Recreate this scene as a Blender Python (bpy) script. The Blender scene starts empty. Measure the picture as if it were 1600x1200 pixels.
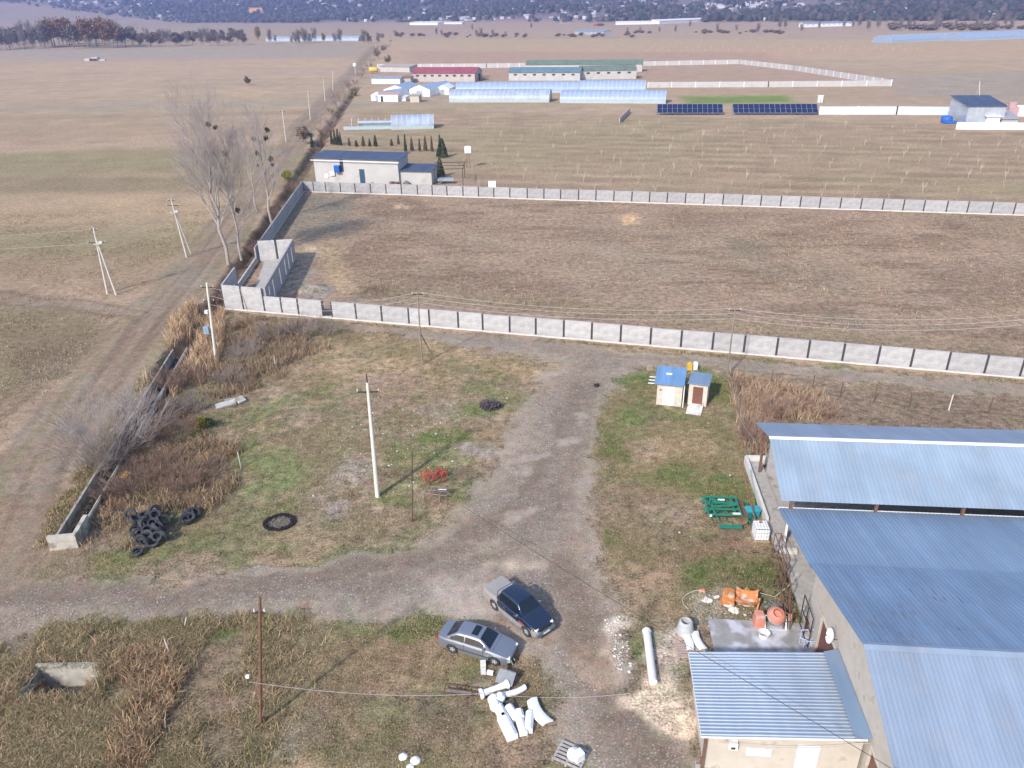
import bpy, math, random
import numpy as np
from mathutils import Vector, Matrix
R_ = random.Random(7)
rad = math.radians
# ---------------------------------------------------------------- camera, sky, sun, exposure
F_PX, Y_H, ROLL, CAM_H = 1200.0, 12.0, 0.018, 34.2      # focal length (px of a 1600 px wide frame), horizon row, roll, drone height
SUN_AZ, SUN_EL = 56.0, 37.0                             # direction shadows fall towards, sun elevation
SUN_STRENGTH, SKY_STRENGTH, EXPOSURE = 3.7, 0.15, 0.64
HAZE = 0.00025
sc = bpy.context.scene
col = sc.collection
th = math.atan((600 - Y_H) / F_PX)
_F = np.array([0, math.cos(th), -math.sin(th)]); _D0 = np.array([0, -math.sin(th), -math.cos(th)]); _R0 = np.array([1.0, 0, 0])
_R = math.cos(ROLL) * _R0 + math.sin(ROLL) * _D0; _D = -math.sin(ROLL) * _R0 + math.cos(ROLL) * _D0
cd = bpy.data.cameras.new('camera'); cam = bpy.data.objects.new('camera', cd); col.objects.link(cam)
cd.sensor_width = 36; cd.lens = F_PX / 1600 * 36; cd.clip_start = 0.5; cd.clip_end = 30000
M = Matrix.Identity(4)
for i in range(3):
    M[i][0] = _R[i]; M[i][1] = -_D[i]; M[i][2] = -_F[i]
M[2][3] = CAM_H
cam.matrix_world = M
sc.camera = cam
w = bpy.data.worlds.new('World'); sc.world = w; w.use_nodes = True
sky = w.node_tree.nodes.new('ShaderNodeTexSky'); sky.sky_type = 'NISHITA'; sky.sun_disc = False
sky.sun_elevation = rad(SUN_EL); sky.sun_rotation = rad(270 - SUN_AZ); sky.air_density = 1.3; sky.dust_density = 1.4
bg = w.node_tree.nodes['Background']; bg.inputs[1].default_value = SKY_STRENGTH
w.node_tree.links.new(sky.outputs[0], bg.inputs[0])
sl = bpy.data.lights.new('sun', 'SUN'); sl.energy = SUN_STRENGTH; sl.angle = rad(2.8); sl.color = (1.0, 0.95, 0.90)
so = bpy.data.objects.new('sun', sl); col.objects.link(so)
sd = Vector((math.cos(rad(SUN_AZ)) * math.cos(rad(SUN_EL)), math.sin(rad(SUN_AZ)) * math.cos(rad(SUN_EL)), -math.sin(rad(SUN_EL))))
so.rotation_euler = sd.to_track_quat('-Z', 'Y').to_euler(); so.location = (0, 0, 60)
sc.view_settings.view_transform = 'Standard'; sc.view_settings.look = 'None'
sc.view_settings.exposure = EXPOSURE; sc.view_settings.gamma = 1
sc.render.engine = 'CYCLES'
sc.cycles.max_bounces = 5; sc.cycles.diffuse_bounces = 2; sc.cycles.glossy_bounces = 2; sc.cycles.volume_bounces = 0
sc.cycles.transparent_max_bounces = 8

def ray(px, py):
    return _F * F_PX + _R * (px - 800) + _D * (py - 600)
def G(px, py, z=0.0):
    d = ray(px, py); t = (z - CAM_H) / d[2]
    return Vector((d[0] * t, d[1] * t, z))
def Gd(px, py, y):                                      # the point of that sight line at depth y
    d = ray(px, py); t = y / d[1]
    return Vector((d[0] * t, y, CAM_H + d[2] * t))
# ---------------------------------------------------------------- noise, terrain
def _hash(ix, iy, s):
    h = (ix.astype(np.int64) * 374761393 + iy.astype(np.int64) * 668265263 + s * 974634777) & 0x7fffffff
    h = ((h ^ (h >> 13)) * 1274126177) & 0x7fffffff
    return ((h ^ (h >> 16)) & 0xffff) / 65535.0
def vn(x, y, s=0):
    ix, iy = np.floor(x), np.floor(y); fx, fy = x - ix, y - iy
    fx = fx * fx * (3 - 2 * fx); fy = fy * fy * (3 - 2 * fy)
    a, b = _hash(ix, iy, s), _hash(ix + 1, iy, s); c, d = _hash(ix, iy + 1, s), _hash(ix + 1, iy + 1, s)
    return (a * (1 - fx) + b * fx) * (1 - fy) + (c * (1 - fx) + d * fx) * fy
def fbm(x, y, f, s=0, o=4):
    r = 0; a = 0.5; t = 0
    for i in range(o):
        r = r + a * vn(x * f + 31.7 * i, y * f - 17.3 * i, s + i); t += a; a *= 0.55; f *= 2.07
    return r / t
def sstep(a, b, x):
    t = np.clip((x - a) / (b - a), 0, 1); return t * t * (3 - 2 * t)
def pline(x, y, pts):                                   # distance to a world polyline
    d = np.full(np.shape(x), 1e9)
    for (ax, ay), (bx, by) in zip(pts[:-1], pts[1:]):
        vx, vy = bx - ax, by - ay; t = np.clip(((x - ax) * vx + (y - ay) * vy) / (vx * vx + vy * vy + 1e-9), 0, 1)
        d = np.minimum(d, np.hypot(x - ax - t * vx, y - ay - t * vy))
    return d
def psd(x, y, pts):                                     # signed distance to a polygon, positive inside
    ins = np.zeros(np.shape(x), bool); n = len(pts)
    for i in range(n):
        (ax, ay), (bx, by) = pts[i], pts[(i + 1) % n]
        if ay != by:
            ins ^= ((ay > y) != (by > y)) & (x < (bx - ax) * (y - ay) / (by - ay) + ax)
    d = pline(x, y, pts + [pts[0]])
    return np.where(ins, d, -d)
def W(pts): return [tuple(G(a, b)[:2]) for a, b in pts]
DITCH = W([(255, 585), (305, 520), (340, 475), (372, 425), (412, 362), (452, 300), (480, 255), (505, 215), (535, 170), (560, 135)])
PIT = G(98, 1066)
HEAPS = [(G(490, 452), 2.6, .75), (G(500, 388), 3.6, .5), (G(983, 341), 3.0, .55), (G(628, 322), 3.5, .25)]
def hz(x, y):
    x = np.asarray(x, float); y = np.asarray(y, float)
    z = (fbm(x, y, 0.9, 5, 3) - .5) * .09
    d = pline(x, y, DITCH) + (vn(x * .4, y * .4, 9) - .5) * .8
    z = z - 1.3 * (1 - sstep(.5, 1.9, d))
    for c, r, h in HEAPS:
        q = np.hypot(x - c[0], (y - c[1])) / r * (1 + .4 * (vn(x * .6, y * .6, 3) - .5)); z = z + h * (1 - sstep(0, 1, q))
    r = np.hypot(x, y)
    rr = y + .7 * x
    z = z + np.clip(r - 1300, 0, None) * .004
    hs = 2020 + 160 * (fbm(x, y, .0012, 44, 2) - .5)
    z = z + np.clip(rr - hs, 0, None) * .05 + np.clip(r - 2900, 0, None) * .075
    z = z + .6 * sstep(hs, hs + 900, rr) * (fbm(x, y, .0022, 71, 3) - .5) * 90
    return z
# ---------------------------------------------------------------- materials
def newmat(name):
    m = bpy.data.materials.new(name); m.use_nodes = True
    return m, m.node_tree.nodes, m.node_tree.links, m.node_tree.nodes['Principled BSDF']
def mat(name, c, rough=.8, metal=0, var=.18, scale=3, bump=.0, bscale=20, dirt=None, dscale=1.2, dth=.55, spec=.5, coat=0, alpha=1, stretch=None):
    m, N, L, b = newmat(name)
    b.inputs['Roughness'].default_value = rough; b.inputs['Metallic'].default_value = metal
    b.inputs['Specular IOR Level'].default_value = spec; b.inputs['Coat Weight'].default_value = coat
    b.inputs['Alpha'].default_value = alpha
    tc = N.new('ShaderNodeTexCoord'); src = tc.outputs['Object']
    if stretch:
        mp = N.new('ShaderNodeMapping'); mp.inputs['Scale'].default_value = stretch; L.new(src, mp.inputs[0]); src = mp.outputs[0]
    n = N.new('ShaderNodeTexNoise'); n.inputs['Scale'].default_value = scale; n.inputs['Detail'].default_value = 5; L.new(src, n.inputs['Vector'])
    r = N.new('ShaderNodeMapRange'); L.new(n.outputs[0], r.inputs[0]); r.inputs[1].default_value = .25; r.inputs[2].default_value = .75
    r.inputs[3].default_value = 1 - var; r.inputs[4].default_value = 1 + var
    mx = N.new('ShaderNodeVectorMath'); mx.operation = 'SCALE'; mx.inputs[0].default_value = c; L.new(r.outputs[0], mx.inputs['Scale'])
    out = mx.outputs[0]
    if dirt:
        n2 = N.new('ShaderNodeTexNoise'); n2.inputs['Scale'].default_value = dscale; n2.inputs['Detail'].default_value = 8; L.new(src, n2.inputs['Vector'])
        r2 = N.new('ShaderNodeMapRange'); L.new(n2.outputs[0], r2.inputs[0]); r2.inputs[1].default_value = dth; r2.inputs[2].default_value = dth + .12
        mm = N.new('ShaderNodeMix'); mm.data_type = 'RGBA'; L.new(r2.outputs[0], mm.inputs[0]); L.new(out, mm.inputs[6]); mm.inputs[7].default_value = (*dirt, 1); out = mm.outputs[2]
    L.new(out, b.inputs['Base Color'])
    if bump:
        n3 = N.new('ShaderNodeTexNoise'); n3.inputs['Scale'].default_value = bscale; n3.inputs['Detail'].default_value = 4; L.new(src, n3.inputs['Vector'])
        bp = N.new('ShaderNodeBump'); bp.inputs['Strength'].default_value = bump; bp.inputs['Distance'].default_value = .05
        L.new(n3.outputs[0], bp.inputs['Height']); L.new(bp.outputs[0], b.inputs['Normal'])
    return m
def wave_node(N, L, scale, direction='X', prof='SIN', coord='Object'):
    tc = N.new('ShaderNodeTexCoord'); wv = N.new('ShaderNodeTexWave'); wv.bands_direction = direction; wv.wave_profile = prof
    wv.inputs['Scale'].default_value = scale; L.new(tc.outputs[coord], wv.inputs['Vector']); return wv
def block_mat(name, c, c2=None, mortar=.75, bw=.4, bh=.2, var=.12):
    m, N, L, b = newmat(name); b.inputs['Roughness'].default_value = .95
    tc = N.new('ShaderNodeTexCoord'); mp = N.new('ShaderNodeMapping'); mp.inputs['Rotation'].default_value = (rad(90), 0, 0); L.new(tc.outputs['Object'], mp.inputs[0])
    # bricks run along object X and Z: swap Z into Y
    sx = N.new('ShaderNodeSeparateXYZ'); cx = N.new('ShaderNodeCombineXYZ'); L.new(tc.outputs['Object'], sx.inputs[0])
    ad = N.new('ShaderNodeMath'); ad.operation = 'ADD'; L.new(sx.outputs[0], ad.inputs[0]); L.new(sx.outputs[1], ad.inputs[1])
    L.new(ad.outputs[0], cx.inputs[0]); L.new(sx.outputs[2], cx.inputs[1])
    bk = N.new('ShaderNodeTexBrick'); L.new(cx.outputs[0], bk.inputs['Vector'])
    bk.inputs['Scale'].default_value = 1; bk.inputs['Brick Width'].default_value = bw; bk.inputs['Row Height'].default_value = bh; bk.inputs['Mortar Size'].default_value = .012
    c2 = c2 or tuple(v * .86 for v in c)
    bk.inputs['Color1'].default_value = (*c, 1); bk.inputs['Color2'].default_value = (*c2, 1); bk.inputs['Mortar'].default_value = (*[v * mortar for v in c], 1)
    n = N.new('ShaderNodeTexNoise'); n.inputs['Scale'].default_value = 1.4; n.inputs['Detail'].default_value = 7; L.new(tc.outputs['Object'], n.inputs['Vector'])
    r = N.new('ShaderNodeMapRange'); L.new(n.outputs[0], r.inputs[0]); r.inputs[1].default_value = .3; r.inputs[2].default_value = .7; r.inputs[3].default_value = 1 - var; r.inputs[4].default_value = 1 + var
    oi = N.new('ShaderNodeObjectInfo'); ro = N.new('ShaderNodeMapRange'); L.new(oi.outputs['Random'], ro.inputs[0]); ro.inputs[3].default_value = .90; ro.inputs[4].default_value = 1.05
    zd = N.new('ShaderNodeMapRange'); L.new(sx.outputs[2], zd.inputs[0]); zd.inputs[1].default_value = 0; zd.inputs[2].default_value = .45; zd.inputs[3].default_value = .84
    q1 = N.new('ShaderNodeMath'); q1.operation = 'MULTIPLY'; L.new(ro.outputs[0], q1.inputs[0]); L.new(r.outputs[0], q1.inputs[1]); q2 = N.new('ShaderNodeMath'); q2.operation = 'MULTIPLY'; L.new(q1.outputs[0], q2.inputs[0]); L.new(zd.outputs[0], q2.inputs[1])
    mx = N.new('ShaderNodeVectorMath'); mx.operation = 'SCALE'; L.new(bk.outputs[0], mx.inputs[0]); L.new(q2.outputs[0], mx.inputs['Scale']); L.new(mx.outputs[0], b.inputs['Base Color'])
    bp = N.new('ShaderNodeBump'); bp.inputs['Strength'].default_value = .5; bp.inputs['Distance'].default_value = .03; L.new(bk.outputs['Fac'], bp.inputs['Height']); bp.invert = True
    L.new(bp.outputs[0], b.inputs['Normal'])
    return m
def sheet_mat(name, c, rough=.38, metal=.35, rib=.0, rust=0, var=.1, streak=.18, pitch=None, spec=.5):
    """painted or zinc sheet: slow tone drift, streaks down the slope (object Y), seams between sheets, optional rust flecks"""
    m, N, L, b = newmat(name); b.inputs['Roughness'].default_value = rough; b.inputs['Metallic'].default_value = metal; b.inputs['Specular IOR Level'].default_value = spec
    tc = N.new('ShaderNodeTexCoord')
    mp = N.new('ShaderNodeMapping'); mp.inputs['Scale'].default_value = (2.2, .12, 1); L.new(tc.outputs['Object'], mp.inputs[0])
    n = N.new('ShaderNodeTexNoise'); n.inputs['Scale'].default_value = 1; n.inputs['Detail'].default_value = 6; L.new(mp.outputs[0], n.inputs['Vector'])
    n2 = N.new('ShaderNodeTexNoise'); n2.inputs['Scale'].default_value = .25; n2.inputs['Detail'].default_value = 3; L.new(tc.outputs['Object'], n2.inputs['Vector'])
    r = N.new('ShaderNodeMapRange'); L.new(n.outputs[0], r.inputs[0]); r.inputs[1].default_value = .3; r.inputs[2].default_value = .7; r.inputs[3].default_value = 1 - streak; r.inputs[4].default_value = 1 + streak
    r2 = N.new('ShaderNodeMapRange'); L.new(n2.outputs[0], r2.inputs[0]); r2.inputs[1].default_value = .3; r2.inputs[2].default_value = .7; r2.inputs[3].default_value = 1 - var; r2.inputs[4].default_value = 1 + var
    mu = N.new('ShaderNodeMath'); mu.operation = 'MULTIPLY'; L.new(r.outputs[0], mu.inputs[0]); L.new(r2.outputs[0], mu.inputs[1])
    sp = N.new('ShaderNodeSeparateXYZ'); L.new(tc.outputs['Object'], sp.inputs[0]); dv = N.new('ShaderNodeMath'); dv.operation = 'DIVIDE'; L.new(sp.outputs[0], dv.inputs[0]); dv.inputs[1].default_value = 1.12; fl = N.new('ShaderNodeMath'); fl.operation = 'FLOOR'; L.new(dv.outputs[0], fl.inputs[0]); wn = N.new('ShaderNodeTexWhiteNoise'); wn.noise_dimensions = '1D'; L.new(fl.outputs[0], wn.inputs['W'])
    r4 = N.new('ShaderNodeMapRange'); L.new(wn.outputs['Value'], r4.inputs[0]); r4.inputs[3].default_value = .94; r4.inputs[4].default_value = 1.05; m4 = N.new('ShaderNodeMath'); m4.operation = 'MULTIPLY'; L.new(mu.outputs[0], m4.inputs[0]); L.new(r4.outputs[0], m4.inputs[1])
    mx = N.new('ShaderNodeVectorMath'); mx.operation = 'SCALE'; mx.inputs[0].default_value = c; L.new(m4.outputs[0], mx.inputs['Scale'])
    out = mx.outputs[0]
    nd = N.new('ShaderNodeTexNoise'); nd.inputs['Scale'].default_value = .7; nd.inputs['Detail'].default_value = 9; nd.inputs['Roughness'].default_value = .7; L.new(tc.outputs['Object'], nd.inputs['Vector']); rd_ = N.new('ShaderNodeMapRange'); L.new(nd.outputs[0], rd_.inputs[0]); rd_.inputs[1].default_value = .5; rd_.inputs[2].default_value = .75; rd_.inputs[4].default_value = .5; md = N.new('ShaderNodeMix'); md.data_type = 'RGBA'; L.new(rd_.outputs[0], md.inputs[0]); L.new(out, md.inputs[6]); md.inputs[7].default_value = (c[0] * 1.15 + .03, c[1] * .95 + .01, c[2] * .8, 1); out = md.outputs[2]
    if rust:
        mp3 = N.new('ShaderNodeMapping'); mp3.inputs['Scale'].default_value = (9, .9, 1); L.new(tc.outputs['Object'], mp3.inputs[0])
        n3 = N.new('ShaderNodeTexNoise'); n3.inputs['Scale'].default_value = 1.1; n3.inputs['Detail'].default_value = 3; L.new(mp3.outputs[0], n3.inputs['Vector'])
        n4 = N.new('ShaderNodeTexNoise'); n4.inputs['Scale'].default_value = .16; n4.inputs['Detail'].default_value = 1; L.new(tc.outputs['Object'], n4.inputs['Vector'])
        aa = N.new('ShaderNodeMath'); aa.operation = 'MULTIPLY_ADD'; L.new(n4.outputs[0], aa.inputs[0]); aa.inputs[1].default_value = .55; L.new(n3.outputs[0], aa.inputs[2])
        r3 = N.new('ShaderNodeMapRange'); L.new(aa.outputs[0], r3.inputs[0]); r3.inputs[1].default_value = rust; r3.inputs[2].default_value = rust + .05; r3.inputs[4].default_value = .75
        mm = N.new('ShaderNodeMix'); mm.data_type = 'RGBA'; L.new(r3.outputs[0], mm.inputs[0]); L.new(out, mm.inputs[6]); mm.inputs[7].default_value = (.15, .075, .06, 1); out = mm.outputs[2]
    L.new(out, b.inputs['Base Color'])
    return m
def attr_mat(name, rough=.95, gain=1.0, noise=None):
    m, N, L, b = newmat(name); b.inputs['Roughness'].default_value = rough; b.inputs['Specular IOR Level'].default_value = .15
    a = N.new('ShaderNodeAttribute'); a.attribute_name = 'col'; L.new(a.outputs['Color'], b.inputs['Base Color'])
    return m
def ground_mat(name, stones=0.0, grain=.35, bump=.5, furrow=0):
    m, N, L, b = newmat(name); b.inputs['Roughness'].default_value = 1.0; b.inputs['Specular IOR Level'].default_value = .08
    a = N.new('ShaderNodeAttribute'); a.attribute_name = 'col'
    ge = N.new('ShaderNodeNewGeometry'); pos = ge.outputs['Position']
    def noise(sc_, det, ro=.6, vec=pos):
        n = N.new('ShaderNodeTexNoise'); n.inputs['Scale'].default_value = sc_; n.inputs['Detail'].default_value = det; n.inputs['Roughness'].default_value = ro; L.new(vec, n.inputs['Vector']); return n
    n1 = noise(1.3, 10, .78); n2 = noise(7.5, 5, .75)
    ad = N.new('ShaderNodeMath'); ad.operation = 'ADD'; L.new(n1.outputs[0], ad.inputs[0]); L.new(n2.outputs[0], ad.inputs[1])
    r = N.new('ShaderNodeMapRange'); L.new(ad.outputs[0], r.inputs[0]); r.inputs[1].default_value = .86; r.inputs[2].default_value = 1.14; r.inputs[3].default_value = 1 - grain; r.inputs[4].default_value = 1 + grain; r.clamp = False
    n5 = noise(.11, 6, .65); r5 = N.new('ShaderNodeMapRange'); L.new(n5.outputs[0], r5.inputs[0]); r5.inputs[1].default_value = .3; r5.inputs[2].default_value = .7; r5.inputs[3].default_value = .86; r5.inputs[4].default_value = 1.14
    mu = N.new('ShaderNodeMath'); mu.operation = 'MULTIPLY'; L.new(r.outputs[0], mu.inputs[0]); L.new(r5.outputs[0], mu.inputs[1])
    mx = N.new('ShaderNodeVectorMath'); mx.operation = 'SCALE'; L.new(a.outputs['Color'], mx.inputs[0]); L.new(mu.outputs[0], mx.inputs['Scale']); out = mx.outputs[0]
    # warm / cool hue drift
    n6 = noise(.8, 5, .7); hs = N.new('ShaderNodeMix'); hs.data_type = 'RGBA'; hs.blend_type = 'MULTIPLY'; hs.inputs[0].default_value = 1
    cr = N.new('ShaderNodeValToRGB'); cr.color_ramp.elements[0].position = .35; cr.color_ramp.elements[0].color = (.93, 1.0, .90, 1); cr.color_ramp.elements[1].position = .65; cr.color_ramp.elements[1].color = (1.09, .99, .98, 1)
    L.new(n6.outputs[0], cr.inputs[0]); L.new(out, hs.inputs[6]); L.new(cr.outputs[0], hs.inputs[7]); out = hs.outputs[2]
    if stones:
        for sc_, th_, cc in ((5.2, .20, (.40, .37, .345)), (10.0, .30, (.33, .30, .275))):
            v = N.new('ShaderNodeTexVoronoi'); v.inputs['Scale'].default_value = sc_; L.new(pos, v.inputs['Vector'])
            sp = N.new('ShaderNodeSeparateColor'); L.new(v.outputs['Color'], sp.inputs[0])
            ma = N.new('ShaderNodeMath'); ma.operation = 'MULTIPLY_ADD'; L.new(sp.outputs[0], ma.inputs[0]); ma.inputs[1].default_value = -.46; ma.inputs[2].default_value = th_ * stones
            nn = noise(.35, 3); mb = N.new('ShaderNodeMath'); mb.operation = 'MULTIPLY_ADD'; L.new(nn.outputs[0], mb.inputs[0]); mb.inputs[1].default_value = .35; L.new(ma.outputs[0], mb.inputs[2])
            lt = N.new('ShaderNodeMath'); lt.operation = 'LESS_THAN'; L.new(v.outputs['Distance'], lt.inputs[0]); L.new(mb.outputs[0], lt.inputs[1])
            at = N.new('ShaderNodeAttribute'); at.attribute_name = 'stone'; m2 = N.new('ShaderNodeMath'); m2.operation = 'MULTIPLY'; L.new(lt.outputs[0], m2.inputs[0]); L.new(at.outputs['Fac'], m2.inputs[1])
            mm = N.new('ShaderNodeMix'); mm.data_type = 'RGBA'; L.new(m2.outputs[0], mm.inputs[0]); L.new(out, mm.inputs[6]); mm.inputs[7].default_value = (*cc, 1); out = mm.outputs[2]
    L.new(out, b.inputs['Base Color'])
    bp = N.new('ShaderNodeBump'); bp.inputs['Strength'].default_value = bump; bp.inputs['Distance'].default_value = .12; L.new(ad.outputs[0], bp.inputs['Height']); L.new(bp.outputs[0], b.inputs['Normal'])
    return m
# ---------------------------------------------------------------- object helpers
def tag(o, label=None, cat=None, group=None, kind=None):
    if label: o['label'] = label
    if cat: o['category'] = cat
    if group: o['group'] = group
    if kind: o['kind'] = kind
    return o
def thing(name, label, cat, loc=(0, 0, 0), rz=0, group=None):
    o = bpy.data.objects.new(name, None); o.empty_display_size = .3; col.objects.link(o); o.location = loc; o.rotation_euler = (0, 0, rz)
    return tag(o, label, cat, group)
def dup(root, loc, rz, label=None, group=None, sc_=None):
    r = root.copy(); col.objects.link(r); r.location = loc; r.rotation_euler = (0, 0, rz)
    if sc_ is not None: r.scale = (sc_, sc_, sc_) if not hasattr(sc_, '__len__') else sc_
    if label: r['label'] = label
    if group: r['group'] = group
    for ch in list(root.children):
        c = ch.copy(); col.objects.link(c); c.parent = r
        for g in list(ch.children):
            d = g.copy(); col.objects.link(d); d.parent = c
    return r
class MB:
    def __init__(s): s.v = []; s.f = []; s.m = []; s.mi = 0
    def add(s, vs, fs):
        o = len(s.v); s.v += [tuple(q) for q in vs]; s.f += [tuple(i + o for i in q) for q in fs]; s.m += [s.mi] * len(fs); return s
    def box(s, c, d, rz=0, rx=0, ry=0, tp=1.0):
        hx, hy, h = d[0] / 2, d[1] / 2, d[2] / 2
        vs = [Vector((x * hx * (tp if z > 0 else 1), y * hy * (tp if z > 0 else 1), z * h)) for z in (-1, 1) for x, y in ((-1, -1), (1, -1), (1, 1), (-1, 1))]
        m = Matrix.Rotation(rz, 3, 'Z') @ Matrix.Rotation(ry, 3, 'Y') @ Matrix.Rotation(rx, 3, 'X')
        return s.add([m @ v + Vector(c) for v in vs], [(0, 3, 2, 1), (4, 5, 6, 7), (0, 1, 5, 4), (1, 2, 6, 5), (2, 3, 7, 6), (3, 0, 4, 7)])
    def tube(s, pts, r, n=6, cap=True, r1=None):
        pts = [Vector(p) for p in pts]; k = len(pts); rr = r if hasattr(r, '__len__') else [r + ((r1 if r1 is not None else r) - r) * i / max(1, k - 1) for i in range(k)]
        vs = []; 
        for i, p in enumerate(pts):
            t = (pts[min(i + 1, k - 1)] - pts[max(i - 1, 0)])
            if t.length < 1e-9: t = Vector((0, 0, 1))
            t.normalize(); u = t.orthogonal().normalized() if i == 0 else (u - t * u.dot(t)).normalized()
            b = t.cross(u)
            vs += [p + (u * math.cos(2 * math.pi * j / n) + b * math.sin(2 * math.pi * j / n)) * rr[i] for j in range(n)]
        fs = [(i * n + j, i * n + (j + 1) % n, (i + 1) * n + (j + 1) % n, (i + 1) * n + j) for i in range(k - 1) for j in range(n)]
        if cap: fs += [tuple(range(n))[::-1], tuple((k - 1) * n + j for j in range(n))]
        return s.add(vs, fs)
    def bar(s, a, b, w_, h_=None):
        a, b = Vector(a), Vector(b); t = (b - a); l = t.length; t.normalize(); h_ = h_ or w_
        u = Vector((0, 0, 1)).cross(t); u = u.normalized() if u.length > 1e-4 else Vector((1, 0, 0)); n_ = t.cross(u)
        vs = [p + u * (w_ / 2 * x) + n_ * (h_ / 2 * y) for p in (a, b) for x, y in ((-1, -1), (1, -1), (1, 1), (-1, 1))]
        return s.add(vs, [(0, 3, 2, 1), (4, 5, 6, 7), (0, 1, 5, 4), (1, 2, 6, 5), (2, 3, 7, 6), (3, 0, 4, 7)])
    def lathe(s, prof, n=20, c=(0, 0, 0), mtx=None, closed=False):
        vs = []; k = len(prof)
        for r, z in prof:
            vs += [Vector((r * math.cos(2 * math.pi * j / n), r * math.sin(2 * math.pi * j / n), z)) for j in range(n)]
        if mtx: vs = [mtx @ v for v in vs]
        vs = [v + Vector(c) for v in vs]
        fs = [(i * n + j, i * n + (j + 1) % n, ((i + 1) % k) * n + (j + 1) % n, ((i + 1) % k) * n + j) for i in range(k if closed else k - 1) for j in range(n)]
        if not closed: fs += [tuple(range(n))[::-1], tuple((k - 1) * n + j for j in range(n))]
        return s.add(vs, fs)
    def prism(s, poly, y0, y1, axis='y'):                # poly of (a, z) extruded along y (or x)
        n = len(poly)
        P = (lambda a, z, t: (a, t, z)) if axis == 'y' else ((lambda a, z, t: (t, a, z)) if axis == 'x' else (lambda a, z, t: (a, z, t)))
        vs = [P(a, z, y0) for a, z in poly] + [P(a, z, y1) for a, z in poly]
        return s.add(vs, [tuple(range(n)), tuple(range(2 * n - 1, n - 1, -1))] + [(i, n + i, n + (i + 1) % n, (i + 1) % n) for i in range(n)])
    def grid(s, fn, nu, nv, thick=0):
        vs = [fn(i / nu, j / nv) for i in range(nu + 1) for j in range(nv + 1)]
        q = [(i * (nv + 1) + j, (i + 1) * (nv + 1) + j, (i + 1) * (nv + 1) + j + 1, i * (nv + 1) + j + 1) for i in range(nu) for j in range(nv)]
        s.add(vs, q)
        if thick: 
            s.add([Vector(v) - Vector((0, 0, thick)) for v in vs], [x[::-1] for x in q])
            nn = len(vs); o = len(s.v) - 2 * nn
            ed = [(i * (nv + 1), (i + 1) * (nv + 1)) for i in range(nu)] + [((i + 1) * (nv + 1) + nv, i * (nv + 1) + nv) for i in range(nu)] + [(j + 1, j) for j in range(nv)] + [(nu * (nv + 1) + j, nu * (nv + 1) + j + 1) for j in range(nv)]
            for a, b in ed: s.f.append((o + b, o + a, o + a + nn, o + b + nn)); s.m.append(s.mi)
        return s
    def build(s, name, m, parent=None, smooth=None, bevel=0, loc=None, label=None):
        me = bpy.data.meshes.new(name); me.from_pydata([tuple(v) for v in s.v], [], s.f)
        for q in (m if isinstance(m, (list, tuple)) else [m]): me.materials.append(q)
        if len(me.materials) > 1: me.polygons.foreach_set('material_index', s.m)
        me.update()
        if smooth:
            me.polygons.foreach_set('use_smooth', [True] * len(me.polygons)); me.set_sharp_from_angle(angle=rad(smooth))
        o = bpy.data.objects.new(name, me); col.objects.link(o)
        if bevel:
            bv = o.modifiers.new('bevel', 'BEVEL'); bv.width = bevel; bv.segments = 2; bv.limit_method = 'ANGLE'; bv.harden_normals = False
        if parent is not None: o.parent = parent
        if loc is not None: o.location = loc
        if label: o['label'] = label
        return o
def solo(mb, name, m, label, cat, loc=(0, 0, 0), rz=0, group=None, kind=None, **k):
    o = mb.build(name, m, None, **k); o.location = loc; o.rotation_euler = (0, 0, rz)
    return tag(o, label, cat, group, kind)
def npmesh(name, V, Fc, m, colr=None, extra=None, smooth=False):
    """V (n,3), Fc (k,3|4) numpy -> object; colr (n,3) point colours; extra {name: (n,)}"""
    me = bpy.data.meshes.new(name); n = len(V); k, q = Fc.shape
    me.vertices.add(n); me.vertices.foreach_set('co', np.ascontiguousarray(V, dtype=np.float32).ravel())
    me.loops.add(k * q); me.loops.foreach_set('vertex_index', np.ascontiguousarray(Fc, dtype=np.int32).ravel())
    me.polygons.add(k); me.polygons.foreach_set('loop_start', np.arange(0, k * q, q, dtype=np.int32))
    me.update(calc_edges=True)
    if smooth: me.polygons.foreach_set('use_smooth', np.ones(k, dtype=bool))
    if colr is not None:
        at = me.color_attributes.new('col', 'FLOAT_COLOR', 'POINT')
        at.data.foreach_set('color', np.ascontiguousarray(np.concatenate([colr, np.ones((n, 1))], 1), dtype=np.float32).ravel())
    for a, b in (extra or {}).items():
        at = me.attributes.new(a, 'FLOAT', 'POINT'); at.data.foreach_set('value', np.ascontiguousarray(b, dtype=np.float32))
    me.materials.append(m)
    o = bpy.data.objects.new(name, me); col.objects.link(o); return o
def soft(c, k=.28, g=1.0):                              # dusty, slightly pink autumn tones
    c = np.asarray(c, float); l = c @ np.array([.35, .5, .15]); return (c * (1 - k) + l[..., None] * np.array([1.16, .975, .84]) * k) * g
def mix(a, b, t): 
    t = np.asarray(t)[..., None]; return a * (1 - t) + np.asarray(b, float) * t
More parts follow.
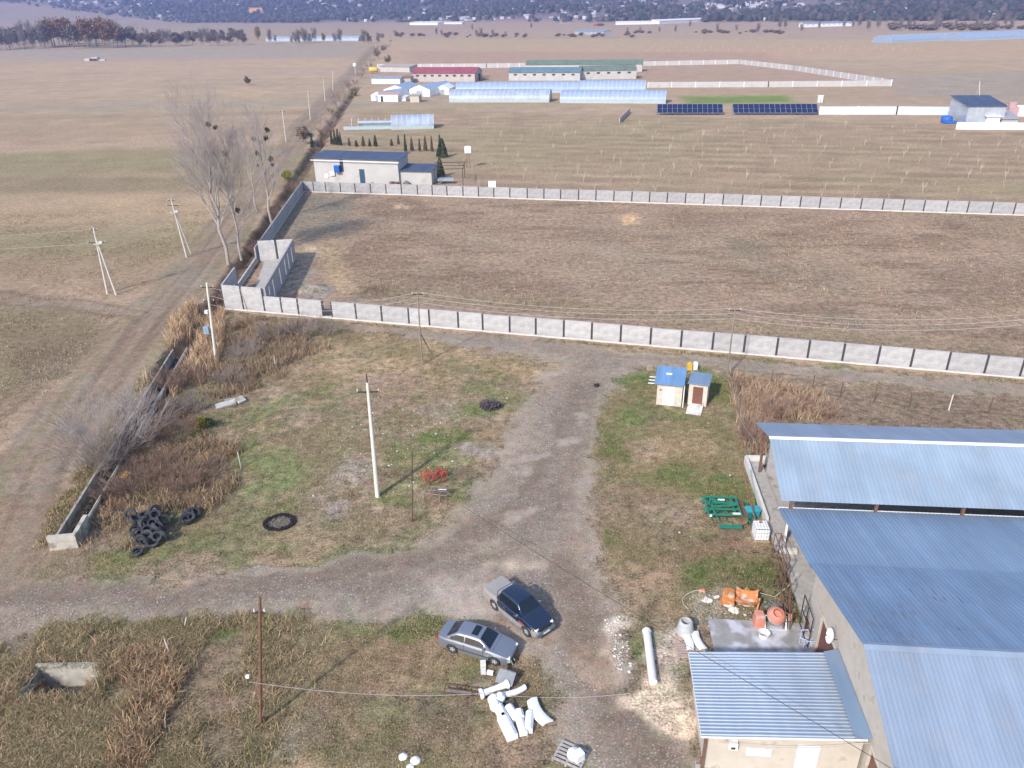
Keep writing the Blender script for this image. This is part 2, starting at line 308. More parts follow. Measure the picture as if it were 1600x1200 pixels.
# ---------------------------------------------------------------- the ground: one grid, split by zone into ground, roads, tracks and yards
TAN = np.array((.315, .25, .195)); OLIVE = np.array((.20, .185, .112)); GREEN = np.array((.095, .135, .045)); GRAVEL = np.array((.205, .177, .150)); DIRT = np.array((.225, .182, .143))
BROWN = np.array((.215, .162, .122)); STRAW = np.array((.37, .29, .195)); DARK = np.array((.12, .088, .068)); PALE = np.array((.42, .37, .33)); GREY = np.array((.21, .20, .185))
def axis(lo, hi, st, a, b, g):
    c = list(np.arange(a, b + 1e-6, st)); s = st; x = b
    while x < hi: s *= g; x += s; c.append(x)
    s = st; x = a; l = []
    while x > lo: s *= g; x -= s; l.append(x)
    return np.array(l[::-1] + c)
XS = axis(-3800, 3800, .32, -68, 66, 1.045); YS = axis(-60, 7200, .32, 22, 126, 1.026)
X, Y = np.meshgrid(XS, YS, indexing='ij'); X = X.ravel(); Y = Y.ravel()
Z = hz(X, Y)
_u = np.clip((Y - 250) / 800, 0, 1)
wx = X + (fbm(X, Y, .35, 11, 3) - .5) * 3.2; wy = Y + (fbm(X, Y, .35, 12, 3) - .5) * 3.2     # ragged edges
def zone(pts, soft=.8, x=None, y=None): return sstep(-soft, soft, psd(wx if x is None else x, wy if y is None else y, pts))
N1 = fbm(X, Y, .05, 21, 5); N2 = fbm(X, Y, .22, 22, 4); N3 = fbm(X, Y, .9, 23, 3); N4 = fbm(X * .35, Y * 1.6, .12, 24, 4); NB = fbm(X * .06, Y, .03, 25, 4); NC = fbm(X, Y, .45, 26, 4)
# open plain
C = mix(mix(np.tile(TAN, (len(X), 1)), OLIVE * 1.3, sstep(.45, .66, NB) * .5), BROWN * 1.25, sstep(.52, .68, N4) * .55)
C = mix(C, STRAW * .95, sstep(.56, .7, N1) * .55)
# big stripes of the far plain
for px, py, w_, c_, a_ in ((0, 183, 7, BROWN * 1.15, .6), (0, 205, 22, BROWN * 1.25, .5), (0, 255, 20, OLIVE * 1.05, .8), (0, 290, 9, OLIVE * .75, .6), (0, 320, 14, STRAW * .9, .6), (0, 390, 14, OLIVE * .95, .6),
                           (0, 430, 10, BROWN * 1.25, .6), (0, 105, 50, STRAW * .95, .5), (0, 168, 12, GREY * 1.1, .5)):
    yc = G(100, py)[1]; d = np.abs(Y + (fbm(X, Y, .02, 31, 2) - .5) * w_ - yc)
    C = mix(C, c_, (1 - sstep(w_ * .6, w_ * 1.3, d)) * a_ * (X < -20))
C = mix(C, BROWN * 1.15, zone(W([(0, 480), (90, 478), (150, 500), (165, 520), (120, 560), (60, 590), (0, 600)]), 1.5) * .55)
C = mix(C, OLIVE * .85, zone(W([(-60, 474), (100, 474), (160, 505), (170, 520), (110, 580), (40, 620), (-60, 660)]), 2) * .75)
C = mix(C, BROWN * .72, zone(W([(20, 500), (130, 505), (155, 522), (110, 560), (50, 585), (10, 560)]), 2.5) * .55)
for pts, c_, a_ in (([(590, 60), (1700, 62), (1700, 92), (600, 98)], STRAW * .95, .75), ([(1000, 74), (1700, 80), (1700, 88), (980, 84)], (.36, .25, .18), .6), ([(600, 100), (1400, 128), (1700, 130), (1700, 158), (600, 158)], BROWN * 1.4, .6),
                    ([(600, 76), (1250, 84), (1250, 92), (600, 90)], (.36, .25, .19), .5), ([(1390, 120), (1700, 110), (1700, 160), (1400, 150)], GREY * 1.15, .7), ([(630, 80), (1180, 82), (1390, 125), (1200, 130), (1020, 128), (640, 120)], (.30, .22, .175), .8),
                    ([(590, 36), (1700, 34), (1700, 58), (590, 58)], (.33, .25, .20), .6), ([(0, 75), (560, 68), (560, 90), (0, 95)], GREY * 1.2, .6)):
    C = mix(C, c_, zone(W(pts), 14, X, Y) * a_)
# orchard ground beyond the far wall
orch = zone(W([(500, 298), (1800, 344), (1800, 205), (1480, 195), (700, 172), (560, 175)]), 3)
rowv = G(1600, 300) - G(800, 275); rd = np.array([rowv[0], rowv[1]]); rd /= np.hypot(*rd)
across = -rd[1] * X + rd[0] * Y
OC = mix(mix(np.tile(np.array((.275, .225, .16)), (len(X), 1)), BROWN * 1.3, sstep(.4, .62, N1) * .6), OLIVE * 1.2, sstep(.45, .65, fbm(X * .3, Y, .03, 41, 3)) * .45)
OC = OC * (1 + .26 * sstep(.35, .6, fbm(X, Y, .12, 47, 3))[:, None].ravel() * (sstep(-.2, .8, np.sin(across * 2 * math.pi / 8.2 + 3 * (N1 - .5))) - .5))[:, None] * (.86 + .28 * fbm(X * .25, Y * 1.2, .5, 43, 4))[:, None]
C = C * (1 - orch[:, None]) + OC * orch[:, None]
C = mix(C, (.13, .21, .055), zone(W([(1060, 151), (1230, 149), (1242, 160), (1075, 162)]), 4, X, Y))
# walled field
comp = zone(W([(354, 484), (474, 300), (1800, 342), (1800, 608)]), .3, X, Y)
CC = mix(mix(np.tile(np.array((.285, .222, .175)), (len(X), 1)), BROWN * 1.0, sstep(.46, .62, fbm(X * .5, Y, .12, 51, 4)) * .75), np.array((.25, .215, .165)), sstep(.5, .7, N1) * .6)
CC = mix(CC, BROWN * .78, sstep(.58, .72, fbm(X * .35, Y * 1.2, .35, 52, 4)) * .6)
CC = mix(CC, STRAW * .92, sstep(.62, .72, fbm(X * .4, Y * 1.5, .8, 53, 3)) * .5)
CC = mix(CC, OLIVE, zone(W([(540, 460), (1000, 500), (1700, 600), (1700, 560), (1000, 480), (600, 440)]), 1.5) * .45)
for pts, c_, a_, sf in (([(470, 305), (560, 315), (540, 350), (520, 380), (450, 370), (440, 340)], (.21, .20, .165), .8, 2), ([(500, 370), (530, 360), (545, 420), (560, 455), (520, 465), (505, 430)], STRAW * .95, .75, 1),
                        ([(480, 440), (520, 452), (515, 470), (465, 465), (460, 445)], (.26, .245, .225), .9, .8), ([(440, 400), (480, 395), (490, 435), (455, 460), (425, 465)], (.29, .275, .25), .7, 1), ([(462, 376), (490, 385), (512, 400), (480, 402)], (.36, .31, .24), .8, .7),
                        ([(545, 345), (800, 385), (1200, 420), (1200, 412), (800, 375), (560, 332)], (.30, .25, .20), .7, .8), ([(560, 320), (640, 305), (680, 330), (600, 345)], BROWN * .8, .6, 2), ([(560, 450), (600, 447), (600, 458), (570, 460)], DARK, .7, .5),
                        ([(962, 334), (1002, 334), (1000, 349), (975, 351)], (.44, .32, .20), .95, .8), ([(615, 318), (640, 318), (638, 327), (615, 327)], (.42, .33, .23), .9, .8),
                        ([(640, 440), (900, 470), (880, 440), (700, 415)], BROWN * .85, .5, 3), ([(1140, 370), (1190, 375), (1200, 400), (1140, 395)], (.17, .165, .12), .6, 1.5), ([(1280, 490), (1350, 500), (1350, 512), (1290, 508)], (.17, .16, .12), .6, 1)):
    CC = mix(CC, c_, zone(W(pts), sf) * a_)
C = C * (1 - comp[:, None]) + CC * comp[:, None]
# near yard
YARD = W([(354, 488), (1800, 612), (2200, 1500), (-900, 1500), (-200, 900), (60, 870), (260, 585)])
yard = zone(YARD, .6)
YC = mix(mix(np.tile(OLIVE, (len(X), 1)), TAN * .98, sstep(.40, .58, NC) * .75), GREEN * 1.35, sstep(.54, .68, N2) * .6)
YC = mix(YC, BROWN * 1.0, sstep(.5, .68, fbm(X, Y, .3, 61, 4)) * .6)
YC = mix(YC, STRAW, sstep(.55, .7, fbm(X, Y, .6, 66, 4)) * .5); YC = YC * (.72 + .56 * fbm(X, Y, 1.5, 67, 3))[:, None]
def blob(px, py, rx, ry, c_, a_, n_=.9):
    global YC
    g = G(px, py); ax = abs(G(px + rx, py)[0] - g[0]); ay = abs(G(px, py - ry)[1] - g[1])
    q = np.hypot((wx - g[0]) / ax, (wy - g[1]) / ay); t = (1 - sstep(.55, 1.15, q)) * a_ * (.4 + 1.2 * sstep(.35, .6, NC) * n_)
    YC = mix(YC, c_, np.clip(t, 0, 1))
YC = mix(YC, DARK * 1.6, zone(W([(20, 900), (150, 860), (420, 850), (300, 640), (380, 560), (500, 500), (360, 490), (260, 560), (60, 840)]), 2.5) * .5)
YC = mix(YC, BROWN * .8, zone(W([(-60, 985), (200, 985), (380, 1010), (420, 1250), (-60, 1250)]), 2.0) * .6)
for q in ((620, 560, 170, 45, STRAW, .85), (820, 575, 60, 20, STRAW, .8), (520, 700, 60, 90, OLIVE * 1.1, .6), (650, 640, 110, 40, TAN, .7), (700, 680, 60, 16, GREEN * 1.3, .75), (740, 640, 50, 14, GREEN * 1.3, .6), (420, 740, 70, 45, GREEN * 1.5 + .02, .45),
          (600, 610, 80, 30, (.30, .23, .18), .8), (560, 735, 40, 22, (.30, .27, .24), .7), (520, 800, 30, 30, (.30, .27, .25), .8), (510, 770, 35, 25, (.31, .28, .26), .6), (540, 740, 28, 12, (.38, .35, .33), .6),
          (455, 860, 90, 30, STRAW * .85, .6), (560, 870, 60, 16, GREEN * 1.3, .7), (740, 770, 50, 22, GREEN * 1.3, .6), (760, 700, 30, 14, (.33, .31, .30), .7), (690, 640, 40, 18, (.27, .25, .22), .6), (960, 690, 24, 40, GREEN * 1.15, .8),
          (1000, 600, 45, 16, GREEN * 1.3, .8), (1120, 600, 30, 30, GREEN * 1.2, .8), (1060, 690, 80, 40, STRAW * .95, .7), (1080, 745, 100, 30, GREEN * 1.3, .9), (1150, 780, 50, 30, GREEN * 1.3, .6), (990, 660, 30, 30, GREEN * 1.4, .6), (1060, 870, 60, 30, OLIVE * .9, .6), (1140, 700, 30, 60, OLIVE * 1.1, .7), (1020, 800, 60, 50, TAN * .9, .7), (1000, 770, 50, 22, BROWN, .6), (1100, 900, 100, 30, GREEN * 1.1, .7),
          (1180, 900, 50, 40, GREEN * .9, .9), (1010, 900, 60, 50, (.30, .22, .155), .7), (1110, 850, 60, 18, (.24, .16, .12), .6), (1120, 960, 60, 25, (.27, .26, .23), .7), (560, 1050, 150, 60, (.29, .215, .15), .7), (660, 985, 60, 26, GREEN * 1.1, .9), (690, 965, 70, 14, GREEN * 1.2, .6),
          (470, 1140, 40, 45, (.30, .30, .29), .9), (520, 1130, 60, 40, (.15, .14, .10), .7), (700, 1120, 80, 40, (.17, .15, .11), .6), (840, 1090, 50, 40, GREEN * .9, .6), (340, 985, 70, 18, GREEN * 1.1, .7), (200, 1000, 120, 14, OLIVE, .6), (620, 1180, 70, 20, (.16, .14, .10), .7), (1000, 1170, 50, 30, (.22, .2, .15), .6),
          (170, 870, 60, 14, GREEN * 1.2, .5), (120, 890, 70, 14, (.24, .2, .09), .6), (280, 800, 60, 20, GREEN * 1.1, .6), (1010, 1015, 14, 40, GREEN * 1.2, .9), (300, 690, 40, 25, GREEN, .6)):
    blob(*q)
# fenced strip between the road and the sheds
YC = mix(YC, (.225, .18, .14), zone(W([(1140, 585), (1800, 640), (1800, 700), (1190, 660), (1150, 640)]), .8) * .8)
C = C * (1 - yard[:, None]) + YC * yard[:, None]
C = mix(C, DARK * .75, zone(W([(105, 850), (130, 850), (215, 740), (262, 640), (290, 560), (262, 560), (200, 690), (130, 800)]), .9) * .7)  # shadow strip right of the trough, painted into the soil colour
# banks beside the ditch and the track verge
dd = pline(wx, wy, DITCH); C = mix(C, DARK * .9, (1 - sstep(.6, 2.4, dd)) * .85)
C = mix(C, (.25, .20, .10), (1 - sstep(.4, 1.3, pline(wx, wy, W([(20, 870), (70, 780), (150, 660), (215, 590), (235, 560)])))) * .5)
C = mix(C, OLIVE * .9, (1 - sstep(.8, 2.2, pline(wx, wy, W([(30, 870), (90, 760), (170, 640), (240, 560)])))) * .7)
C = mix(C, OLIVE * .9, (1 - sstep(.6, 1.8, pline(wx, wy, W([(45, 905), (45, 850), (110, 740), (190, 625), (255, 540)])))) * .8)
# gravel road and yard
ROAD = W([(530, 500), (720, 518), (900, 536), (1200, 568), (1800, 620), (1800, 640), (1400, 600), (1200, 583), (1080, 572), (1000, 572), (968, 590), (945, 630), (930, 680), (925, 760), (932, 860), (945, 920), (960, 980), (985, 1060), (1010, 1110), (1075, 1150), (1110, 1260), (930, 1260), (880, 1130), (845, 1070), (825, 1010), (700, 958), (600, 956), (480, 962),
          (300, 965), (150, 975), (50, 990), (-80, 1040), (-200, 1010), (-200, 900), (0, 892), (60, 908), (130, 914), (250, 905), (380, 888), (480, 884), (560, 872), (640, 850), (700, 812), (740, 782), (780, 730), (800, 680), (820, 625), (850, 585), (880, 566), (760, 545), (640, 525), (560, 512)])
road = zone(ROAD, 1.5, wx + (N3 - .5) * 2.2, wy + (fbm(X, Y, .8, 88, 3) - .5) * 2.2); rs = psd(X, Y, ROAD)
RC = mix(mix(np.tile(GRAVEL, (len(X), 1)), DIRT, sstep(.4, .62, fbm(X, Y, .2, 81, 4)) * .8), PALE * .8, sstep(.6, .74, fbm(X, Y, .5, 82, 4)) * .35)
RC = mix(RC, (.30, .27, .245), sstep(.58, .7, fbm(X, Y, .33, 84, 3)) * .35)
RC = mix(RC, (.34, .31, .285), (1 - sstep(.6, 2.2, rs + (N2 - .5) * 2)) * .35)
RC = RC * (.86 + .28 * fbm(X, Y, 1.4, 85, 3))[:, None]
LN = 0
def lane(pts, w_, c_, a_):
    global RC, LN
    LN = np.maximum(LN, (1 - sstep(w_ * .5, w_ * 1.2, pline(wx, wy, W(pts)))) * a_)
    RC = mix(RC, c_, (1 - sstep(w_ * .4, w_, pline(wx, wy, W(pts)) )) * a_)
for off in (-14, 14):
    lane([(890 + off, 590), (870 + off, 660), (850 + off, 760), (830 + off * 1.3, 830), (760 + off, 880 + off * .5), (600, 905 + off), (400, 925 + off), (150, 938 + off), (0, 930 + off)], .9, (.205, .182, .165), .6)
    lane([(870 + off, 760), (880 + off, 880), (900 + off, 1000), (950 + off, 1080), (1010 + off, 1180)], .8, (.215, .185, .165), .55)
lane([(-40, 945), (200, 945), (400, 935), (560, 918)], .8, (.17, .143, .12), .6)
lane([(-40, 930), (200, 925), (400, 915), (560, 895), (700, 850), (790, 800), (850, 730), (880, 660), (905, 600)], 1.5, (.172, .142, .118), .85)
lane([(560, 930), (700, 890), (800, 850), (860, 790), (900, 720), (920, 650), (930, 600)], 1.0, (.178, .148, .125), .7)
lane([(880, 880), (905, 960), (940, 1040), (985, 1120), (1030, 1200)], 1.6, (.18, .147, .12), .8)
lane([(540, 506), (800, 532), (1000, 556), (1300, 586), (1700, 620)], 1.1, (.21, .185, .165), .6)
for px, py, r_ in ((906, 653, 1.1), (880, 685, 1.5), (878, 695, 1.1), (838, 713, 1.5), (805, 800, 1.6), (815, 738, 1.2), (930, 1050, 1.6), (790, 812, 1)):
    g = G(px, py); RC = mix(RC, (.31, .28, .255), (1 - sstep(r_ * .5, r_ * .75, np.hypot((wx - g[0]) * .7, (wy - g[1]) * 1.2))) * .8)
g = G(925, 1045); RC = mix(RC, (.30, .215, .15), (1 - sstep(1, 2.2, np.hypot(wx - g[0], wy - g[1]))) * .6)
RC = mix(RC, TAN * .85, zone(W([(560, 505), (1000, 545), (1700, 606), (1700, 596), (1000, 538), (560, 497)]), .5) * .5)
C = C * (1 - road[:, None]) + RC * road[:, None]
# pale spills
for pts, c_, a_, sf in (([(935, 965), (965, 958), (978, 975), (965, 1000), (945, 990)], (.60, .56, .50), .85, .5), ([(965, 1005), (985, 1010), (988, 1045), (970, 1050)], (.55, .5, .44), .5, .5), ([(1012, 1000), (1060, 990), (1085, 1020), (1090, 1120), (1060, 1120), (1025, 1060)], (.45, .42, .38), .8, .5),
                        ([(985, 1085), (1030, 1065), (1075, 1075), (1085, 1110), (1060, 1140), (1020, 1130), (990, 1110)], (.52, .45, .37), .95, .35), ([(770, 875), (840, 880), (850, 890), (790, 895)], (.5, .44, .36), .5, .7), ([(1075, 930), (1130, 925), (1140, 965), (1085, 970)], (.42, .41, .38), .6, .6),
                        ([(640, 900), (760, 890), (770, 950), (700, 960)], (.40, .36, .33), .45, 1.0)):
    C = mix(C, np.array(c_) * 1.25, zone(W(pts), sf) * a_ * (.7 + np.clip(sstep(.3, .55, fbm(X, Y, 1.3, 91, 3)), 0, 1) * .3))
# the dirt track on the left
TR = W([(-60, 960), (20, 870), (80, 720), (165, 600), (235, 500), (310, 415), (375, 330), (430, 262), (480, 190), (535, 130), (575, 85), (596, 60)])
dtr = pline(wx, wy, TR); hw = 4.2 + 1.2 * (Y < 70); track = (1 - sstep(.85, 1.15, dtr / hw)) * (Y < 900)
TR2 = W([(-80, 455), (60, 470), (150, 482), (215, 492)]); TR3 = W([(-60, 690), (60, 600), (130, 540), (200, 500)]); d2 = pline(wx, wy, TR2)
tr2 = (1 - sstep(1.5, 3.5, d2)); tr3 = (1 - sstep(.8, 2.4, pline(wx, wy, TR3)))
TC = mix(mix(np.tile(DIRT * .98, (len(X), 1)), GREY * 1.0, sstep(.4, .62, N2) * .5), BROWN * 1.05, sstep(.5, .7, fbm(X, Y, .15, 96, 3)) * .5)
ct = np.abs(pline(X + (N2 - .5) * .8, Y, TR) - 1.3); TC = mix(TC, BROWN * .82, (1 - sstep(.1, .5, ct)) * .6 * sstep(.4, .55, fbm(X, Y, .08, 97, 2)))
TC = TC * (.82 + .36 * vn(pline(X, Y, TR) * 2.2 + 3 * N1, Y * .06, 98))[:, None]
ct = np.abs(pline(X + (N2 - .5) * .8, Y, TR) - 3.1); TC = mix(TC, OLIVE * 1.05, (1 - sstep(.2, .9, ct)) * .5)
trk = np.clip(track + .75 * tr2 + .45 * tr3, 0, 1) * (1 - comp) * (1 - sstep(-.5, .5, psd(X, Y, YARD)) * (1 - sstep(-1, 3, 60 - Y)))
trk = trk * (1 - road)
C = C * (1 - trk[:, None]) + TC * trk[:, None]
C = mix(C, BROWN * .75, (1 - sstep(.15, .8, np.abs(d2 - 1.5))) * .55 * (X < -20))
C = mix(C, BROWN * .8, (1 - sstep(.1, .6, np.abs(pline(wx, wy, TR3) - 1.0))) * .45)
# hillside
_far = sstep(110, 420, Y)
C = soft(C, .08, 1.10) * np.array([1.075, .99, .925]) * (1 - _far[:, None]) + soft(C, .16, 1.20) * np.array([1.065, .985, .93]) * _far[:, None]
hill = sstep(1960, 2200, Y + .7 * X)
HC = mix(np.tile(np.array((.10, .085, .085)), (len(X), 1)), (.25, .20, .20), sstep(.5, .58, fbm(X, Y, .0018, 111, 4)) * .8)
upper = sstep(3700, 3900, np.hypot(X, Y) + .25 * X + 300 * (fbm(X, Y, .0012, 44, 2) - .5)) * (X < -200)
HC = mix(HC, (.26, .22, .23), upper)
C = C * (1 - hill[:, None]) + HC * hill[:, None]
# ruts and potholes carved where the masks are
Z = Z - .07 * (1 - sstep(.1, .5, np.abs(pline(X, Y, TR) - 1.3))) * track - .05 * (1 - sstep(0, .4, np.abs(d2 - 1.6)))
PITHW = (G(140, 1045) - G(62, 1045)).length / 2
_pd = np.maximum(np.abs(X - PIT[0]) - 2.0, np.abs(Y - PIT[1]) - 1.1); Z = np.where(_pd < 0, Z - 1.6, Z)
ftr = W([(100, 858), (180, 735), (250, 610), (285, 548)]); _fd = pline(X, Y, ftr); Z = Z - .9 * (1 - sstep(.5, .8, _fd)) * (Y > 45)
stone = np.clip(road * (1.1 - LN) * (.7 + .5 * sstep(.4, .6, N2)) + .28 * yard + .12 * trk, 0, 1)
nx, ny = len(XS), len(YS)
I = np.arange(nx * ny).reshape(nx, ny)
FA = np.stack([I[:-1, :-1], I[1:, :-1], I[1:, 1:], I[:-1, 1:]], -1).reshape(-1, 4)
def fm(a): return a[FA].mean(1)
zr, zt, zc, zo, zy, zh = fm(road), fm(trk), fm(comp), fm(orch), fm(yard), fm(hill)
cls = np.zeros(len(FA), int); cls[zo > .5] = 4; cls[zc > .5] = 3; cls[zy > .5] = 5; cls[zh > .5] = 6; cls[zt > .5] = 2; cls[zr > .5] = 1
GM = {0: ground_mat('plain_soil', 0, .34, .6), 1: ground_mat('gravel', 1.0, .24, .5), 2: ground_mat('track_dirt', .35, .26, .5), 3: ground_mat('dry_weeds', .25, .48, .8), 4: ground_mat('orchard_soil', 0, .34, .6), 5: ground_mat('yard_turf', .45, .52, 1.0), 6: ground_mat('hill_soil', 0, .2, .2)}
P3 = np.stack([X, Y, Z], 1)
for k, nm in ((0, 'ground'), (1, 'gravel_road'), (2, 'dirt_track'), (3, 'walled_field'), (4, 'orchard_field'), (5, 'yard_ground'), (6, 'hillside')):
    f = FA[cls == k]; u, inv = np.unique(f.ravel(), return_inverse=True)
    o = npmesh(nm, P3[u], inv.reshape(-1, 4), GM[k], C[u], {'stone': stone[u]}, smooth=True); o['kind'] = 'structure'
# ---------------------------------------------------------------- grass, weeds, reeds (nobody could count them)
rng = np.random.default_rng(5)
def sampler(pts_px, n):
    p = np.array(W(pts_px)); lo, hi = p.min(0), p.max(0); out = []; tot = 0
    while tot < n:
        q = rng.uniform(lo, hi, (n * 2, 2)); k = psd(q[:, 0], q[:, 1], [tuple(a) for a in p]) > 0; out.append(q[k]); tot += k.sum()
    return np.concatenate(out)[:n]
def blades(name, P, h, wd, lean, cols, label, cat='grass', per=5, spread=.12, colnoise=.25, curl=0):
    """tufts at P: each 'per' bent blades (two triangles each)"""
    n = len(P); h = np.broadcast_to(h, (n,)); 
    Pk = np.repeat(P, per, 0) + rng.normal(0, 1, (n * per, 2)) * spread; k = n * per
    a = rng.uniform(0, 2 * np.pi, k); hh = np.repeat(h, per) * rng.uniform(.55, 1.15, k); ln = lean * rng.uniform(.2, 1.3, k)
    z0 = hz(Pk[:, 0], Pk[:, 1]) - .02
    dx, dy = np.cos(a), np.sin(a); b = rng.uniform(0, 2 * np.pi, k); sx, sy = np.cos(b) * wd, np.sin(b) * wd
    V = np.zeros((k, 5, 3))
    V[:, 0] = np.stack([Pk[:, 0] - sx, Pk[:, 1] - sy, z0], 1); V[:, 1] = np.stack([Pk[:, 0] + sx, Pk[:, 1] + sy, z0], 1)
    mx_, my_ = Pk[:, 0] + dx * hh * ln * .35, Pk[:, 1] + dy * hh * ln * .35
    V[:, 2] = np.stack([mx_ + sx * .8, my_ + sy * .8, z0 + hh * .6], 1); V[:, 3] = np.stack([mx_ - sx * .8, my_ - sy * .8, z0 + hh * .6], 1)
    V[:, 4] = np.stack([Pk[:, 0] + dx * hh * ln, Pk[:, 1] + dy * hh * ln, z0 + hh * (1 - .25 * ln)], 1)
    o = np.arange(k)[:, None] * 5
    Fc = np.concatenate([o + [0, 1, 2], o + [0, 2, 3], o + [3, 2, 4]], 0)
    cols = soft(np.array(cols), .06, 1.22) * np.array([1.05, .99, .9]); ci = np.repeat(rng.integers(0, len(cols), n), per); cc = cols[ci] * (1 + rng.normal(0, colnoise, (k, 1))).clip(.45, 1.7)
    cc = np.repeat(cc, 5, 0)
    ob = npmesh(name, V.reshape(-1, 3), Fc, GRASSM, cc); return tag(ob, label, cat, kind='stuff')
GRASSM = attr_mat('dry_grass')
def thin(P, thr=.5, f=.3, s=200, soft=.12, inv_road=True):
    n = fbm(P[:, 0], P[:, 1], f, s, 3); k = rng.uniform(0, 1, len(P)) < sstep(thr - soft, thr + soft, n)
    if inv_road:
        x = P[:, 0] + (fbm(P[:, 0], P[:, 1], .35, 11, 3) - .5) * 3.2; y = P[:, 1] + (fbm(P[:, 0], P[:, 1], .35, 12, 3) - .5) * 3.2
        k &= psd(x, y, ROAD) < .2 * rng.normal(0, 1, len(P)) - .1
    return P[k]
YB = [(350, 492), (600, 512), (840, 560), (820, 620), (790, 700), (700, 800), (560, 860), (380, 885), (120, 912), (40, 900), (60, 850), (170, 740), (290, 560)]
YR = [(930, 600), (1160, 590), (1200, 720), (1260, 900), (1280, 960), (1160, 990), (1080, 970), (1010, 1000), (950, 900), (925, 760)]
YL = [(-40, 985), (380, 965), (700, 962), (830, 1010), (860, 1090), (930, 1210), (-60, 1210)]
OLV = [(.22, .19, .11), (.27, .21, .13), (.16, .16, .075), (.34, .27, .17), (.20, .155, .10)]
GRN = [(.13, .15, .055), (.10, .14, .045), (.17, .17, .08)]
DRY = [(.37, .28, .18), (.30, .22, .14), (.42, .33, .22), (.25, .18, .12)]
RUS = [(.27, .17, .11), (.33, .225, .145), (.22, .155, .105), (.38, .29, .19), (.20, .17, .10)]
NG = 1.0
P_ = np.concatenate([thin(sampler(YB, 38000), .45, .35, 201), thin(sampler(YR, 20000), .45, .35, 202)]); P_ = P_[(np.hypot(P_[:, 0] - 14.5, P_[:, 1] - 64) > 3)]
blades('short_grass', P_, rng.uniform(.07, .18, len(P_)), .014, .9, OLV, 'short dry olive grass patchy over the yard', per=5, spread=.13)
P_ = np.concatenate([thin(sampler(YB, 9000), .56, .25, 205), thin(sampler(YR, 9000), .54, .25, 205)])
blades('green_grass', P_, rng.uniform(.06, .14, len(P_)), .016, .9, GRN, 'patches of low green grass between the dry turf', per=6, spread=.14)
P_ = thin(sampler(YL, 26000), .42, .4, 208); q = P_[:, 0] < G(420, 1050)[0]; P_ = P_[(np.maximum(np.abs(P_[:, 0] - PIT[0]) - 2.0, np.abs(P_[:, 1] - PIT[1]) - 1.1) > .12)]
q = P_[:, 0] < G(400, 1050)[0] + rng.normal(0, 1.5, len(P_))
blades('tall_dry_grass', P_[q], rng.uniform(.2, .6, q.sum()), .013, 1.3, OLV + DRY[:2] + [(.15, .17, .07)], 'rank tall dry grass over the bottom left waste ground', per=13, spread=.2)
blades('matted_grass', P_[~q], rng.uniform(.05, .15, (~q).sum()), .012, 1.1, OLV + DRY[:2] + [(.19, .13, .09)], 'matted tan and olive grass in front of the parked sedan', per=6, spread=.14)
RU = [(150, 1000), (260, 1010), (290, 1060), (260, 1120), (230, 1200), (170, 1200), (200, 1100), (190, 1060), (150, 1050)]
P_ = thin(sampler(RU, 1500), .42, .6, 211)
blades('rusty_weeds', P_, rng.uniform(.5, 1.1, len(P_)), .02, .8, RUS, 'rust brown dock and weed stems in the tall grass', 'weeds', per=10, spread=.16)
g_ = PIT; P_ = np.concatenate([rng.uniform([PIT[0] - 2.6, PIT[1] - 1.7], [PIT[0] + 2.4, PIT[1] - 1.15], (40, 2)), rng.uniform([PIT[0] + 1.7, PIT[1] - 1.6], [PIT[0] + 2.9, PIT[1] + 1.6], (46, 2)), rng.uniform([PIT[0] - 2.9, PIT[1] - 1.2], [PIT[0] - 2.1, PIT[1] + 1.6], (22, 2)), rng.uniform([PIT[0] - 2.2, PIT[1] + 1.3], [PIT[0] + 2.6, PIT[1] + 2.2], (50, 2))])
blades('pit_weeds', P_, rng.uniform(.5, 1.0, len(P_)), .016, 1.0, OLV + RUS, 'overhanging weeds round the sunken concrete pit', 'weeds', per=13, spread=.16)
_t = rng.uniform(0, 1, 1500); _a, _b = G(352, 487), G(1640, 600); P_ = np.stack([_a[0] + (_b[0] - _a[0]) * _t + rng.normal(0, .1, 1500), _a[1] + (_b[1] - _a[1]) * _t - rng.exponential(.35, 1500) + .1], 1); P_ = thin(P_, .48, .3, 290, inv_road=False)
blades('wall_foot_grass', P_, rng.uniform(.12, .35, len(P_)), .016, .9, OLV + GRN, 'olive grass growing along the foot of the near block wall', per=7, spread=.15)
# the reed bed round the transformer pole and the brown weeds of the ditch side
RE = [(262, 560), (270, 500), (300, 478), (352, 488), (350, 540), (340, 580), (290, 600), (255, 640), (215, 650), (225, 600)]
P_ = thin(sampler(RE, 1700), .38, .5, 215); P_ = P_[pline(P_[:, 0], P_[:, 1], ftr) > 1.5]; blades('reed_bed', P_, rng.uniform(1.1, 2.1, len(P_)), .022, .5, [(.42, .31, .21), (.36, .25, .17), (.46, .36, .25), (.28, .19, .13)], 'tall tan reeds growing round the pole with the transformer box', 'reeds', per=8, spread=.16)
RB = [(350, 495), (420, 498), (530, 510), (520, 545), (470, 560), (430, 600), (380, 620), (330, 625), (300, 600), (335, 560)]
P_ = thin(sampler(RB, 3000), .46, .4, 218); blades('ditch_weeds', P_, rng.uniform(.5, 1.2, len(P_)), .018, .7, [(.22, .165, .12), (.27, .19, .13), (.18, .145, .115), (.34, .26, .17)], 'thick brown and mauve weeds below the near wall', 'weeds', per=9, spread=.2)
RW = [(150, 760), (200, 690), (245, 640), (290, 640), (330, 690), (380, 700), (370, 760), (330, 800), (260, 795), (240, 830), (180, 870), (130, 870), (160, 800)]
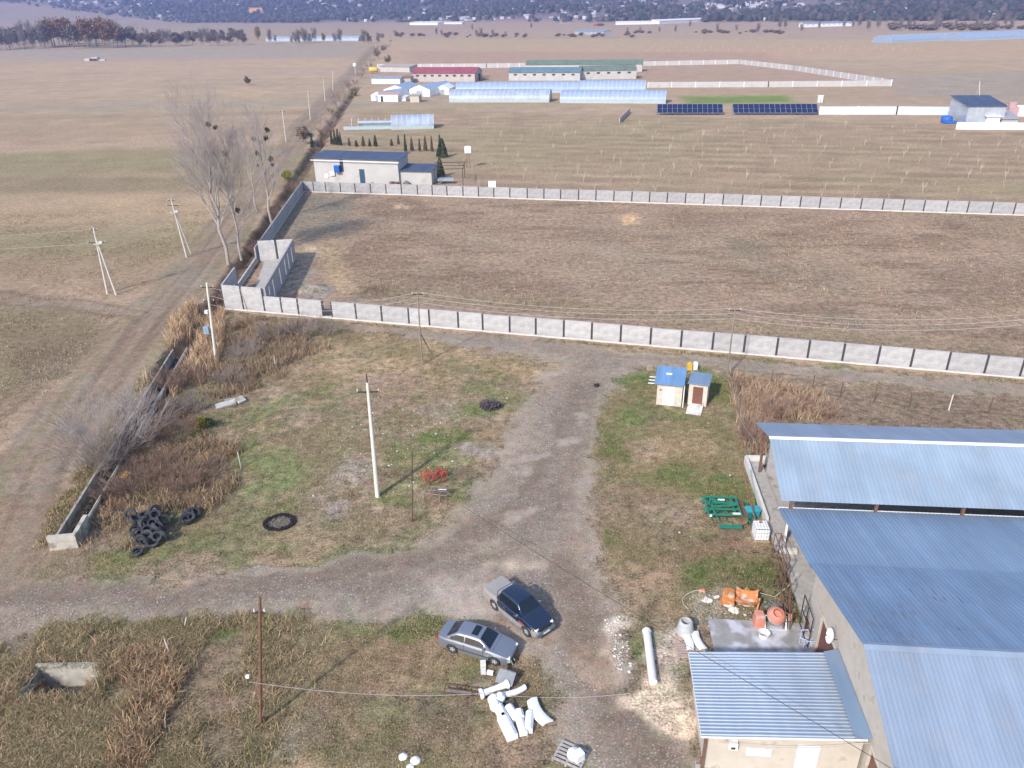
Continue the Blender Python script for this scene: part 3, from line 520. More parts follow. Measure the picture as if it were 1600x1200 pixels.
P_ = thin(sampler(RW, 6500), .40, .35, 221); P_ = P_[pline(P_[:, 0], P_[:, 1], ftr) > 1.0]; blades('brown_weeds', P_, rng.uniform(.35, 1.0, len(P_)), .018, .8, RUS + [(.2, .16, .12), (.24, .21, .12), (.15, .12, .10)], 'reddish brown weeds along the concrete trough', 'weeds', per=9, spread=.2)
RF = [(1140, 590), (1190, 600), (1290, 620), (1310, 655), (1185, 655), (1200, 720), (1165, 715)]
P_ = thin(sampler(RF, 1500), .42, .4, 224); blades('fence_reeds', P_, rng.uniform(.6, 1.5, len(P_)), .02, .6, [(.33, .24, .18), (.26, .18, .14), (.38, .30, .22)], 'dead reeds behind the mesh fence beside the big shed', 'reeds', per=8, spread=.16)
BL = W([(-60, 955), (20, 868), (82, 715), (168, 595)])
VB = [(60, 860), (80, 800), (170, 665), (230, 575), (262, 540), (262, 560), (120, 790), (85, 850)]
P_ = thin(sampler(VB, 2500), .45, .4, 227); blades('verge_grass', P_, rng.uniform(.15, .4, len(P_)), .018, .9, OLV + [(.26, .20, .08)], 'olive verge grass between the dirt track and the trough', per=7, spread=.18)
CF = [(470, 310), (1640, 340), (1640, 590), (1200, 552), (800, 515), (530, 492)]
P_ = thin(sampler(CF, 26000), .52, .25, 230, inv_road=False); blades('field_stubble', P_, rng.uniform(.12, .38, len(P_)), .022, 1.0, [(.33, .25, .19), (.27, .20, .15), (.40, .33, .26), (.20, .145, .11)], 'dry brown weeds and stubble over the walled field', 'weeds', per=4, spread=.25)
LF = [(-60, 640), (-60, 330), (330, 330), (250, 470), (180, 560), (60, 700)]
P_ = thin(sampler(LF, 16000), .52, .2, 233, inv_road=False); P_ = P_[pline(P_[:, 0], P_[:, 1], TR) > 5]; blades('pasture_tufts', P_, rng.uniform(.1, .3, len(P_)), .025, 1.0, [(.28, .23, .15), (.33, .26, .19), (.20, .18, .11)], 'dry tufts over the open pasture left of the track', per=4, spread=.25)
# loose stones
def stones(name, P, s, cols, label):
    k = len(P); s = np.broadcast_to(s, (k,)); t = np.array([(0, 0, 1), (1, 0, 0), (0, 1, 0), (-1, 0, 0), (0, -1, 0), (0, 0, -1)], float); 
    V = t[None] * rng.uniform(.5, 1.0, (k, 6, 1)) * s[:, None, None] * np.array([1, 1, .6]); a = rng.uniform(0, 6.28, k); c_, s_ = np.cos(a)[:, None], np.sin(a)[:, None]
    V = np.stack([V[..., 0] * c_ - V[..., 1] * s_, V[..., 0] * s_ + V[..., 1] * c_, V[..., 2]], -1)
    V += np.stack([P[:, 0], P[:, 1], hz(P[:, 0], P[:, 1]) + .01], 1)[:, None]
    f = np.array([(0, 1, 2), (0, 2, 3), (0, 3, 4), (0, 4, 1), (5, 2, 1), (5, 3, 2), (5, 4, 3), (5, 1, 4)]); Fc = (np.arange(k)[:, None, None] * 6 + f[None]).reshape(-1, 3)
    cols = np.array(cols); cc = np.repeat(cols[rng.integers(0, len(cols), k)] * rng.uniform(.75, 1.2, (k, 1)), 6, 0)
    o = npmesh(name, V.reshape(-1, 3), Fc, GRASSM, cc); return tag(o, label, 'stones', kind='stuff')
RPX = [(530, 500), (900, 536), (1640, 610), (1640, 625), (1200, 583), (1000, 572), (935, 660), (925, 760), (945, 920), (985, 1060), (1075, 1150), (1100, 1210), (900, 1210), (845, 1070), (825, 1010), (700, 965), (300, 975), (0, 1000), (-60, 900), (250, 900), (480, 884), (640, 850), (780, 730), (820, 625), (860, 575)]
P_ = sampler(RPX, 22000); n_ = fbm(P_[:, 0], P_[:, 1], .35, 240, 3); P_ = P_[rng.uniform(0, 1, len(P_)) < sstep(.46, .64, n_)]
stones('gravel_stones', P_, rng.exponential(.024, len(P_)).clip(.016, .13), [(.30, .265, .23), (.34, .30, .265), (.25, .22, .19), (.42, .38, .345)], 'loose pale stones scattered over the gravel road')
P_ = sampler(YR, 330); stones('yard_stones', P_, rng.exponential(.035, len(P_)).clip(.02, .18), [(.45, .42, .39), (.52, .49, .46), (.36, .33, .29)], 'pale stones lying in the grass around the two small huts')
P_ = np.concatenate([sampler([(600, 590), (800, 600), (780, 700), (640, 760), (500, 830), (480, 760)], 900), sampler([(1075, 925), (1135, 920), (1200, 975), (1090, 985)], 300), sampler([(940, 960), (975, 960), (990, 1050), (965, 1050)], 420)])
stones('rubble_stones', P_, rng.exponential(.04, len(P_)).clip(.02, .2), [(.5, .48, .45), (.62, .6, .56), (.38, .35, .32)], 'pale rubble strewn over the turf by the tall white pole')
# ---------------------------------------------------------------- shared materials
CONC = mat('concrete', (.40, .375, .34), .9, var=.2, scale=2.5, bump=.3, bscale=25, dirt=(.22, .20, .17), dth=.6)
CONCW = mat('whitish_concrete', (.62, .60, .56), .85, var=.1, scale=2, dirt=(.38, .36, .33), dth=.62)
CONCD = mat('recess_shade_concrete', (.055, .055, .06), .95, var=.3)  # near-black colour carries the shade of the recessed wall posts
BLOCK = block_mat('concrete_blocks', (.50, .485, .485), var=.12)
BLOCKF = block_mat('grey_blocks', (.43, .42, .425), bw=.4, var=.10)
CREAM = mat('cream_render', (.50, .45, .385), .9, var=.12, scale=1.2, dirt=(.36, .31, .25), dth=.58)
WHITE = mat('white_paint', (.80, .80, .79), .5, var=.06, scale=4, dirt=(.6, .58, .54), dth=.66)
WHITEP = mat('white_plastic', (.82, .83, .85), .35, var=.05, scale=3, dirt=(.62, .6, .56), dth=.68)
BLUE = sheet_mat('blue_roof_sheet', (.19, .268, .375), .62, .1, streak=.07, var=.09)
BLUE2 = sheet_mat('weathered_blue_sheet', (.168, .242, .35), .62, .1, rust=.955, streak=.12, var=.10)
BLUEL = sheet_mat('pale_blue_sheet', (.235, .295, .385), .6, .15, streak=.06, var=.10)
BLUES = sheet_mat('light_blue_sheet', (.275, .35, .43), .58, .15, streak=.05, var=.14)
ZINC = sheet_mat('zinc_sheet', (.44, .50, .57), .34, .6, streak=.06, var=.08)
BROWND = mat('brown_paint', (.175, .07, .05), .55, var=.12, scale=4, dirt=(.11, .06, .05), dth=.62)
RUST = mat('rusty_steel', (.16, .085, .06), .85, var=.35, scale=8)
STEELD = mat('dark_steel', (.06, .05, .05), .6, metal=.3)
WOODG = mat('grey_wood', (.20, .16, .13), .9, var=.3, scale=6, stretch=(1, 1, .2))
WOOD = mat('pale_timber', (.36, .28, .20), .85, var=.25, scale=8)
RUBBER = mat('tyre_rubber', (.034, .036, .045), .8, var=.35, scale=6, dirt=(.10, .095, .09), dth=.6)  # bluish tyre sheen put into the base colour
BARKW = mat('pale_bark', (.34, .30, .275), .95, var=.3, scale=3)
BARK = mat('grey_bark', (.23, .20, .18), .95, var=.3, scale=3)
GLASS = mat('car_glass', (.008, .014, .024), .08, spec=.7, var=.05)
CHROME = mat('chrome', (.6, .6, .62), .2, metal=.9)
INSUL = mat('insulator', (.55, .5, .45), .3)
FILM = mat('greenhouse_film', (.29, .335, .41), .42, var=.08, scale=.6, dirt=(.33, .40, .52), dth=.5, dscale=.3)
# ---------------------------------------------------------------- panel walls
def panel_wall(name, label, A, B, posts, h, th_, m, postw=.24, plinth=.16, plw=.34, gap=None, hfun=None, postm=CONCD, group=None):
    A, B = Vector(A[:2]), Vector(B[:2]); d = B - A; L_ = d.length; rz = math.atan2(d[1], d[0])
    t = thing(name, label, 'wall', (A[0], A[1], 0), rz, group); n = len(posts)
    MB().box(((posts[0] + posts[-1]) / 2, 0, plinth / 2 - .15), (posts[-1] - posts[0] + .3, plw, plinth + .3)).build('plinth', CONCW, t)
    cache = {}
    for i in range(n - 1):
        a, b = posts[i] + postw / 2, posts[i + 1] - postw / 2
        if gap is not None and i == gap: continue
        hh = hfun(i) if hfun else h
        k = (round(b - a, 1), round(hh, 2))
        if k in cache and False: pass
        hh += R_.uniform(-.05, .04); o = MB().box((0, 0, hh / 2), (b - a, th_, hh)).build('panel', m, t, loc=((a + b) / 2, R_.uniform(-.015, .015), plinth)); o.rotation_euler = (R_.uniform(-.012, .012), 0, 0)
    for i in range(n):
        hh = max(hfun(i) if hfun and i < n - 1 else h, hfun(i - 1) if hfun and i else 0) - .12
        MB().box((0, 0, hh / 2), (postw - .02, .12, hh)).build('post', postm, t, loc=(posts[i], .03, plinth))
    return t
NA, NB_ = G(352, 482.5), G(1600, 591)
def tpos(px, y, A, B):                                   # where the sight line of a column meets the wall line
    d = ray(px, y); n = Vector((-(B - A)[1], (B - A)[0])); s = n.dot(Vector((A[0], A[1]))) / (n[0] * d[0] + n[1] * d[1])
    p = Vector((d[0] * s, d[1] * s)); u = Vector(((B - A)[0], (B - A)[1])).normalized(); return (p - Vector((A[0], A[1]))).dot(u)
yn = lambda x: 482.5 + (x - 352) * (591 - 482.5) / (1600 - 352)
npx = [352, 382, 415, 442, 468, 506, 520, 558, 598, 640, 672, 717, 755, 797, 837.5, 881, 924.5, 969.5, 1016, 1063.5, 1112.5, 1161.5, 1212, 1261, 1315, 1369.5, 1421.5, 1478, 1536.5, 1592]
np_ = [tpos(x, yn(x), NA, NB_) for x in npx]
for k in range(4): np_.append(np_[-1] + 3.25)
panel_wall('boundary_wall', 'long pale concrete block wall with shade-dark recessed posts running across beside the gravel road', NA, NB_, np_, 2.05, .2, BLOCK, gap=5, hfun=lambda i: 3.1 if i < 2 else 2.05)
FAe, FBe = G(474, 299.5), G(1600, 336.5)
yf = lambda x: 299.5 + (x - 474) * 37 / 1126
fpx = [474, 491, 510, 533, 556, 580, 604, 628, 653, 676, 699, 724, 748, 772, 797, 824, 850, 876, 904, 931, 959, 987, 1014.5, 1042, 1070.5, 1099.5, 1129, 1159, 1188, 1219, 1249.5, 1280, 1312, 1344, 1378, 1410, 1442, 1477.5, 1510, 1547.5, 1582.5]
fp_ = [tpos(x, yf(x), FAe, FBe) for x in fpx]
for k in range(3): fp_.append(fp_[-1] + 3.6)
panel_wall('boundary_wall', 'far concrete block wall with shade-dark recessed posts between the walled field and the young orchard', FAe, FBe, fp_, 2.0, .2, BLOCKF, plw=.5)
# left side wall with a lower stretch where the roofless room opens
LA, LB = G(352, 482.5), G(474, 299.5); Ld = LB - LA; LL = Ld.length; lz = math.atan2(Ld[1], Ld[0])
t = thing('boundary_wall', 'bluish shaded side wall along the ditch from the roofless room to the far wall', 'wall', LA, lz)
y0w = (G(402, 378, 3.2) - LA).length; yt1 = (G(372, 419, 3.2) - LA).length
MB().box((LL / 2 + .2, 0, 0), (LL, .34, .3)).build('plinth', CONCW, t)
MB().box((yt1 / 2 + .1, 0, 1.6), (yt1 - .3, .2, 3.1)).build('panel', BLOCK, t)
MB().box(((yt1 + y0w) / 2, 0, .45), (y0w - yt1, .2, .6)).build('low_panel', BLOCK, t)
k = y0w + .1
while k < LL - 1:
    e = min(k + 3.2, LL - .2); MB().box(((k + e) / 2, 0, 1.17), (e - k - .2, .2, 2.04)).build('panel', BLOCKF, t); MB().box((e, .02, 1.1), (.18, .14, 1.9)).build('post', CONCD, t); k = e
# roofless block room
p0 = G(353, 447, 3.25); p1 = G(412, 450, 3.25); p2 = G(457, 373, 3.25); p3 = G(402, 376, 3.25)
c0 = Vector((p1[0], p1[1], 0)); dr = Vector((p2[0] - p1[0], p2[1] - p1[1], 0)); Lr = dr.length; rzr = math.atan2(dr[1], dr[0])
t = thing('roofless_room', 'roofless grey block room with slotted side wall in the corner of the walled field', 'building', c0, rzr)
mb = MB(); slots = [.10, .22, .44, .62, .74, .88]; xs = [.15]; 
for s_ in slots: xs += [s_ * Lr - .2, s_ * Lr + .2]
xs.append(Lr)
for i in range(0, len(xs) - 1, 2): mb.box(((xs[i] + xs[i + 1]) / 2, 0, 1.6), (xs[i + 1] - xs[i], .2, 3.2))
for s_ in slots: mb.box((s_ * Lr, 0, .2), (.4, .2, .4)); mb.box((s_ * Lr, 0, 3.0), (.4, .2, .4))
mb.build('side_wall', BLOCKF, t)
bl = Vector((p3[0] - c0[0], p3[1] - c0[1], 0)); ml = Matrix.Rotation(-rzr, 3, 'Z'); q3 = ml @ bl; q2 = Vector((Lr, 0, 0)); dq = q3 - q2; n_ = dq.normalized()
mb = MB(); a, b = q2 + n_ * .12, q2 + n_ * (dq.length * .47); mb.bar(a + Vector((0, 0, 1.6)), b + Vector((0, 0, 1.6)), .2, 3.2); a, b = q2 + n_ * (dq.length * .53), q3; mb.bar(a + Vector((0, 0, 1.6)), b + Vector((0, 0, 1.6)), .2, 3.2); mb.build('back_wall', BLOCK, t)
mm_ = q2 + n_ * (dq.length * .5); MB().box((mm_[0], mm_[1], 1.55), (.22, .22, 3.1)).build('post', CONCD, t)
v0 = ml @ (Vector((G(372, 440)[0], G(372, 440)[1], 0)) - c0); f0 = ml @ (Vector((p0[0], p0[1], 0)) - c0)
vs = [(f0 * .55), Vector((.1, .2, 0)), Vector((Lr - .15, .12, 0)), q3 * .98 + q2 * .02 - n_ * .6]
mb = MB(); mb.add([(v[0], v[1], .28) for v in vs] + [(v[0], v[1], -.1) for v in vs], [(0, 1, 2, 3), (7, 6, 5, 4)] + [(i, i + 4, (i + 1) % 4 + 4, (i + 1) % 4) for i in range(4)]); mb.build('floor_slab', CONC, t)
mb = MB(); e_ = vs[0] * .9; mb.bar(vs[0] + Vector((0, 0, .3)), vs[0] + Vector((.3, .4, 2.9)), .1); mb.bar(vs[0] + Vector((.2, 0, .3)), f0 + Vector((2.4, -.4, 2.6)), .1); mb.build('timber_props', WOOD, t)
# ---------------------------------------------------------------- the big sheds on the right
AZ = rad(5.7); E1 = Vector((math.cos(AZ), -math.sin(AZ), 0)); E2 = Vector((math.sin(AZ), math.cos(AZ), 0))
def S(x, y, z=0): return E1 * x + E2 * y + Vector((0, 0, z))
def onX(px, py, X_):
    d = Vector(ray(px, py)); t = X_ / d.dot(E1); return (d * t).dot(E2), CAM_H + d[2] * t
RX = 13.72
A1, R1, B1 = onX(1180, 660, RX), onX(1202, 683, RX), onX(1221, 782.5, RX); C2, M2, R2, D2 = onX(1216, 793, RX), onX(1265, 881, RX), onX(1349, 1008, RX), onX(1396, 1200, RX)
def ribbed(mb, sec, x0, x1, pitch, hh, th_=.03):
    """sheet over the section line sec [(y, z)...] with ribs running along the section"""
    xs = []; x = x0
    while x < x1: xs += [(x, 0), (x + pitch * .55, 0), (x + pitch * .68, hh), (x + pitch * .87, hh)]; x += pitch
    xs.append((x1, 0)); n = len(xs); o = []
    for y, z in sec: o += [(a, y, z + h) for a, h in xs]
    mb.add(o, [(j * n + i, j * n + i + 1, (j + 1) * n + i + 1, (j + 1) * n + i) for j in range(len(sec) - 1) for i in range(n - 1)]); return mb
O = S(14, 0)
t = thing('open_shed', 'long open sided shed with smooth pale blue gable roof, farthest of the big sheds', 'shed', O, -AZ)
xo = RX - 14; LEN = 47
def ln(a, b, n): return [(a[0] + (b[0] - a[0]) * i / n, a[1] + (b[1] - a[1]) * i / n) for i in range(n + 1)]
ribbed(MB(), ln(B1, R1, 3), xo, LEN, .28, .012).build('roof', BLUES, t)
ribbed(MB(), ln((R1[0] + .001, R1[1] + .002), A1, 2), xo, LEN, .28, .012).build('roof', BLUEL, t)
MB().prism([(R1[0] - .22, R1[1] - .03), (R1[0], R1[1] + .06), (R1[0] + .22, R1[1] - .02), (R1[0], R1[1] - .0)], xo - .02, LEN, 'x').build('ridge_cap', WHITE, t)
for i in range(9):
    x = .5 + i * 5.6
    for y, z in ((B1[0] + .35, B1[1]), (A1[0] - .35, A1[1])): MB().box((x, y, (z - .15) / 2), (.18, .18, z - .15)).build('post', RUST, t)
    mb = MB(); mb.bar((x, B1[0] + .3, B1[1] - .1), (x, A1[0] - .3, A1[1] - .1), .1); mb.bar((x, B1[0] + .3, B1[1] - .04), (x, R1[0], R1[1] - .12), .1); mb.bar((x, R1[0], R1[1] - .12), (x, A1[0] - .3, A1[1] - .05), .1); mb.bar((x, R1[0], R1[1] - .15), (x, R1[0], B1[1] - .1), .08)
    mb.build('truss', RUST, t)
MB().box((LEN / 2, A1[0] - .45, 1.6), (LEN - 2, .2, 3.2)).build('back_wall', BLOCKF, t)
MB().box((LEN / 2 + 1, (B1[0] + A1[0]) / 2, .06), (LEN, A1[0] - B1[0] - .6, .28)).build('floor_slab', CONC, t)
# store building: plastered gable wall, weathered blue far slope with a lower canopy, pale near slope
t = thing('store_building', 'large plastered store with weathered blue and pale blue gable roof at lower right', 'building', O, -AZ)
NE = (R2[0] + (D2[0] - R2[0]) * 1.55, R2[1] + (D2[1] - R2[1]) * 1.55)
ribbed(MB(), ln((R2[0] + .003, R2[1] + .002), (M2[0] + .12, M2[1] - .03), 4), xo, LEN, .25, .018).build('roof', BLUE2, t)
ribbed(MB(), ln((M2[0] - .35, M2[1] - .05), C2, 3), xo, LEN, .25, .018).build('canopy_roof', BLUE, t)
ribbed(MB(), ln(NE, R2, 4), xo, LEN, .22, .011).build('roof', BLUEL, t)
MB().prism([(R2[0] - .25, R2[1] - .06), (R2[0], R2[1] + .07), (R2[0] + .25, R2[1] - .01), (R2[0], R2[1] + .01)], xo - .02, LEN, 'x').build('ridge_cap', BLUEL, t)
MB().prism([(C2[0] - .02, C2[1] + .03), (C2[0] + .05, C2[1] + .03), (C2[0] + .05, C2[1] - .1), (C2[0] - .02, C2[1] - .1)], xo, LEN, 'x').build('gutter', WHITE, t)
wy1 = M2[0] - .5; g1 = (31.9, 34.8); g2 = onX(1361, 1168, 14)
mb = MB(); zr_ = lambda y: (R2[1] + (M2[1] - R2[1]) * (y - R2[0]) / (M2[0] - R2[0]) if y > R2[0] else R2[1] + (NE[1] - R2[1]) * (y - R2[0]) / (NE[0] - R2[0])) - .1
prof = [(NE[0] + .3, 0), (g2[0] - 3.2, 0), (g2[0] - 3.2, g2[1]), (g2[0], g2[1]), (g2[0], 0), (g1[0], 0), (g1[0], 2.9), (g1[1], 2.9), (g1[1], 0), (wy1, 0), (wy1, zr_(wy1)), (R2[0], zr_(R2[0])), (NE[0] + .3, zr_(NE[0] + .3))]
mb.prism(prof, 0, .3, 'x'); mb.build('gable_wall', CREAM, t)
MB().box((LEN / 2 + .3, wy1 - .15, (zr_(wy1) - .1) / 2), (LEN - .02, .3, zr_(wy1) - .1)).build('rear_wall', BLOCKF, t)
MB().box((LEN / 2 + .3, NE[0] + .45, (zr_(NE[0]) - .1) / 2), (LEN - .02, .3, zr_(NE[0]) - .1)).build('front_wall', CREAM, t)
for g_, z_ in ((g1, 2.9), ((g2[0] - 3.2, g2[0]), g2[1])):
    MB().box((.12, (g_[0] + g_[1]) / 2, z_ / 2), (.06, g_[1] - g_[0] - .1, z_ - .06)).build('gate', BROWND, t)
    mb = MB(); mb.box((-.02, g_[0], z_ / 2), (.08, .1, z_)); mb.box((-.02, g_[1], z_ / 2), (.08, .1, z_)); mb.box((-.02, (g_[0] + g_[1]) / 2, z_ + .05), (.08, g_[1] - g_[0] + .1, .1)); mb.build('gate_frame', CREAM, t)
for i in range(8):
    MB().box((.4 + i * 6, C2[0] - .35, (C2[1] - .12) / 2), (.14, .14, C2[1] - .12)).build('canopy_post', WHITE, t)
mb = MB(); 
for i in range(3): mb.bar((.2, C2[0] - .3 - i * 2.4, C2[1] - .25 + i * .4), (LEN - 1, C2[0] - .3 - i * 2.4, C2[1] - .25 + i * .4), .1)
mb.build('purlins', RUST, t)
MB().box((LEN / 2, (wy1 + C2[0]) / 2 + .2, .05), (LEN, C2[0] - wy1 - .2, .2)).build('floor_slab', CONC, t)
mb = MB(); yy, zz = onX(1307, 995, 13.9); o = mb.lathe([(.02, 0), (.16, .02), (.30, .08), (.40, .17), (.42, .19), (.30, .10), (.02, .02)], 20, mtx=Matrix.Rotation(rad(-75), 3, 'Y')).build('dish', WHITEP, None, smooth=40)
sdish = thing('satellite_dish', 'white satellite dish fixed high on the plastered gable wall', 'dish', S(13.97, yy, zz - .2), -AZ); o.parent = sdish; o.location = (-.25, 0, .2)
MB().tube([(0, 0, 0), (-.15, 0, .0), (-.25, 0, .2)], .02).build('bracket', STEELD, sdish); MB().tube([(-.3, 0, .05), (-.62, 0, .26)], .012).box((-.64, 0, .28), (.07, .06, .06)).build('feed_arm', STEELD, sdish)
# lean-to annex with a ribbed zinc roof
t = thing('annex', 'low annex with ribbed zinc roof built against the plastered store', 'annex', O, -AZ)
ax0, ax1, ay0, ay1 = 6.18 - 14, -.18, 26.3, 31.65
zs = lambda x: 2.7 + (x - ax0) / (ax1 - ax0) * .5
ys = []; y = ay0
while y < ay1 - .05: ys += [(y, 0), (y + .075, .0), (y + .105, .045), (y + .165, .045), (y + .195, 0)]; y += .208
ys.append((ay1, 0)); mb = MB(); nn = len(ys); xsn = [ax0, ax0 + 2.02, ax0 + 2.0, ax0 + 5, ax1 - .55]
ofs = [0, 0, .012, .012, .012]
mb.add([(x, y_, zs(x) + h + of) for x, of in zip(xsn, ofs) for y_, h in ys], [(i * nn + j, (i + 1) * nn + j, (i + 1) * nn + j + 1, i * nn + j + 1) for i in (0, 2, 3) for j in range(nn - 1)]); mb.build('roof', ZINC, t)
mb = MB(); mb.add([(ax1 - .6, ay0 - .03, zs(ax1) + .06), (ax1 + .15, ay0 - .1, zs(ax1) + .16), (ax1 + .15, ay1 + .2, zs(ax1) + .16), (ax1 - .62, ay1 + .03, zs(ax1) + .07)], [(0, 1, 2, 3)]); mb.build('flashing', BLUE, t)
mb = MB(); mb.box(((ax0 + ax1) / 2 + .2, ay0 + .45, 1.3), (ax1 - ax0 - .4, .22, 2.5)); mb.box(((ax0 + ax1) / 2 + .2, ay1 - .35, 1.3), (ax1 - ax0 - .4, .22, 2.5)); mb.box((ax0 + .5, (ay0 + ay1) / 2, 1.27), (.22, ay1 - ay0 - 1.02, 2.46)); mb.build('wall', CREAM, t)
mb = MB(); mb.box(((ax0 + ax1) / 2, ay0 + .02, zs((ax0 + ax1) / 2) - .07), (ax1 - ax0, .05, .1), ry=-math.atan2(.5, ax1 - ax0)); mb.box((ax0 + .02, (ay0 + ay1) / 2, 2.62), (.05, ay1 - ay0, .1)); mb.build('fascia', WHITE, t)
MB().box((ax0 + 5.2, ay0 + .32, 1.15), (1.05, .05, 2.0)).build('door', mat('pale_panel', (.62, .63, .72), .5), t)
MB().box((ax0 + .28, ay0 + .2, 1.25), (.12, .12, 2.5)).build('post', RUST, t)
f = MB().box((ax0 + 1.6, ay0 + .2, 2.0), (.42, .26, .42)).build('meter_box', WHITE, t); MB().box((ax0 + 1.6, ay0 + .06, 1.93), (.2, .03, .14)).build('box_window', STEELD, f)
MB().box((ax0 + 2.9, ay0 + .3, 1.5), (1.2, .04, .5)).build('window', mat('pale_glass', (.7, .7, .72), .2), t)
MB().box(((ax0 + ax1) / 2, ay0 - .6, .02), (ax1 - ax0, 2.2, .2)).build('step_slab', CONC, t)
# concrete yard slab, loading platform, scaffold rubbish along the sheds
pl = thing('platform', 'raised concrete loading platform with a low kerb wall beside the open shed', 'platform', O, -AZ)
a = [( (G(px, py, .35) - O).dot(E1), (G(px, py, .35) - O).dot(E2)) for px, py in ((1165, 718), (1212, 722), (1262, 862), (1196, 858))]
x0_, y1_ = a[0][0], a[0][1]; y0_ = a[3][1]
MB().box((x0_ / 2 + .5, (y0_ + y1_) / 2, .12), (-x0_ + .99, y1_ - y0_, .36)).build('slab', CONC, pl)
mb = MB(); mb.box((x0_, (y0_ + y1_) / 2 + 1.6, .35), (.22, y1_ - y0_ - 3.2, .75)); mb.box((x0_ / 2 + 1, y1_, .35), (-x0_ + 2, .22, .75)); mb.box((x0_ / 2 + .6, y0_ - .02, .2), (-x0_ + 1, .3, .5)); mb.build('kerb', CONCW, pl)
ys_ = thing('yard_slab', 'grey concrete apron with puddle stains in front of the brown gate', 'slab', O, -AZ)
MB().box((-2.9, 34.9, .0), (5.8, 4.6, .16)).build('apron', mat('wet_concrete', (.30, .29, .28), .6, var=.2, scale=1.5, dirt=(.52, .52, .57), dth=.5, dscale=.75), ys_)
def lattice(nm, label, pts, w_, hgt):
    (x0, y0), (x1, y1) = pts; P0, P1 = S(x0, y0), S(x1, y1); d = P1 - P0; L_ = d.length; t = thing(nm, label, 'scaffold', P0, math.atan2(d[1], d[0]))
    for x in (0, L_):
        for y in (0, w_): MB().tube([(x, y, 0), (x, y, hgt)], .035, 6).build('upright', RUST, t)
    mb = MB(); n = max(2, int(hgt / .9))
    for i in range(1, n + 1):
        z = hgt * i / n
        for y in (0, w_): mb.tube([(0, y, z), (L_, y, z)], .035, 5)
        mb.tube([(0, 0, z), (0, w_, z)], .03, 5); mb.tube([(L_, 0, z), (L_, w_, z)], .03, 5)
    mb.build('rail', RUST, t)
    mb = MB(); mb.tube([(0, 0, 0), (L_, 0, hgt)], .03, 5); mb.tube([(0, w_, hgt), (L_, w_, 0)], .03, 5); mb.build('brace', RUST, t); return t
lattice('scaffold_frame', 'rusty scaffold frame standing against the open gap between the two roofs', ((13.75, 41.0), (13.75, 43.6)), .4, 2.0)
lattice('scaffold_frame', 'rusty scaffold frame leaning beside the blue canopy edge above the green turf', ((13.3, 38.6), (13.3, 40.6)), .5, 1.9)
t = lattice('scaffold_frame', 'grey steel frame on the grass next to the salmon cement mixer', ((13.0, 36.6), (13.2, 38.2)), .4, 1.3)
t = thing('gate_leaf', 'open steel gate frame leaning on the plastered wall by the brown gate', 'gate', S(13.7, 35.2), rad(84)); mb = MB()
for a_, b_ in (((0, 0, .1), (0, 0, 2.3)), ((2, 0, .1), (2, 0, 2.3)), ((0, 0, 2.3), (2, 0, 2.3)), ((0, 0, .1), (2, 0, .1)), ((0, 0, 1.2), (2, 0, 1.2)), ((1, 0, .1), (1, 0, 2.3))): mb.bar(a_, b_, .05)
mb.build('frame', STEELD, t)
for i, (x, y, x2, y2, lb) in enumerate(((12.9, 47.0, 12.2, 50.8, 'long rusty pipe leaning over the loading platform, white at its foot'), (13.4, 44.0, 12.9, 41.2, 'rusty steel bar leaning between the platform and the blue canopy'))):
    solo(MB().tube([(0, 0, .35), tuple(S(x2, y2, 3.2 - i) - S(x, y))], .06, 8), 'steel_pipe', RUST, lb, 'pipe', S(x, y))
# mesh fence along the shed side and the road
def mesh_fence(label, pts, h, sp, m, posts_white=(), wire=.012):
    t = thing('wire_fence', label, 'fence', (pts[0][0], pts[0][1], 0)); o = Vector((pts[0][0], pts[0][1], 0)); P = []
    for a, b in zip(pts[:-1], pts[1:]):
        a, b = Vector((a[0], a[1], 0)), Vector((b[0], b[1], 0)); n = max(1, round((b - a).length / sp)); P += [a.lerp(b, i / n) - o for i in range(n)]
    P.append(Vector((pts[-1][0], pts[-1][1], 0)) - o)
    for i, p in enumerate(P):
        MB().tube([p - Vector((0, 0, .2)), p + Vector((R_.uniform(-.06, .06), R_.uniform(-.06, .06), h + R_.uniform(-.1, .25)))], .06 if i in posts_white else .05, 6).build('post', CONCW if i in posts_white else m, t)
    mb = MB(); 
    for z in (h, h * .5, .15):
        mb.tube([p + Vector((0, 0, z)) for p in P], wire * 1.4, 4, cap=False)
    mb.build('wire', m, t); return t
FW = mesh_fence('rusty wire fence with thin posts along the gravel road right of the huts', [G(1140, 600)[:2], G(1268, 612)[:2], G(1312, 621)[:2], G(1420, 637)[:2], G(1545, 646)[:2], G(1700, 665)[:2]], 1.6, 3.6, RUST, (6, 9))
t = mesh_fence('sagging grey mesh fence running from the brown door hut to the loading platform', [G(1140, 600)[:2], G(1152, 650)[:2], G(1170, 718)[:2]], 1.4, 2.4, WOODG)
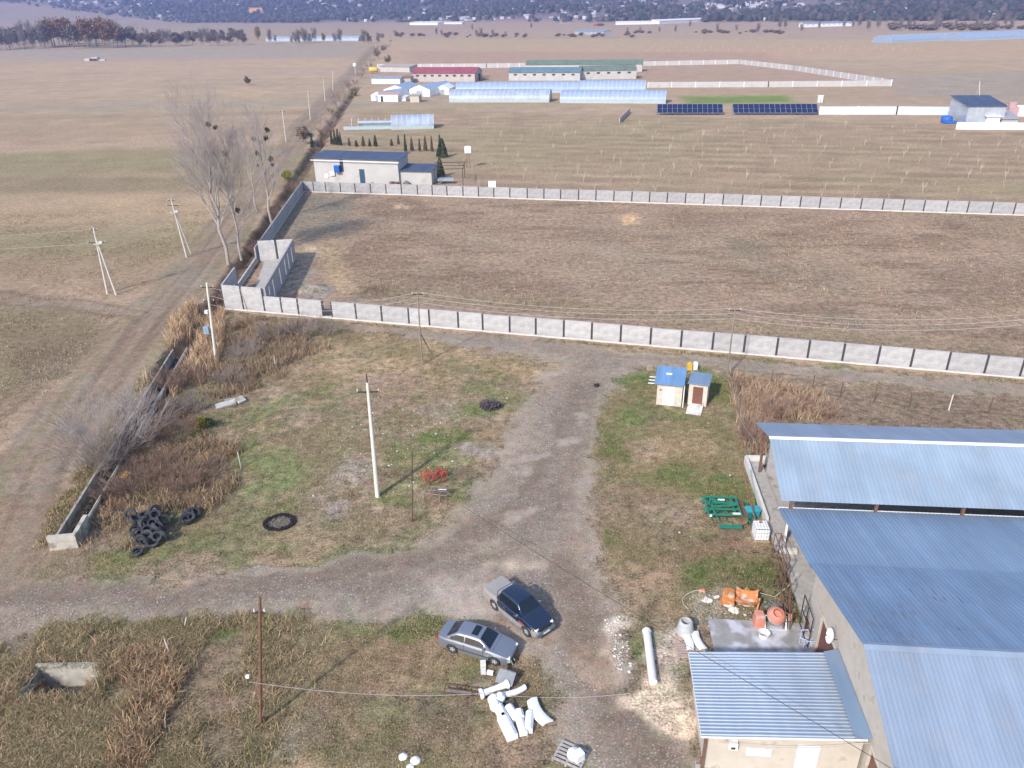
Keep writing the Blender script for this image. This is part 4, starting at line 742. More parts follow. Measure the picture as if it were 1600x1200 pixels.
# ---------------------------------------------------------------- poles and lines
def cpole(label, b, tp, r0, r1, m, arms=((-.45, 1.5),), leg=None, cat='utility pole', box=False, group=None, name='utility_pole', ring=False):
    B = G(*b); T = Gd(tp[0], tp[1], B[1]); t = thing(name, label, cat, B); T = T - B; t['top'] = 0
    del t['top']; MB().tube([(0, 0, -.3), T], r0, 8, r1=r1).build('pole', m, t, smooth=50)
    u = T.normalized(); ends = []
    for dz, wd in arms:
        c = T + u * dz; a, b2 = c - Vector((wd / 2, 0, 0)), c + Vector((wd / 2, 0, 0)); ar = MB().bar(a, b2, .09).build('crossarm', STEELD, t)
        for q in (a, b2): MB().lathe([(.03, 0), (.06, .05), (.035, .1), (.06, .15), (.03, .2)], 8, c=q + Vector((0, 0, .05))).build('insulator', INSUL, ar, smooth=40); ends.append(B + q + Vector((0, 0, .2)))
    if leg: 
        L_ = G(*leg) - B; MB().tube([L_ - Vector((0, 0, .3)), T * .86], r0 * .85, 8, r1=r1 * .9).build('brace_leg', m, t, smooth=50)
    return t, B + T, ends
POLEW = mat('white_concrete_pole', (.66, .62, .55), .85, var=.12, scale=2, stretch=(1, 1, .3)); POLEG = mat('grey_concrete_pole', (.55, .52, .48), .85, var=.15, scale=2); POLEO = mat('timber_pole', (.24, .20, .165), .9, var=.3, scale=2, stretch=(4, 4, .4))
tA, TA, eA = cpole('tall white tapered pole standing alone in the middle of the near yard', (590, 776), (574, 598), .19, .11, POLEW, ((-.75, 1.55),))
MB().tube([(TA - tA.location) + Vector((0, 0, -.1)), (TA - tA.location) + Vector((-.02, 0, .7))], .05, 6).build('spike', STEELD, tA)
t1_, T1, e1_ = cpole('white twin legged pole nearest the left edge of the pasture', (168, 458), (146, 356), .16, .10, POLEG, ((-.3, .9), (-2.0, 2.2)), leg=(182, 461))
t2_, T2, e2_ = cpole('white twin legged pole between the pasture and the bare poplars', (292, 402), (267, 310), .15, .10, POLEG, ((-.3, .9), (-1.1, 1.8)), leg=(299, 396))
for t, T in ((t1_, T1), (t2_, T2)):
    mb = MB(); c = T - t.location + Vector((.1, 0, -2.1)); mb.tube([c + Vector((.55 * math.cos(a), .55 * math.sin(a), 0)) for a in [i * math.pi / 6 for i in range(13)]], .05, 5); mb.box(c + Vector((.35, 0, .1)), (.5, .3, .35)); mb.build('switch_gear', POLEG, t)
t3_, T3, e3_ = cpole('white pole with a small blue transformer box among the tall reeds', (338, 569), (323, 442), .17, .11, POLEW, ((-.5, 1.2), (-2.0, 1.0)))
g = Vector(T3 - t3_.location); MB().box(g * .44 + Vector((-.55, -.1, 0)), (.55, .5, .8)).build('transformer_box', mat('blue_grey_paint', (.22, .33, .42), .5), t3_, bevel=.03); MB().box(g * .66 + Vector((-.35, -.1, 0)), (.3, .35, .3)).build('meter_box', WHITE, t3_)
MB().bar(g * .36 + Vector((-.5, 0, 0)), g * .36 + Vector((.3, 0, 0)), .07).bar(g * .30 + Vector((-.3, 0, 0)), g * .30 + Vector((.3, 0, 0)), .07).build('bracket', STEELD, t3_)
t4_, T4, e4_ = cpole('thin brown timber pole with a slanting strut in front of the near wall', (660, 570), (652, 455), .09, .07, POLEO, ((-.35, 1.1),)); o = MB().tube([G(678, 558) - t4_.location - Vector((0, 0, .2)), (T4 - t4_.location) * .45], .06, 6).build('strut', POLEO, t4_)
t5_, T5, e5_ = cpole('thin dark timber pole on the road verge behind the brown door hut', (1136, 586), (1149, 480), .09, .07, POLEO, ((-.35, 1.1),))
t6_, T6, e6_ = cpole('rust brown steel pole on the bottom left waste ground', (406, 1132), (406, 933), .10, .075, mat('rust_pole', (.17, .085, .055), .8, var=.3, scale=3), ((-1.0, .0 + .5),))
MB().box((0, -.15, (T6 - t6_.location)[2] * .42), (.18, .14, .14)).build('lamp', WHITE, t6_)
t7_, T7, _e = cpole('thin dark iron post standing left of the red rake', (644, 816), (644, 706), .028, .025, STEELD, (), cat='post', name='iron_post')
far_poles = [((447, 222), (441, 172), 'first white pole beyond the bare poplars beside the dirt track'), ((485, 187), (481, 143), 'second white pole beyond the bare poplars beside the dirt track'), ((508, 158), (505, 121), 'third white pole beyond the bare poplars, left of the track bend'), ((520, 141), (520, 109), 'white pole left of the bushes where the yellow tank stands')]
FT = []
for b, tp, lb in far_poles: FT.append(cpole(lb, b, tp, .16, .12, POLEG, ((-.4, 1.6),))[2])
for b, tp, lb in (((588, 92), (587, 70), 'far white pole between the bushes north of the yellow tank'), ((1530, 161), (1531, 127), 'white pole with a leaning leg behind the blue roofed warehouse')):
    cpole(lb, b, tp, .2, .16, POLEG, ((-.4, 1.6),), leg=(b[0] - 9, b[1] - 2) if b[0] > 1000 else None)
for i, (x, y, h) in enumerate(((474, 240, 22), (501, 195, 20), (518, 167, 18), (535, 152, 18))):
    cpole(['dark thin pole by the track nearest the long house', 'dark thin pole by the track before the tunnel greenhouse', 'dark thin pole by the track beside the third white pole', 'dark thin pole by the track near the white gabled greenhouse'][i], (x, y), (x - 1, y - h), .09, .07, POLEO, ((-.4, .9),), group=None)
def wire(label, A, B, sag, r=.018, m=None, n=14, group=None):
    A, B = Vector(A), Vector(B); pts = [A.lerp(B, i / n) - Vector((0, 0, sag * 4 * (i / n) * (1 - i / n))) - A for i in range(n + 1)]
    return solo(MB().tube(pts, r, 4, cap=False), 'power_cable', m or WIREM, label, 'cable', A, group=group)
WIREM = mat('pale_cable', (.42, .40, .38), .5); WIRED = mat('black_cable', (.02, .02, .02), .6); WIREM2 = WIRED
off = lambda P, d: Vector(P) + Vector(d)
R5 = off(T5, (30, -3.4, .4))
for k, (dz, sg) in enumerate(((0, .9), (-.55, .8), (-1.1, .8))):
    wire(['top', 'middle', 'lowest'][k] + ' of the three wires between the two thin timber poles by the near wall', off(T4, (0, 0, dz - .1)), off(T5, (0, 0, dz - .1)), sg)
    wire(['top', 'middle', 'lowest'][k] + ' of the three wires running right from the timber pole behind the huts', off(T5, (0, 0, dz - .1)), off(R5, (0, 0, dz)), 1.1)
    wire(['top', 'middle', 'lowest'][k] + ' of the three wires from the strutted timber pole towards the transformer pole', off(T4, (0, 0, dz - .1)), off(T3, (0, 0, dz * 1.8 - .4)), 1.6)
Lw = G(-300, 380)
for k in range(2):
    wire(['upper', 'lower'][k] + ' wire leaving the nearest twin legged pole to the left edge', off(T1, (-.4, 0, -.2 - 1.8 * k)), (T1[0] - 60, T1[1] + 8, T1[2] - 2 * k), 1.6, .014)
    wire(['upper', 'lower'][k] + ' wire between the two twin legged poles of the pasture', off(T1, (.3, 0, -.2 - 1.8 * k)), off(T2, (0, 0, -.2 - 1.0 * k)), .4, .014)
wire('wire from the second twin legged pole to the first pole beyond the poplars', off(T2, (0, 0, -.3)), off(FT[0][0], (0, 0, 0)), 2.0, .014)
wire('black service cable crossing the parked pickup and annex roof', G(722, 790, .6), G(1405, 1208, 5.2), .15, .013, WIREM2, 24)
wire('pale cable from the lamp on the rusty pole to the white blocks', off(t6_.location, (0, -.15, 3.3)), G(760, 1083, .5), .5, .014)
wire('pale cable from the white blocks across the gravel to the sand spill', G(760, 1083, .5), G(985, 1083, .3), .35, .014)
wire('pale wire from the annex fascia along the front wall', S(7.2, 26.2, 2.5), S(13.9, 26.2, 3.1), .35, .012)
wire('thin wire from the mesh fence corner to the open shed eave', G(1150, 640, 1.3), S(13.7, A1[0] - 1, 3.6), .3, .012)
# ---------------------------------------------------------------- huts by the road
def hut(label, fl, fr, depth, h, roofm, wallm, parts):
    A, B = G(*fl), G(*fr); d = B - A; L_ = d.length; t = thing('hut', label, 'hut', A, math.atan2(d[1], d[0]))
    return t, L_
t, L_ = hut('small whitish hut with a bright blue roof and white door', (1025, 632), (1064, 636), 2.6, 2.2, None, None, None)
HB = sheet_mat('bright_blue_sheet', (.16, .30, .50), .45, .1); HW = mat('hut_render', (.55, .50, .43), .9, var=.15, scale=3, dirt=(.38, .33, .27), dth=.6)
mb = MB(); D = 3.2; mb.box((L_ / 2, .08, 1.15), (L_, .16, 2.3)); mb.box((L_ / 2, D - .08, 1.15), (L_, .16, 2.3)); mb.box((.08, D / 2, 1.14), (.16, D - .33, 2.28)); mb.box((L_ - .08, D / 2, 1.14), (.16, D - .33, 2.28)); mb.build('wall', HW, t)
mb = MB(); ribbed(mb, [(-.3, 2.42), (D + .3, 2.5)], -.28, L_ + .1, .2, .02); mb.build('roof', HB, t); MB().box((L_ / 2 - .1, -.3, 2.36), (L_ + .36, .04, .1)).build('fascia', HB, t)
MB().box((L_ / 2 - .05, -.02, 1.0), (1.05, .05, 1.9)).build('door', WHITE, t); MB().tube([(.35, -.02, 1.6), (.35, .1, 1.6)], .08, 10).build('vent', STEELD, t); MB().box((L_ * .4, 1.8, 2.51), (.55, .3, .05)).build('roof_vent', WHITE, t)
mb = MB()
for z in (.4, 1.1, 1.8): mb.bar((-.9, z, 2.0), (-.2, z, 2.02), .07)
mb.build('rafter', WHITE, t); MB().tube([(L_ + .16, -.1, 0), (L_ + .16, -.1, 2.35)], .05, 8).build('drainpipe', WHITE, t)
t, L_ = hut('narrow outhouse with blue roof, brown door and a concrete ramp', (1074, 632), (1103, 636), 2, 2.2, None, None, None)
mb = MB(); D = 2.2; mb.box((.2, .08, 1.1), (.4, .16, 2.2)); mb.box((L_ - .2, .08, 1.1), (.4, .16, 2.2)); mb.box((L_ / 2, .08, 2.08), (L_ - .8, .16, .24)); mb.box((L_ / 2, D - .08, 1.0), (L_, .16, 2.0)); mb.box((.08, D / 2, 1.02), (.16, D - .33, 2.05)); mb.box((L_ - .08, D / 2, 1.02), (.16, D - .33, 2.05)); mb.build('wall', HW, t)
mb = MB(); ribbed(mb, [(-.2, 2.42), (D + .25, 2.36)], -.1, L_ + .15, .2, .02); mb.build('roof', BLUE, t); MB().box((L_ / 2, -.2, 2.36), (L_ + .3, .03, .1)).build('fascia', BLUE, t)
dr_ = MB().box((L_ / 2, .02, .98), (L_ - .82, .05, 1.9)).build('door', BROWND, t); MB().box((L_ / 2 + .28, -.03, 1.0), (.04, .05, .12)).build('handle', CHROME, dr_)
mb = MB(); mb.prism([(-.02, .22), (-1.9, .03), (-1.9, -.1), (-.02, -.1)], .1, L_ - .25, 'x'); mb.build('ramp', CONCW, t)
solo(MB().box((0, 0, .35), (.5, .5, .7), tp=.9).lathe([(.12, .7), (.14, .72), (.12, .82)], 10), 'can', mat('yellow_plastic', (.62, .42, .06), .5), 'yellow can behind the gap between the two huts', 'can', G(1077, 577))
solo(MB().box((0, 0, .4), (.42, .3, .8)).lathe([(.08, .8), (.08, .88)], 10), 'jerrycan', WHITEP, 'white jerrycan behind the outhouse roof', 'jerrycan', G(1086, 577))
solo(MB().box((0, 0, .25), (.5, .35, .5)).box((.3, 0, .1), (.3, .3, .2)), 'box', WOOD, 'pale box on the gravel left of the blue roofed hut', 'box', G(1015, 578), .3)
# ---------------------------------------------------------------- concrete trough, pit, slabs
fa, fb = G(101, 858), G(283, 552); fd = fb - fa; fl_ = fd.length; t = thing('concrete_trough', 'long open concrete water trough beside the dirt track', 'trough', fa, math.atan2(fd[1], fd[0]))
def seg(x0, x1, y, h, w_=.18): return MB().box(((x0 + x1) / 2, y, h / 2 - .3), (x1 - x0, w_, h + .6))
TW = mat('mossy_concrete', (.30, .28, .25), .95, var=.3, scale=2, dirt=(.14, .125, .10), dth=.52); TG = mat('pale_worn_concrete', (.44, .41, .355), .9, var=.2, scale=2, dirt=(.24, .215, .17), dth=.5)
MB().box((.1, 0, .4), (.28, 1.9, 1.5)).build('end_wall', TG, t)
seg(.26, fl_, .78, .55).build('side_wall', TW, t); seg(2.7, fl_, -.78, .5, .16).build('side_wall', TW, t)
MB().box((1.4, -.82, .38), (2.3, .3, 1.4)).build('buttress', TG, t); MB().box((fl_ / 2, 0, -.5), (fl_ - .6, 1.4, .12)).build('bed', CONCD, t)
MB().tube([(2.6, -.8, .62), (fl_ * .5, -.86, .72), (fl_, -.8, .66)], .07, 8).build('pipe', TG, t)
t = thing('concrete_pit', 'open concrete lined pit sunk in the tall grass at bottom left', 'pit', (PIT[0], PIT[1], 0)); 
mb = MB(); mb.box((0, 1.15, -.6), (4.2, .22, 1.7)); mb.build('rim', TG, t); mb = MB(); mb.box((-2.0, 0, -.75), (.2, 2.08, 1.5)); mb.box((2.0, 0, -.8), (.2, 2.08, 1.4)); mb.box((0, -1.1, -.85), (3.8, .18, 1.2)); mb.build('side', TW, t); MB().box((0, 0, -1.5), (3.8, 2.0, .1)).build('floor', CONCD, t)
t = thing('broken_slab', 'pale broken concrete trough pieces lying beside the brown weeds', 'slab', G(347, 636), .45)
SLM = mat('weathered_slab', (.42, .41, .38), .9, var=.15, scale=2, dirt=(.25, .24, .2), dth=.55); MB().box((.4, 0, .2), (1.9, .8, .25), rx=.2, ry=-.06).build('slab', SLM, t, bevel=.05); MB().box((1.75, .2, .25), (.9, .85, .25), rz=.45, rx=.3).build('slab', SLM, t, bevel=.05); MB().box((1.2, .55, .3), (1.6, .12, .25), rz=.1, ry=.1).build('edge', SLM, t)
for px, py, tx, ty, lb in ((395, 549, 393, 536, 'short white stake right of the mauve weeds, upper one'), (431, 577, 428, 556, 'short white stake at the edge of the green turf, lower one'), (287, 982, 291, 965, 'short pale stake at the road edge on the bottom left'), (268, 1027, 257, 999, 'longer leaning pale stake in the tall grass'), (377, 732, 371, 706, 'leaning pale stake in the turf right of the weeds')):
    b = G(px, py); solo(MB().tube([(0, 0, -.1), Gd(tx, ty, b[1]) - b], .045, 6), 'stake', POLEG, lb, 'stake', b)
# ---------------------------------------------------------------- tyres
def torus(R0, r0, w_, n=22):
    mb = MB(); prof = [(R0 - r0 * 1.55, -w_ * .38), (R0 - r0 * .7, -w_ * .5), (R0 - r0 * .1, -w_ * .42), (R0, -w_ * .2), (R0, w_ * .2), (R0 - r0 * .1, w_ * .42), (R0 - r0 * .7, w_ * .5), (R0 - r0 * 1.55, w_ * .38), (R0 - r0 * 1.5, w_ * .3), (R0 - r0 * .35, w_ * .34), (R0 - r0 * .35, -w_ * .34), (R0 - r0 * 1.5, -w_ * .3)]
    return mb.lathe(prof, n, closed=True)
tyre_me = torus(.42, .11, .24).build('tyre', RUBBER, smooth=40); 
TY = [(228, 812, .5, 0, 0, 'pale dusty tyre standing at the top left of the tyre heap'), (207, 812, .35, 1.0, .3, 'tyre lying at the far left edge of the heap'), (213, 818, .2, .9, 2, None), (245, 806, .3, 1.2, 1, None), (240, 818, .6, .4, 2, None), (226, 825, .3, 1.1, 1.4, None), (232, 830, .55, 1.2, 1.2, None), (224, 838, .3, .2, .5, None),
      (246, 815, .75, .5, 1, 'raised tyre at the top right of the heap'), (252, 822, .4, 1.3, 2, None), (256, 830, .35, 1.2, 2.4, None), (250, 836, .6, .9, 2.2, None), (258, 842, .2, 1.2, 2.6, None), (248, 846, .35, 1.0, .4, None), (240, 848, .2, .5, .2, None), (232, 845, .5, .6, 0, None), (234, 838, .7, .3, 1, None), (214, 833, .25, .7, 1, 'pale rimmed tyre at the left foot of the heap'),
      (219, 840, .25, 1.1, .8, None), (222, 848, .15, 1.3, .2, None), (228, 852, .2, 1.3, 2.9, None), (242, 828, .8, .4, 0, None), (260, 818, .2, 1.1, .6, None), (236, 808, .25, .3, .6, None), (216, 862, .05, .1, 0, 'single tyre half buried below the heap'),
      (295, 806, .15, .3, 0, 'tyre at the left of the small heap'), (304, 804, .25, .4, 1, 'tyre on the right end of the small heap'), (290, 817, .15, 1.1, 1, 'tyre at the foot of the small heap'), (297, 812, .3, .2, 1, 'topmost tyre of the small heap')]
for i, (px, py, z, tx, az, lb) in enumerate(TY):
    o = tyre_me if i == 0 else tyre_me.copy()
    if i: col.objects.link(o)
    b = G(px, py + 4); o.location = (b[0], b[1], z * .9 + .18 + (.2 if tx > .8 else 0)); o.rotation_euler = (tx, R_.uniform(-.2, .2), az); s_ = R_.uniform(.85, 1.2); o.scale = (s_, s_, s_)
    tag(o, lb or 'worn black tyre heaped in the large pile', 'tyre', 'tyres dumped by the trough' if lb else 'black tyres inside the large pile')
# burnt ring and ash heap
def lumps(mb, c, rx, ry, n, s, h=.1, ring=0, seed=1):
    rr = random.Random(seed)
    for _ in range(n):
        a = rr.uniform(0, 6.28); q = (ring + (1 - ring) * rr.random() ** .5) if ring else rr.random() ** .5
        k = s * rr.uniform(.5, 1.4); p = Vector((c[0] + rx * q * math.cos(a), c[1] + ry * q * math.sin(a), h * rr.random() + k * .3))
        vs = [p + Vector((x * k * rr.uniform(.5, 1), y * k * rr.uniform(.5, 1), z * k * .6)) for x, y, z in ((1, 0, 0), (0, 1, 0), (-1, 0, 0), (0, -1, 0), (0, 0, 1), (0, 0, -1))]
        mb.add(vs, [(0, 1, 4), (1, 2, 4), (2, 3, 4), (3, 0, 4), (1, 0, 5), (2, 1, 5), (3, 2, 5), (0, 3, 5)])
    return mb
CHAR = mat('charcoal', (.018, .013, .016), .95, var=.4, scale=12); ASH = mat('ash', (.17, .155, .155), .95, var=.4, scale=10)
solo(lumps(MB(), (0, 0), 1.2, 1.05, 900, .075, .12, .62, 3), 'charred_ring', CHAR, 'black charred ring of a burnt tyre on the straw coloured turf', 'ash ring', G(437, 817), kind='stuff')
solo(lumps(MB(), (0, 0), .9, .75, 240, .06, .06, 0, 4), 'ash', ASH, 'grey ash inside the black charred ring', 'ash', G(437, 817), kind='stuff')
solo(lumps(MB(), (0, 0), 1.05, .85, 620, .10, .55, 0, 5), 'ash_heap', mat('dark_ash', (.075, .06, .07), .95, var=.5, scale=10), 'dark ash heap beside the bend of the gravel road', 'ash heap', G(766, 637), kind='stuff')
solo(lumps(MB(), (0, 0), .3, .25, 40, .09, .25, 0, 6), 'debris_clump', CHAR, 'small black clump of debris lying on the gravel road', 'debris', G(932, 604), kind='stuff')
# ---------------------------------------------------------------- farm implements
def wheelm(mb, c, r, axis, n=16, w_=.05, spokes=6, tube=.025):
    ax = Vector(axis).normalized(); u = ax.orthogonal().normalized(); v = ax.cross(u); c = Vector(c)
    mb.tube([c + (u * math.cos(2 * math.pi * i / n) + v * math.sin(2 * math.pi * i / n)) * r for i in range(n + 1)], tube, 5, cap=False)
    for i in range(spokes): mb.tube([c, c + (u * math.cos(2 * math.pi * i / spokes) + v * math.sin(2 * math.pi * i / spokes)) * r], tube * .6, 4)
REDP = mat('red_paint', (.42, .06, .05), .6, var=.25, scale=5, dirt=(.20, .09, .07), dth=.5)
t = thing('finger_rake', 'red wheel rake parked in the turf near the gravel road', 'hay rake', G(680, 757), .2)
mb = MB(); mb.bar((-1.1, .3, .7), (1.1, .5, .75), .1); mb.bar((-.4, -.6, .6), (.3, .9, .75), .09); mb.bar((.3, .9, .7), (1.0, .4, .75), .08); mb.bar((-.4, -.6, .6), (1.0, .4, .75), .07); mb.bar((.2, .2, .7), (.2, .2, 1.25), .08); mb.bar((.2, .2, 1.25), (.9, .5, .8), .06); mb.bar((-1.0, .3, .75), (-1.0, -.5, .4), .07); mb.build('frame', REDP, t)
for x, y, a_ in ((-.9, .5, .6), (-.35, .75, .6), (.55, .8, 2.4), (.95, .1, 2.4)):
    mb = MB(); wheelm(mb, (x, y, .58), .56, (math.cos(a_), math.sin(a_), .25), 18, spokes=10, tube=.03); mb.build('rake_wheel', REDP, t)
t.scale = (.82, .85, 1.1)
t = thing('harrow', 'rusty grey spiked harrow frame lying in front of the red rake', 'harrow', G(684, 775), -.25)
mb = MB()
for y in (-.5, 0, .5): mb.bar((-.9, y, .45), (.9, y, .5), .05)
for x in (-.9, -.3, .3, .9): mb.bar((x, -.5, .45), (x, .5, .48), .05)
mb.bar((-.9, -.5, .45), (-.95, -.6, 0), .04); mb.bar((.9, .5, .5), (.95, .5, 0), .05); mb.bar((.3, -.5, .5), (.35, -.6, 0), .05); mb.build('frame', mat('grey_rust', (.25, .19, .17), .7, var=.3), t)
mb = MB()
for x in range(6):
    for y in range(3): mb.bar((-.85 + x * .33, -.45 + y * .45, .42), (-.85 + x * .33, -.5 + y * .45, .12), .03)
mb.build('tines', RUST, t)
MB().tube([(.1, .0, .62), (.75, .1, .62)], .1, 10).build('roller', CHROME, t)
GRNP = mat('green_paint', (.02, .20, .13), .4, var=.15, scale=4, dirt=(.05, .16, .10), dth=.62)
cg = G(1132, 806); t = thing('cultivator', 'green disc cultivator parked on the grass by the loading platform', 'cultivator', cg, rad(-4))
mb = MB()
for y, a_, b_ in ((1.3, -1.55, .95), (.55, -1.3, .9), (-.25, -1.4, 1.0), (-.95, -1.4, 1.05)): mb.bar((a_, y, .78), (b_, y, .78), .11)
for x in (-1.4, -.95, .55, .95): mb.bar((x, -.95, .80), (x, 1.3, .80), .11)
mb.bar((-1.1, .6, .9), (.9, .1, .95), .09); mb.bar((-1.1, -.1, .9), (.9, .1, .95), .09); mb.bar((-1.15, .25, .8), (-1.15, .25, 1.35), .1); mb.bar((-1.15, .25, 1.35), (.5, .2, .9), .07); mb.bar((-1.75, .9, .55), (-1.4, .9, .8), .1); mb.bar((-1.75, -.4, .55), (-1.4, -.4, .8), .1); mb.build('frame', GRNP, t)
mb = MB()
for i in range(6):
    for j in range(3):
        x, y = -1.15 + j * .55, -.8 + i * .42; mb.tube([(x, y, .75), (x - .15, y, .5), (x + .05, y, .2), (x + .18, y, .05)], .035, 5)
mb.build('tines', GRNP, t)
for k, xx in enumerate((1.15, )):
    for i in range(14):
        mb = MB(); y = -1.15 + i * .185; mb.lathe([(.01, -.02), (.15, 0), (.29, .06), (.30, .06), (.15, .02), (.01, .0)], 16, mtx=Matrix.Rotation(rad(90), 3, 'X') @ Matrix.Rotation(rad(18), 3, 'Y')); mb.build('disc', mat('disc_rust', (.42, .21, .15), .5, metal=.4) if i == 0 else bpy.data.materials['disc_rust'], t, smooth=40, loc=(xx + .1 * (i % 2), y, .42))
mb = MB()
for k in range(8):
    a_ = k * math.pi / 4; mb.tube([(1.62 + .25 * math.cos(a_), y, .33 + .25 * math.sin(a_)) for y in (-1.3, 1.25)], .025, 5)
mb.bar((1.0, 1.2, .78), (1.62, 1.25, .38), .08); mb.bar((1.0, -1.1, .78), (1.62, -1.25, .38), .08); mb.build('roller_cage', GRNP, t)
mb = MB(); mb.box((-.2, .75, .92), (.5, .1, .09)); mb.box((.6, -.97, .92), (.55, .1, .09)); mb.build('marker_plate', WHITE, t); MB().box((-1.25, -1.05, .75), (.16, .12, .12)).build('lamp', WHITE, t)
MB().box((.1, -1.7, .3), (1.6, .35, .12)).build('spare_beam', GRNP, t)
ib = G(1190, 846); t = thing('water_tank', 'white caged water tank tipped beside the green cultivator', 'tank', ib + Vector((0, .45, 0)), -.06)
MB().box((0, 0, .62), (.98, 1.1, .98)).build('bottle', WHITEP, t, bevel=.08); MB().lathe([(.1, 0), (.11, .03), (.1, .05)], 12, c=(-.02, .25, 1.13)).build('cap', REDP, t); mb = MB()
for i in range(6): x = -.49 + i * .196; mb.bar((x, -.57, 1.13), (x, .57, 1.13), .018); mb.bar((x, -.57, .12), (x, -.57, 1.13), .018)
for i in range(4): mb.bar((-.5, -.575, .2 + i * .3), (.5, -.575, .2 + i * .3), .018); mb.bar((-.5, .57 - i * .38, 1.135), (.5, .57 - i * .38, 1.135), .018)
mb.build('cage', CHROME, t); MB().box((0, 0, .07), (1.1, 1.2, .12)).build('pallet', WOOD, t)
t = thing('tub', 'teal plastic tub between the cultivator and the loading platform', 'tub', G(1174, 806), .1); mb = MB(); mb.box((0, 0, .3), (.9, .6, .6), tp=1.12); mb.build('body', mat('teal_plastic', (.02, .27, .33), .4), t, bevel=.03); MB().box((0, 0, .63), (1.06, .74, .05)).build('lid', mat('teal_lid', (.04, .36, .42), .4), t)
# ---------------------------------------------------------------- white moulded pieces, pallets, odds and ends
def pallet(label, p, rz, w_=1.2, d_=.8, m=WOOD, z=0, n=5):
    t = thing('pallet', label, 'pallet', (p[0], p[1], z), rz)
    for i in range(n): MB().box((0, -d_ / 2 + d_ * (i + .5) / n, .13), (w_, d_ / n * .62, .025)).build('board', m, t)
    for i in range(3): MB().box((-w_ / 2 + .06 + i * (w_ - .12) / 2, 0, .06), (.1, d_, .115)).build('block', m, t)
    return t
pallet('grey slatted pallet at the bottom centre of the yard', G(892, 1182), -.5, 1.55, 1.35, mat('pale_slats', (.36, .33, .31), .9, var=.2, scale=5), n=6)
pallet('dark pallet with gaps among the white moulded pieces', G(793, 1108), .38, 1.0, .95, mat('dark_timber', (.10, .085, .07), .9, var=.3, scale=6), n=5)
pallet('pinkish pallet beneath the two upright white curved panels', G(1079, 1018), -.05, 1.7, 1.3, mat('pink_timber', (.40, .31, .27), .9, var=.2, scale=6), n=7)
def arcp(label, px, py, rz, L_, w_, bend, tilt, th_=.12, up=0):
    mb = MB(); fn = lambda u, v: ((u - .5) * L_, (v - .5) * w_ + bend * (4 * (u - .5) ** 2), .25 + up * u + .12 * math.cos((v - .5) * 2.4))
    mb.grid(fn, 12, 4, th_); return solo(mb, 'curved_panel', WHITEP, label, 'moulded panel', G(px, py), rz, smooth=40)
arcp('white curved panel lying on the road side of the white blocks', 839, 1118, -1.1, 1.75, .62, .18, 0)
arcp('narrow white curved panel above the dark pallet', 805, 1086, .4, 1.35, .32, .1, 0)
arcp('left of the two white curved panels on the pinkish pallet', 1076, 1006, -1.5, 1.35, .45, -.12, 0, up=0); arcp('right of the two white curved panels on the pinkish pallet', 1089, 1006, -1.42, 1.35, .45, .12, 0)
def block(label, px, py, rz, d, z=0):
    L_, w_, h_ = d; pr = [(-w_ / 2, 0), (w_ / 2, 0), (w_ / 2, h_ * .7), (w_ * .2, h_), (-w_ * .25, h_), (-w_ / 2, h_ * .7)]
    mb = MB().prism(pr, -L_ / 2, L_ / 2, 'y'); return solo(mb, 'moulded_block', WHITEP, label, 'moulded block', G(px, py, z), rz, bevel=.025)
block('longest white moulded block at the left front of the pile', 793, 1140, .38, (1.5, .62, .5)); block('white moulded block behind the longest one, next to the urn', 783, 1117, .38, (.9, .5, .46), .04); block('white moulded block in the middle of the row', 814, 1136, .22, (1.2, .45, .45)); block('small tilted white block between the pallet and the middle block', 801, 1118, .5, (.95, .5, .42)); block('right hand white moulded block of the row', 827, 1132, -.1, (1.15, .45, .45))
block('short white moulded block behind the middle one', 812, 1122, .2, (.5, .45, .5))
t = thing('column_piece', 'white column piece with flared ends lying beside the grey panel', 'column piece', G(773, 1082), .42); mb = MB(); R90 = Matrix.Rotation(rad(90), 3, 'Y'); mb.lathe([(.30, -.85), (.30, -.74), (.19, -.66), (.16, 0), (.19, .62), (.26, .72), (.26, .82)], 16, mtx=R90, c=(0, 0, .28)); mb.build('shaft', WHITEP, t, smooth=40)
for px, py, lb in ((771, 1100, 'white urn on the grass left of the dark pallet'), (781, 1097, 'smaller white urn next to the dark pallet'), (774, 1110, 'white urn resting against the back white block')):
    solo(MB().lathe([(.12, 0), (.2, .06), (.3, .22), (.31, .4), (.2, .52), (.12, .55), (.16, .62), (.05, .64)], 16), 'urn', WHITEP, lb, 'urn', G(px, py), smooth=40)
solo(MB().lathe([(.28, .16), (.38, .3), (.34, .5), (.12, .6), (.02, .62)], 14).box((.15, -.2, .42), (.5, .42, .5), rz=.3), 'plaster_urn', WHITEP, 'white faceted plaster urn standing on the bottom grey pallet', 'urn', G(897, 1186), .3, bevel=.02)
for px, py, r_, lb in ((630, 1183, .24, 'left of the two white domes in the bottom grass'), (649, 1189, .27, 'right of the two white domes in the bottom grass'), (641, 1199, .2, 'white piece cut by the bottom frame edge below the domes')):
    solo(MB().lathe([(r_, -.03), (r_ * .98, r_ * .2), (r_ * .72, r_ * .42), (r_ * .4, r_ * .5), (r_ * .38, r_ * .62), (.01, r_ * .64)], 10), 'dome', WHITEP, lb, 'dome', G(px, py), smooth=30)
t = thing('grey_panel', 'grey framed panel with rounded corner beside the sedan', 'panel', G(790, 1068), -.4); MB().box((0, 0, .45), (1.0, .75, .12), rx=.5).build('body', mat('grey_plastic', (.22, .23, .24), .5), t, bevel=.02); mb = MB(); mb.bar((-.5, .33, .68), (.5, .33, .68), .05); mb.bar((.5, -.33, .3), (.5, .33, .68), .05); mb.bar((.3, -.3, .25), (.45, -.45, 0), .05); mb.build('rim', CHROME, t)
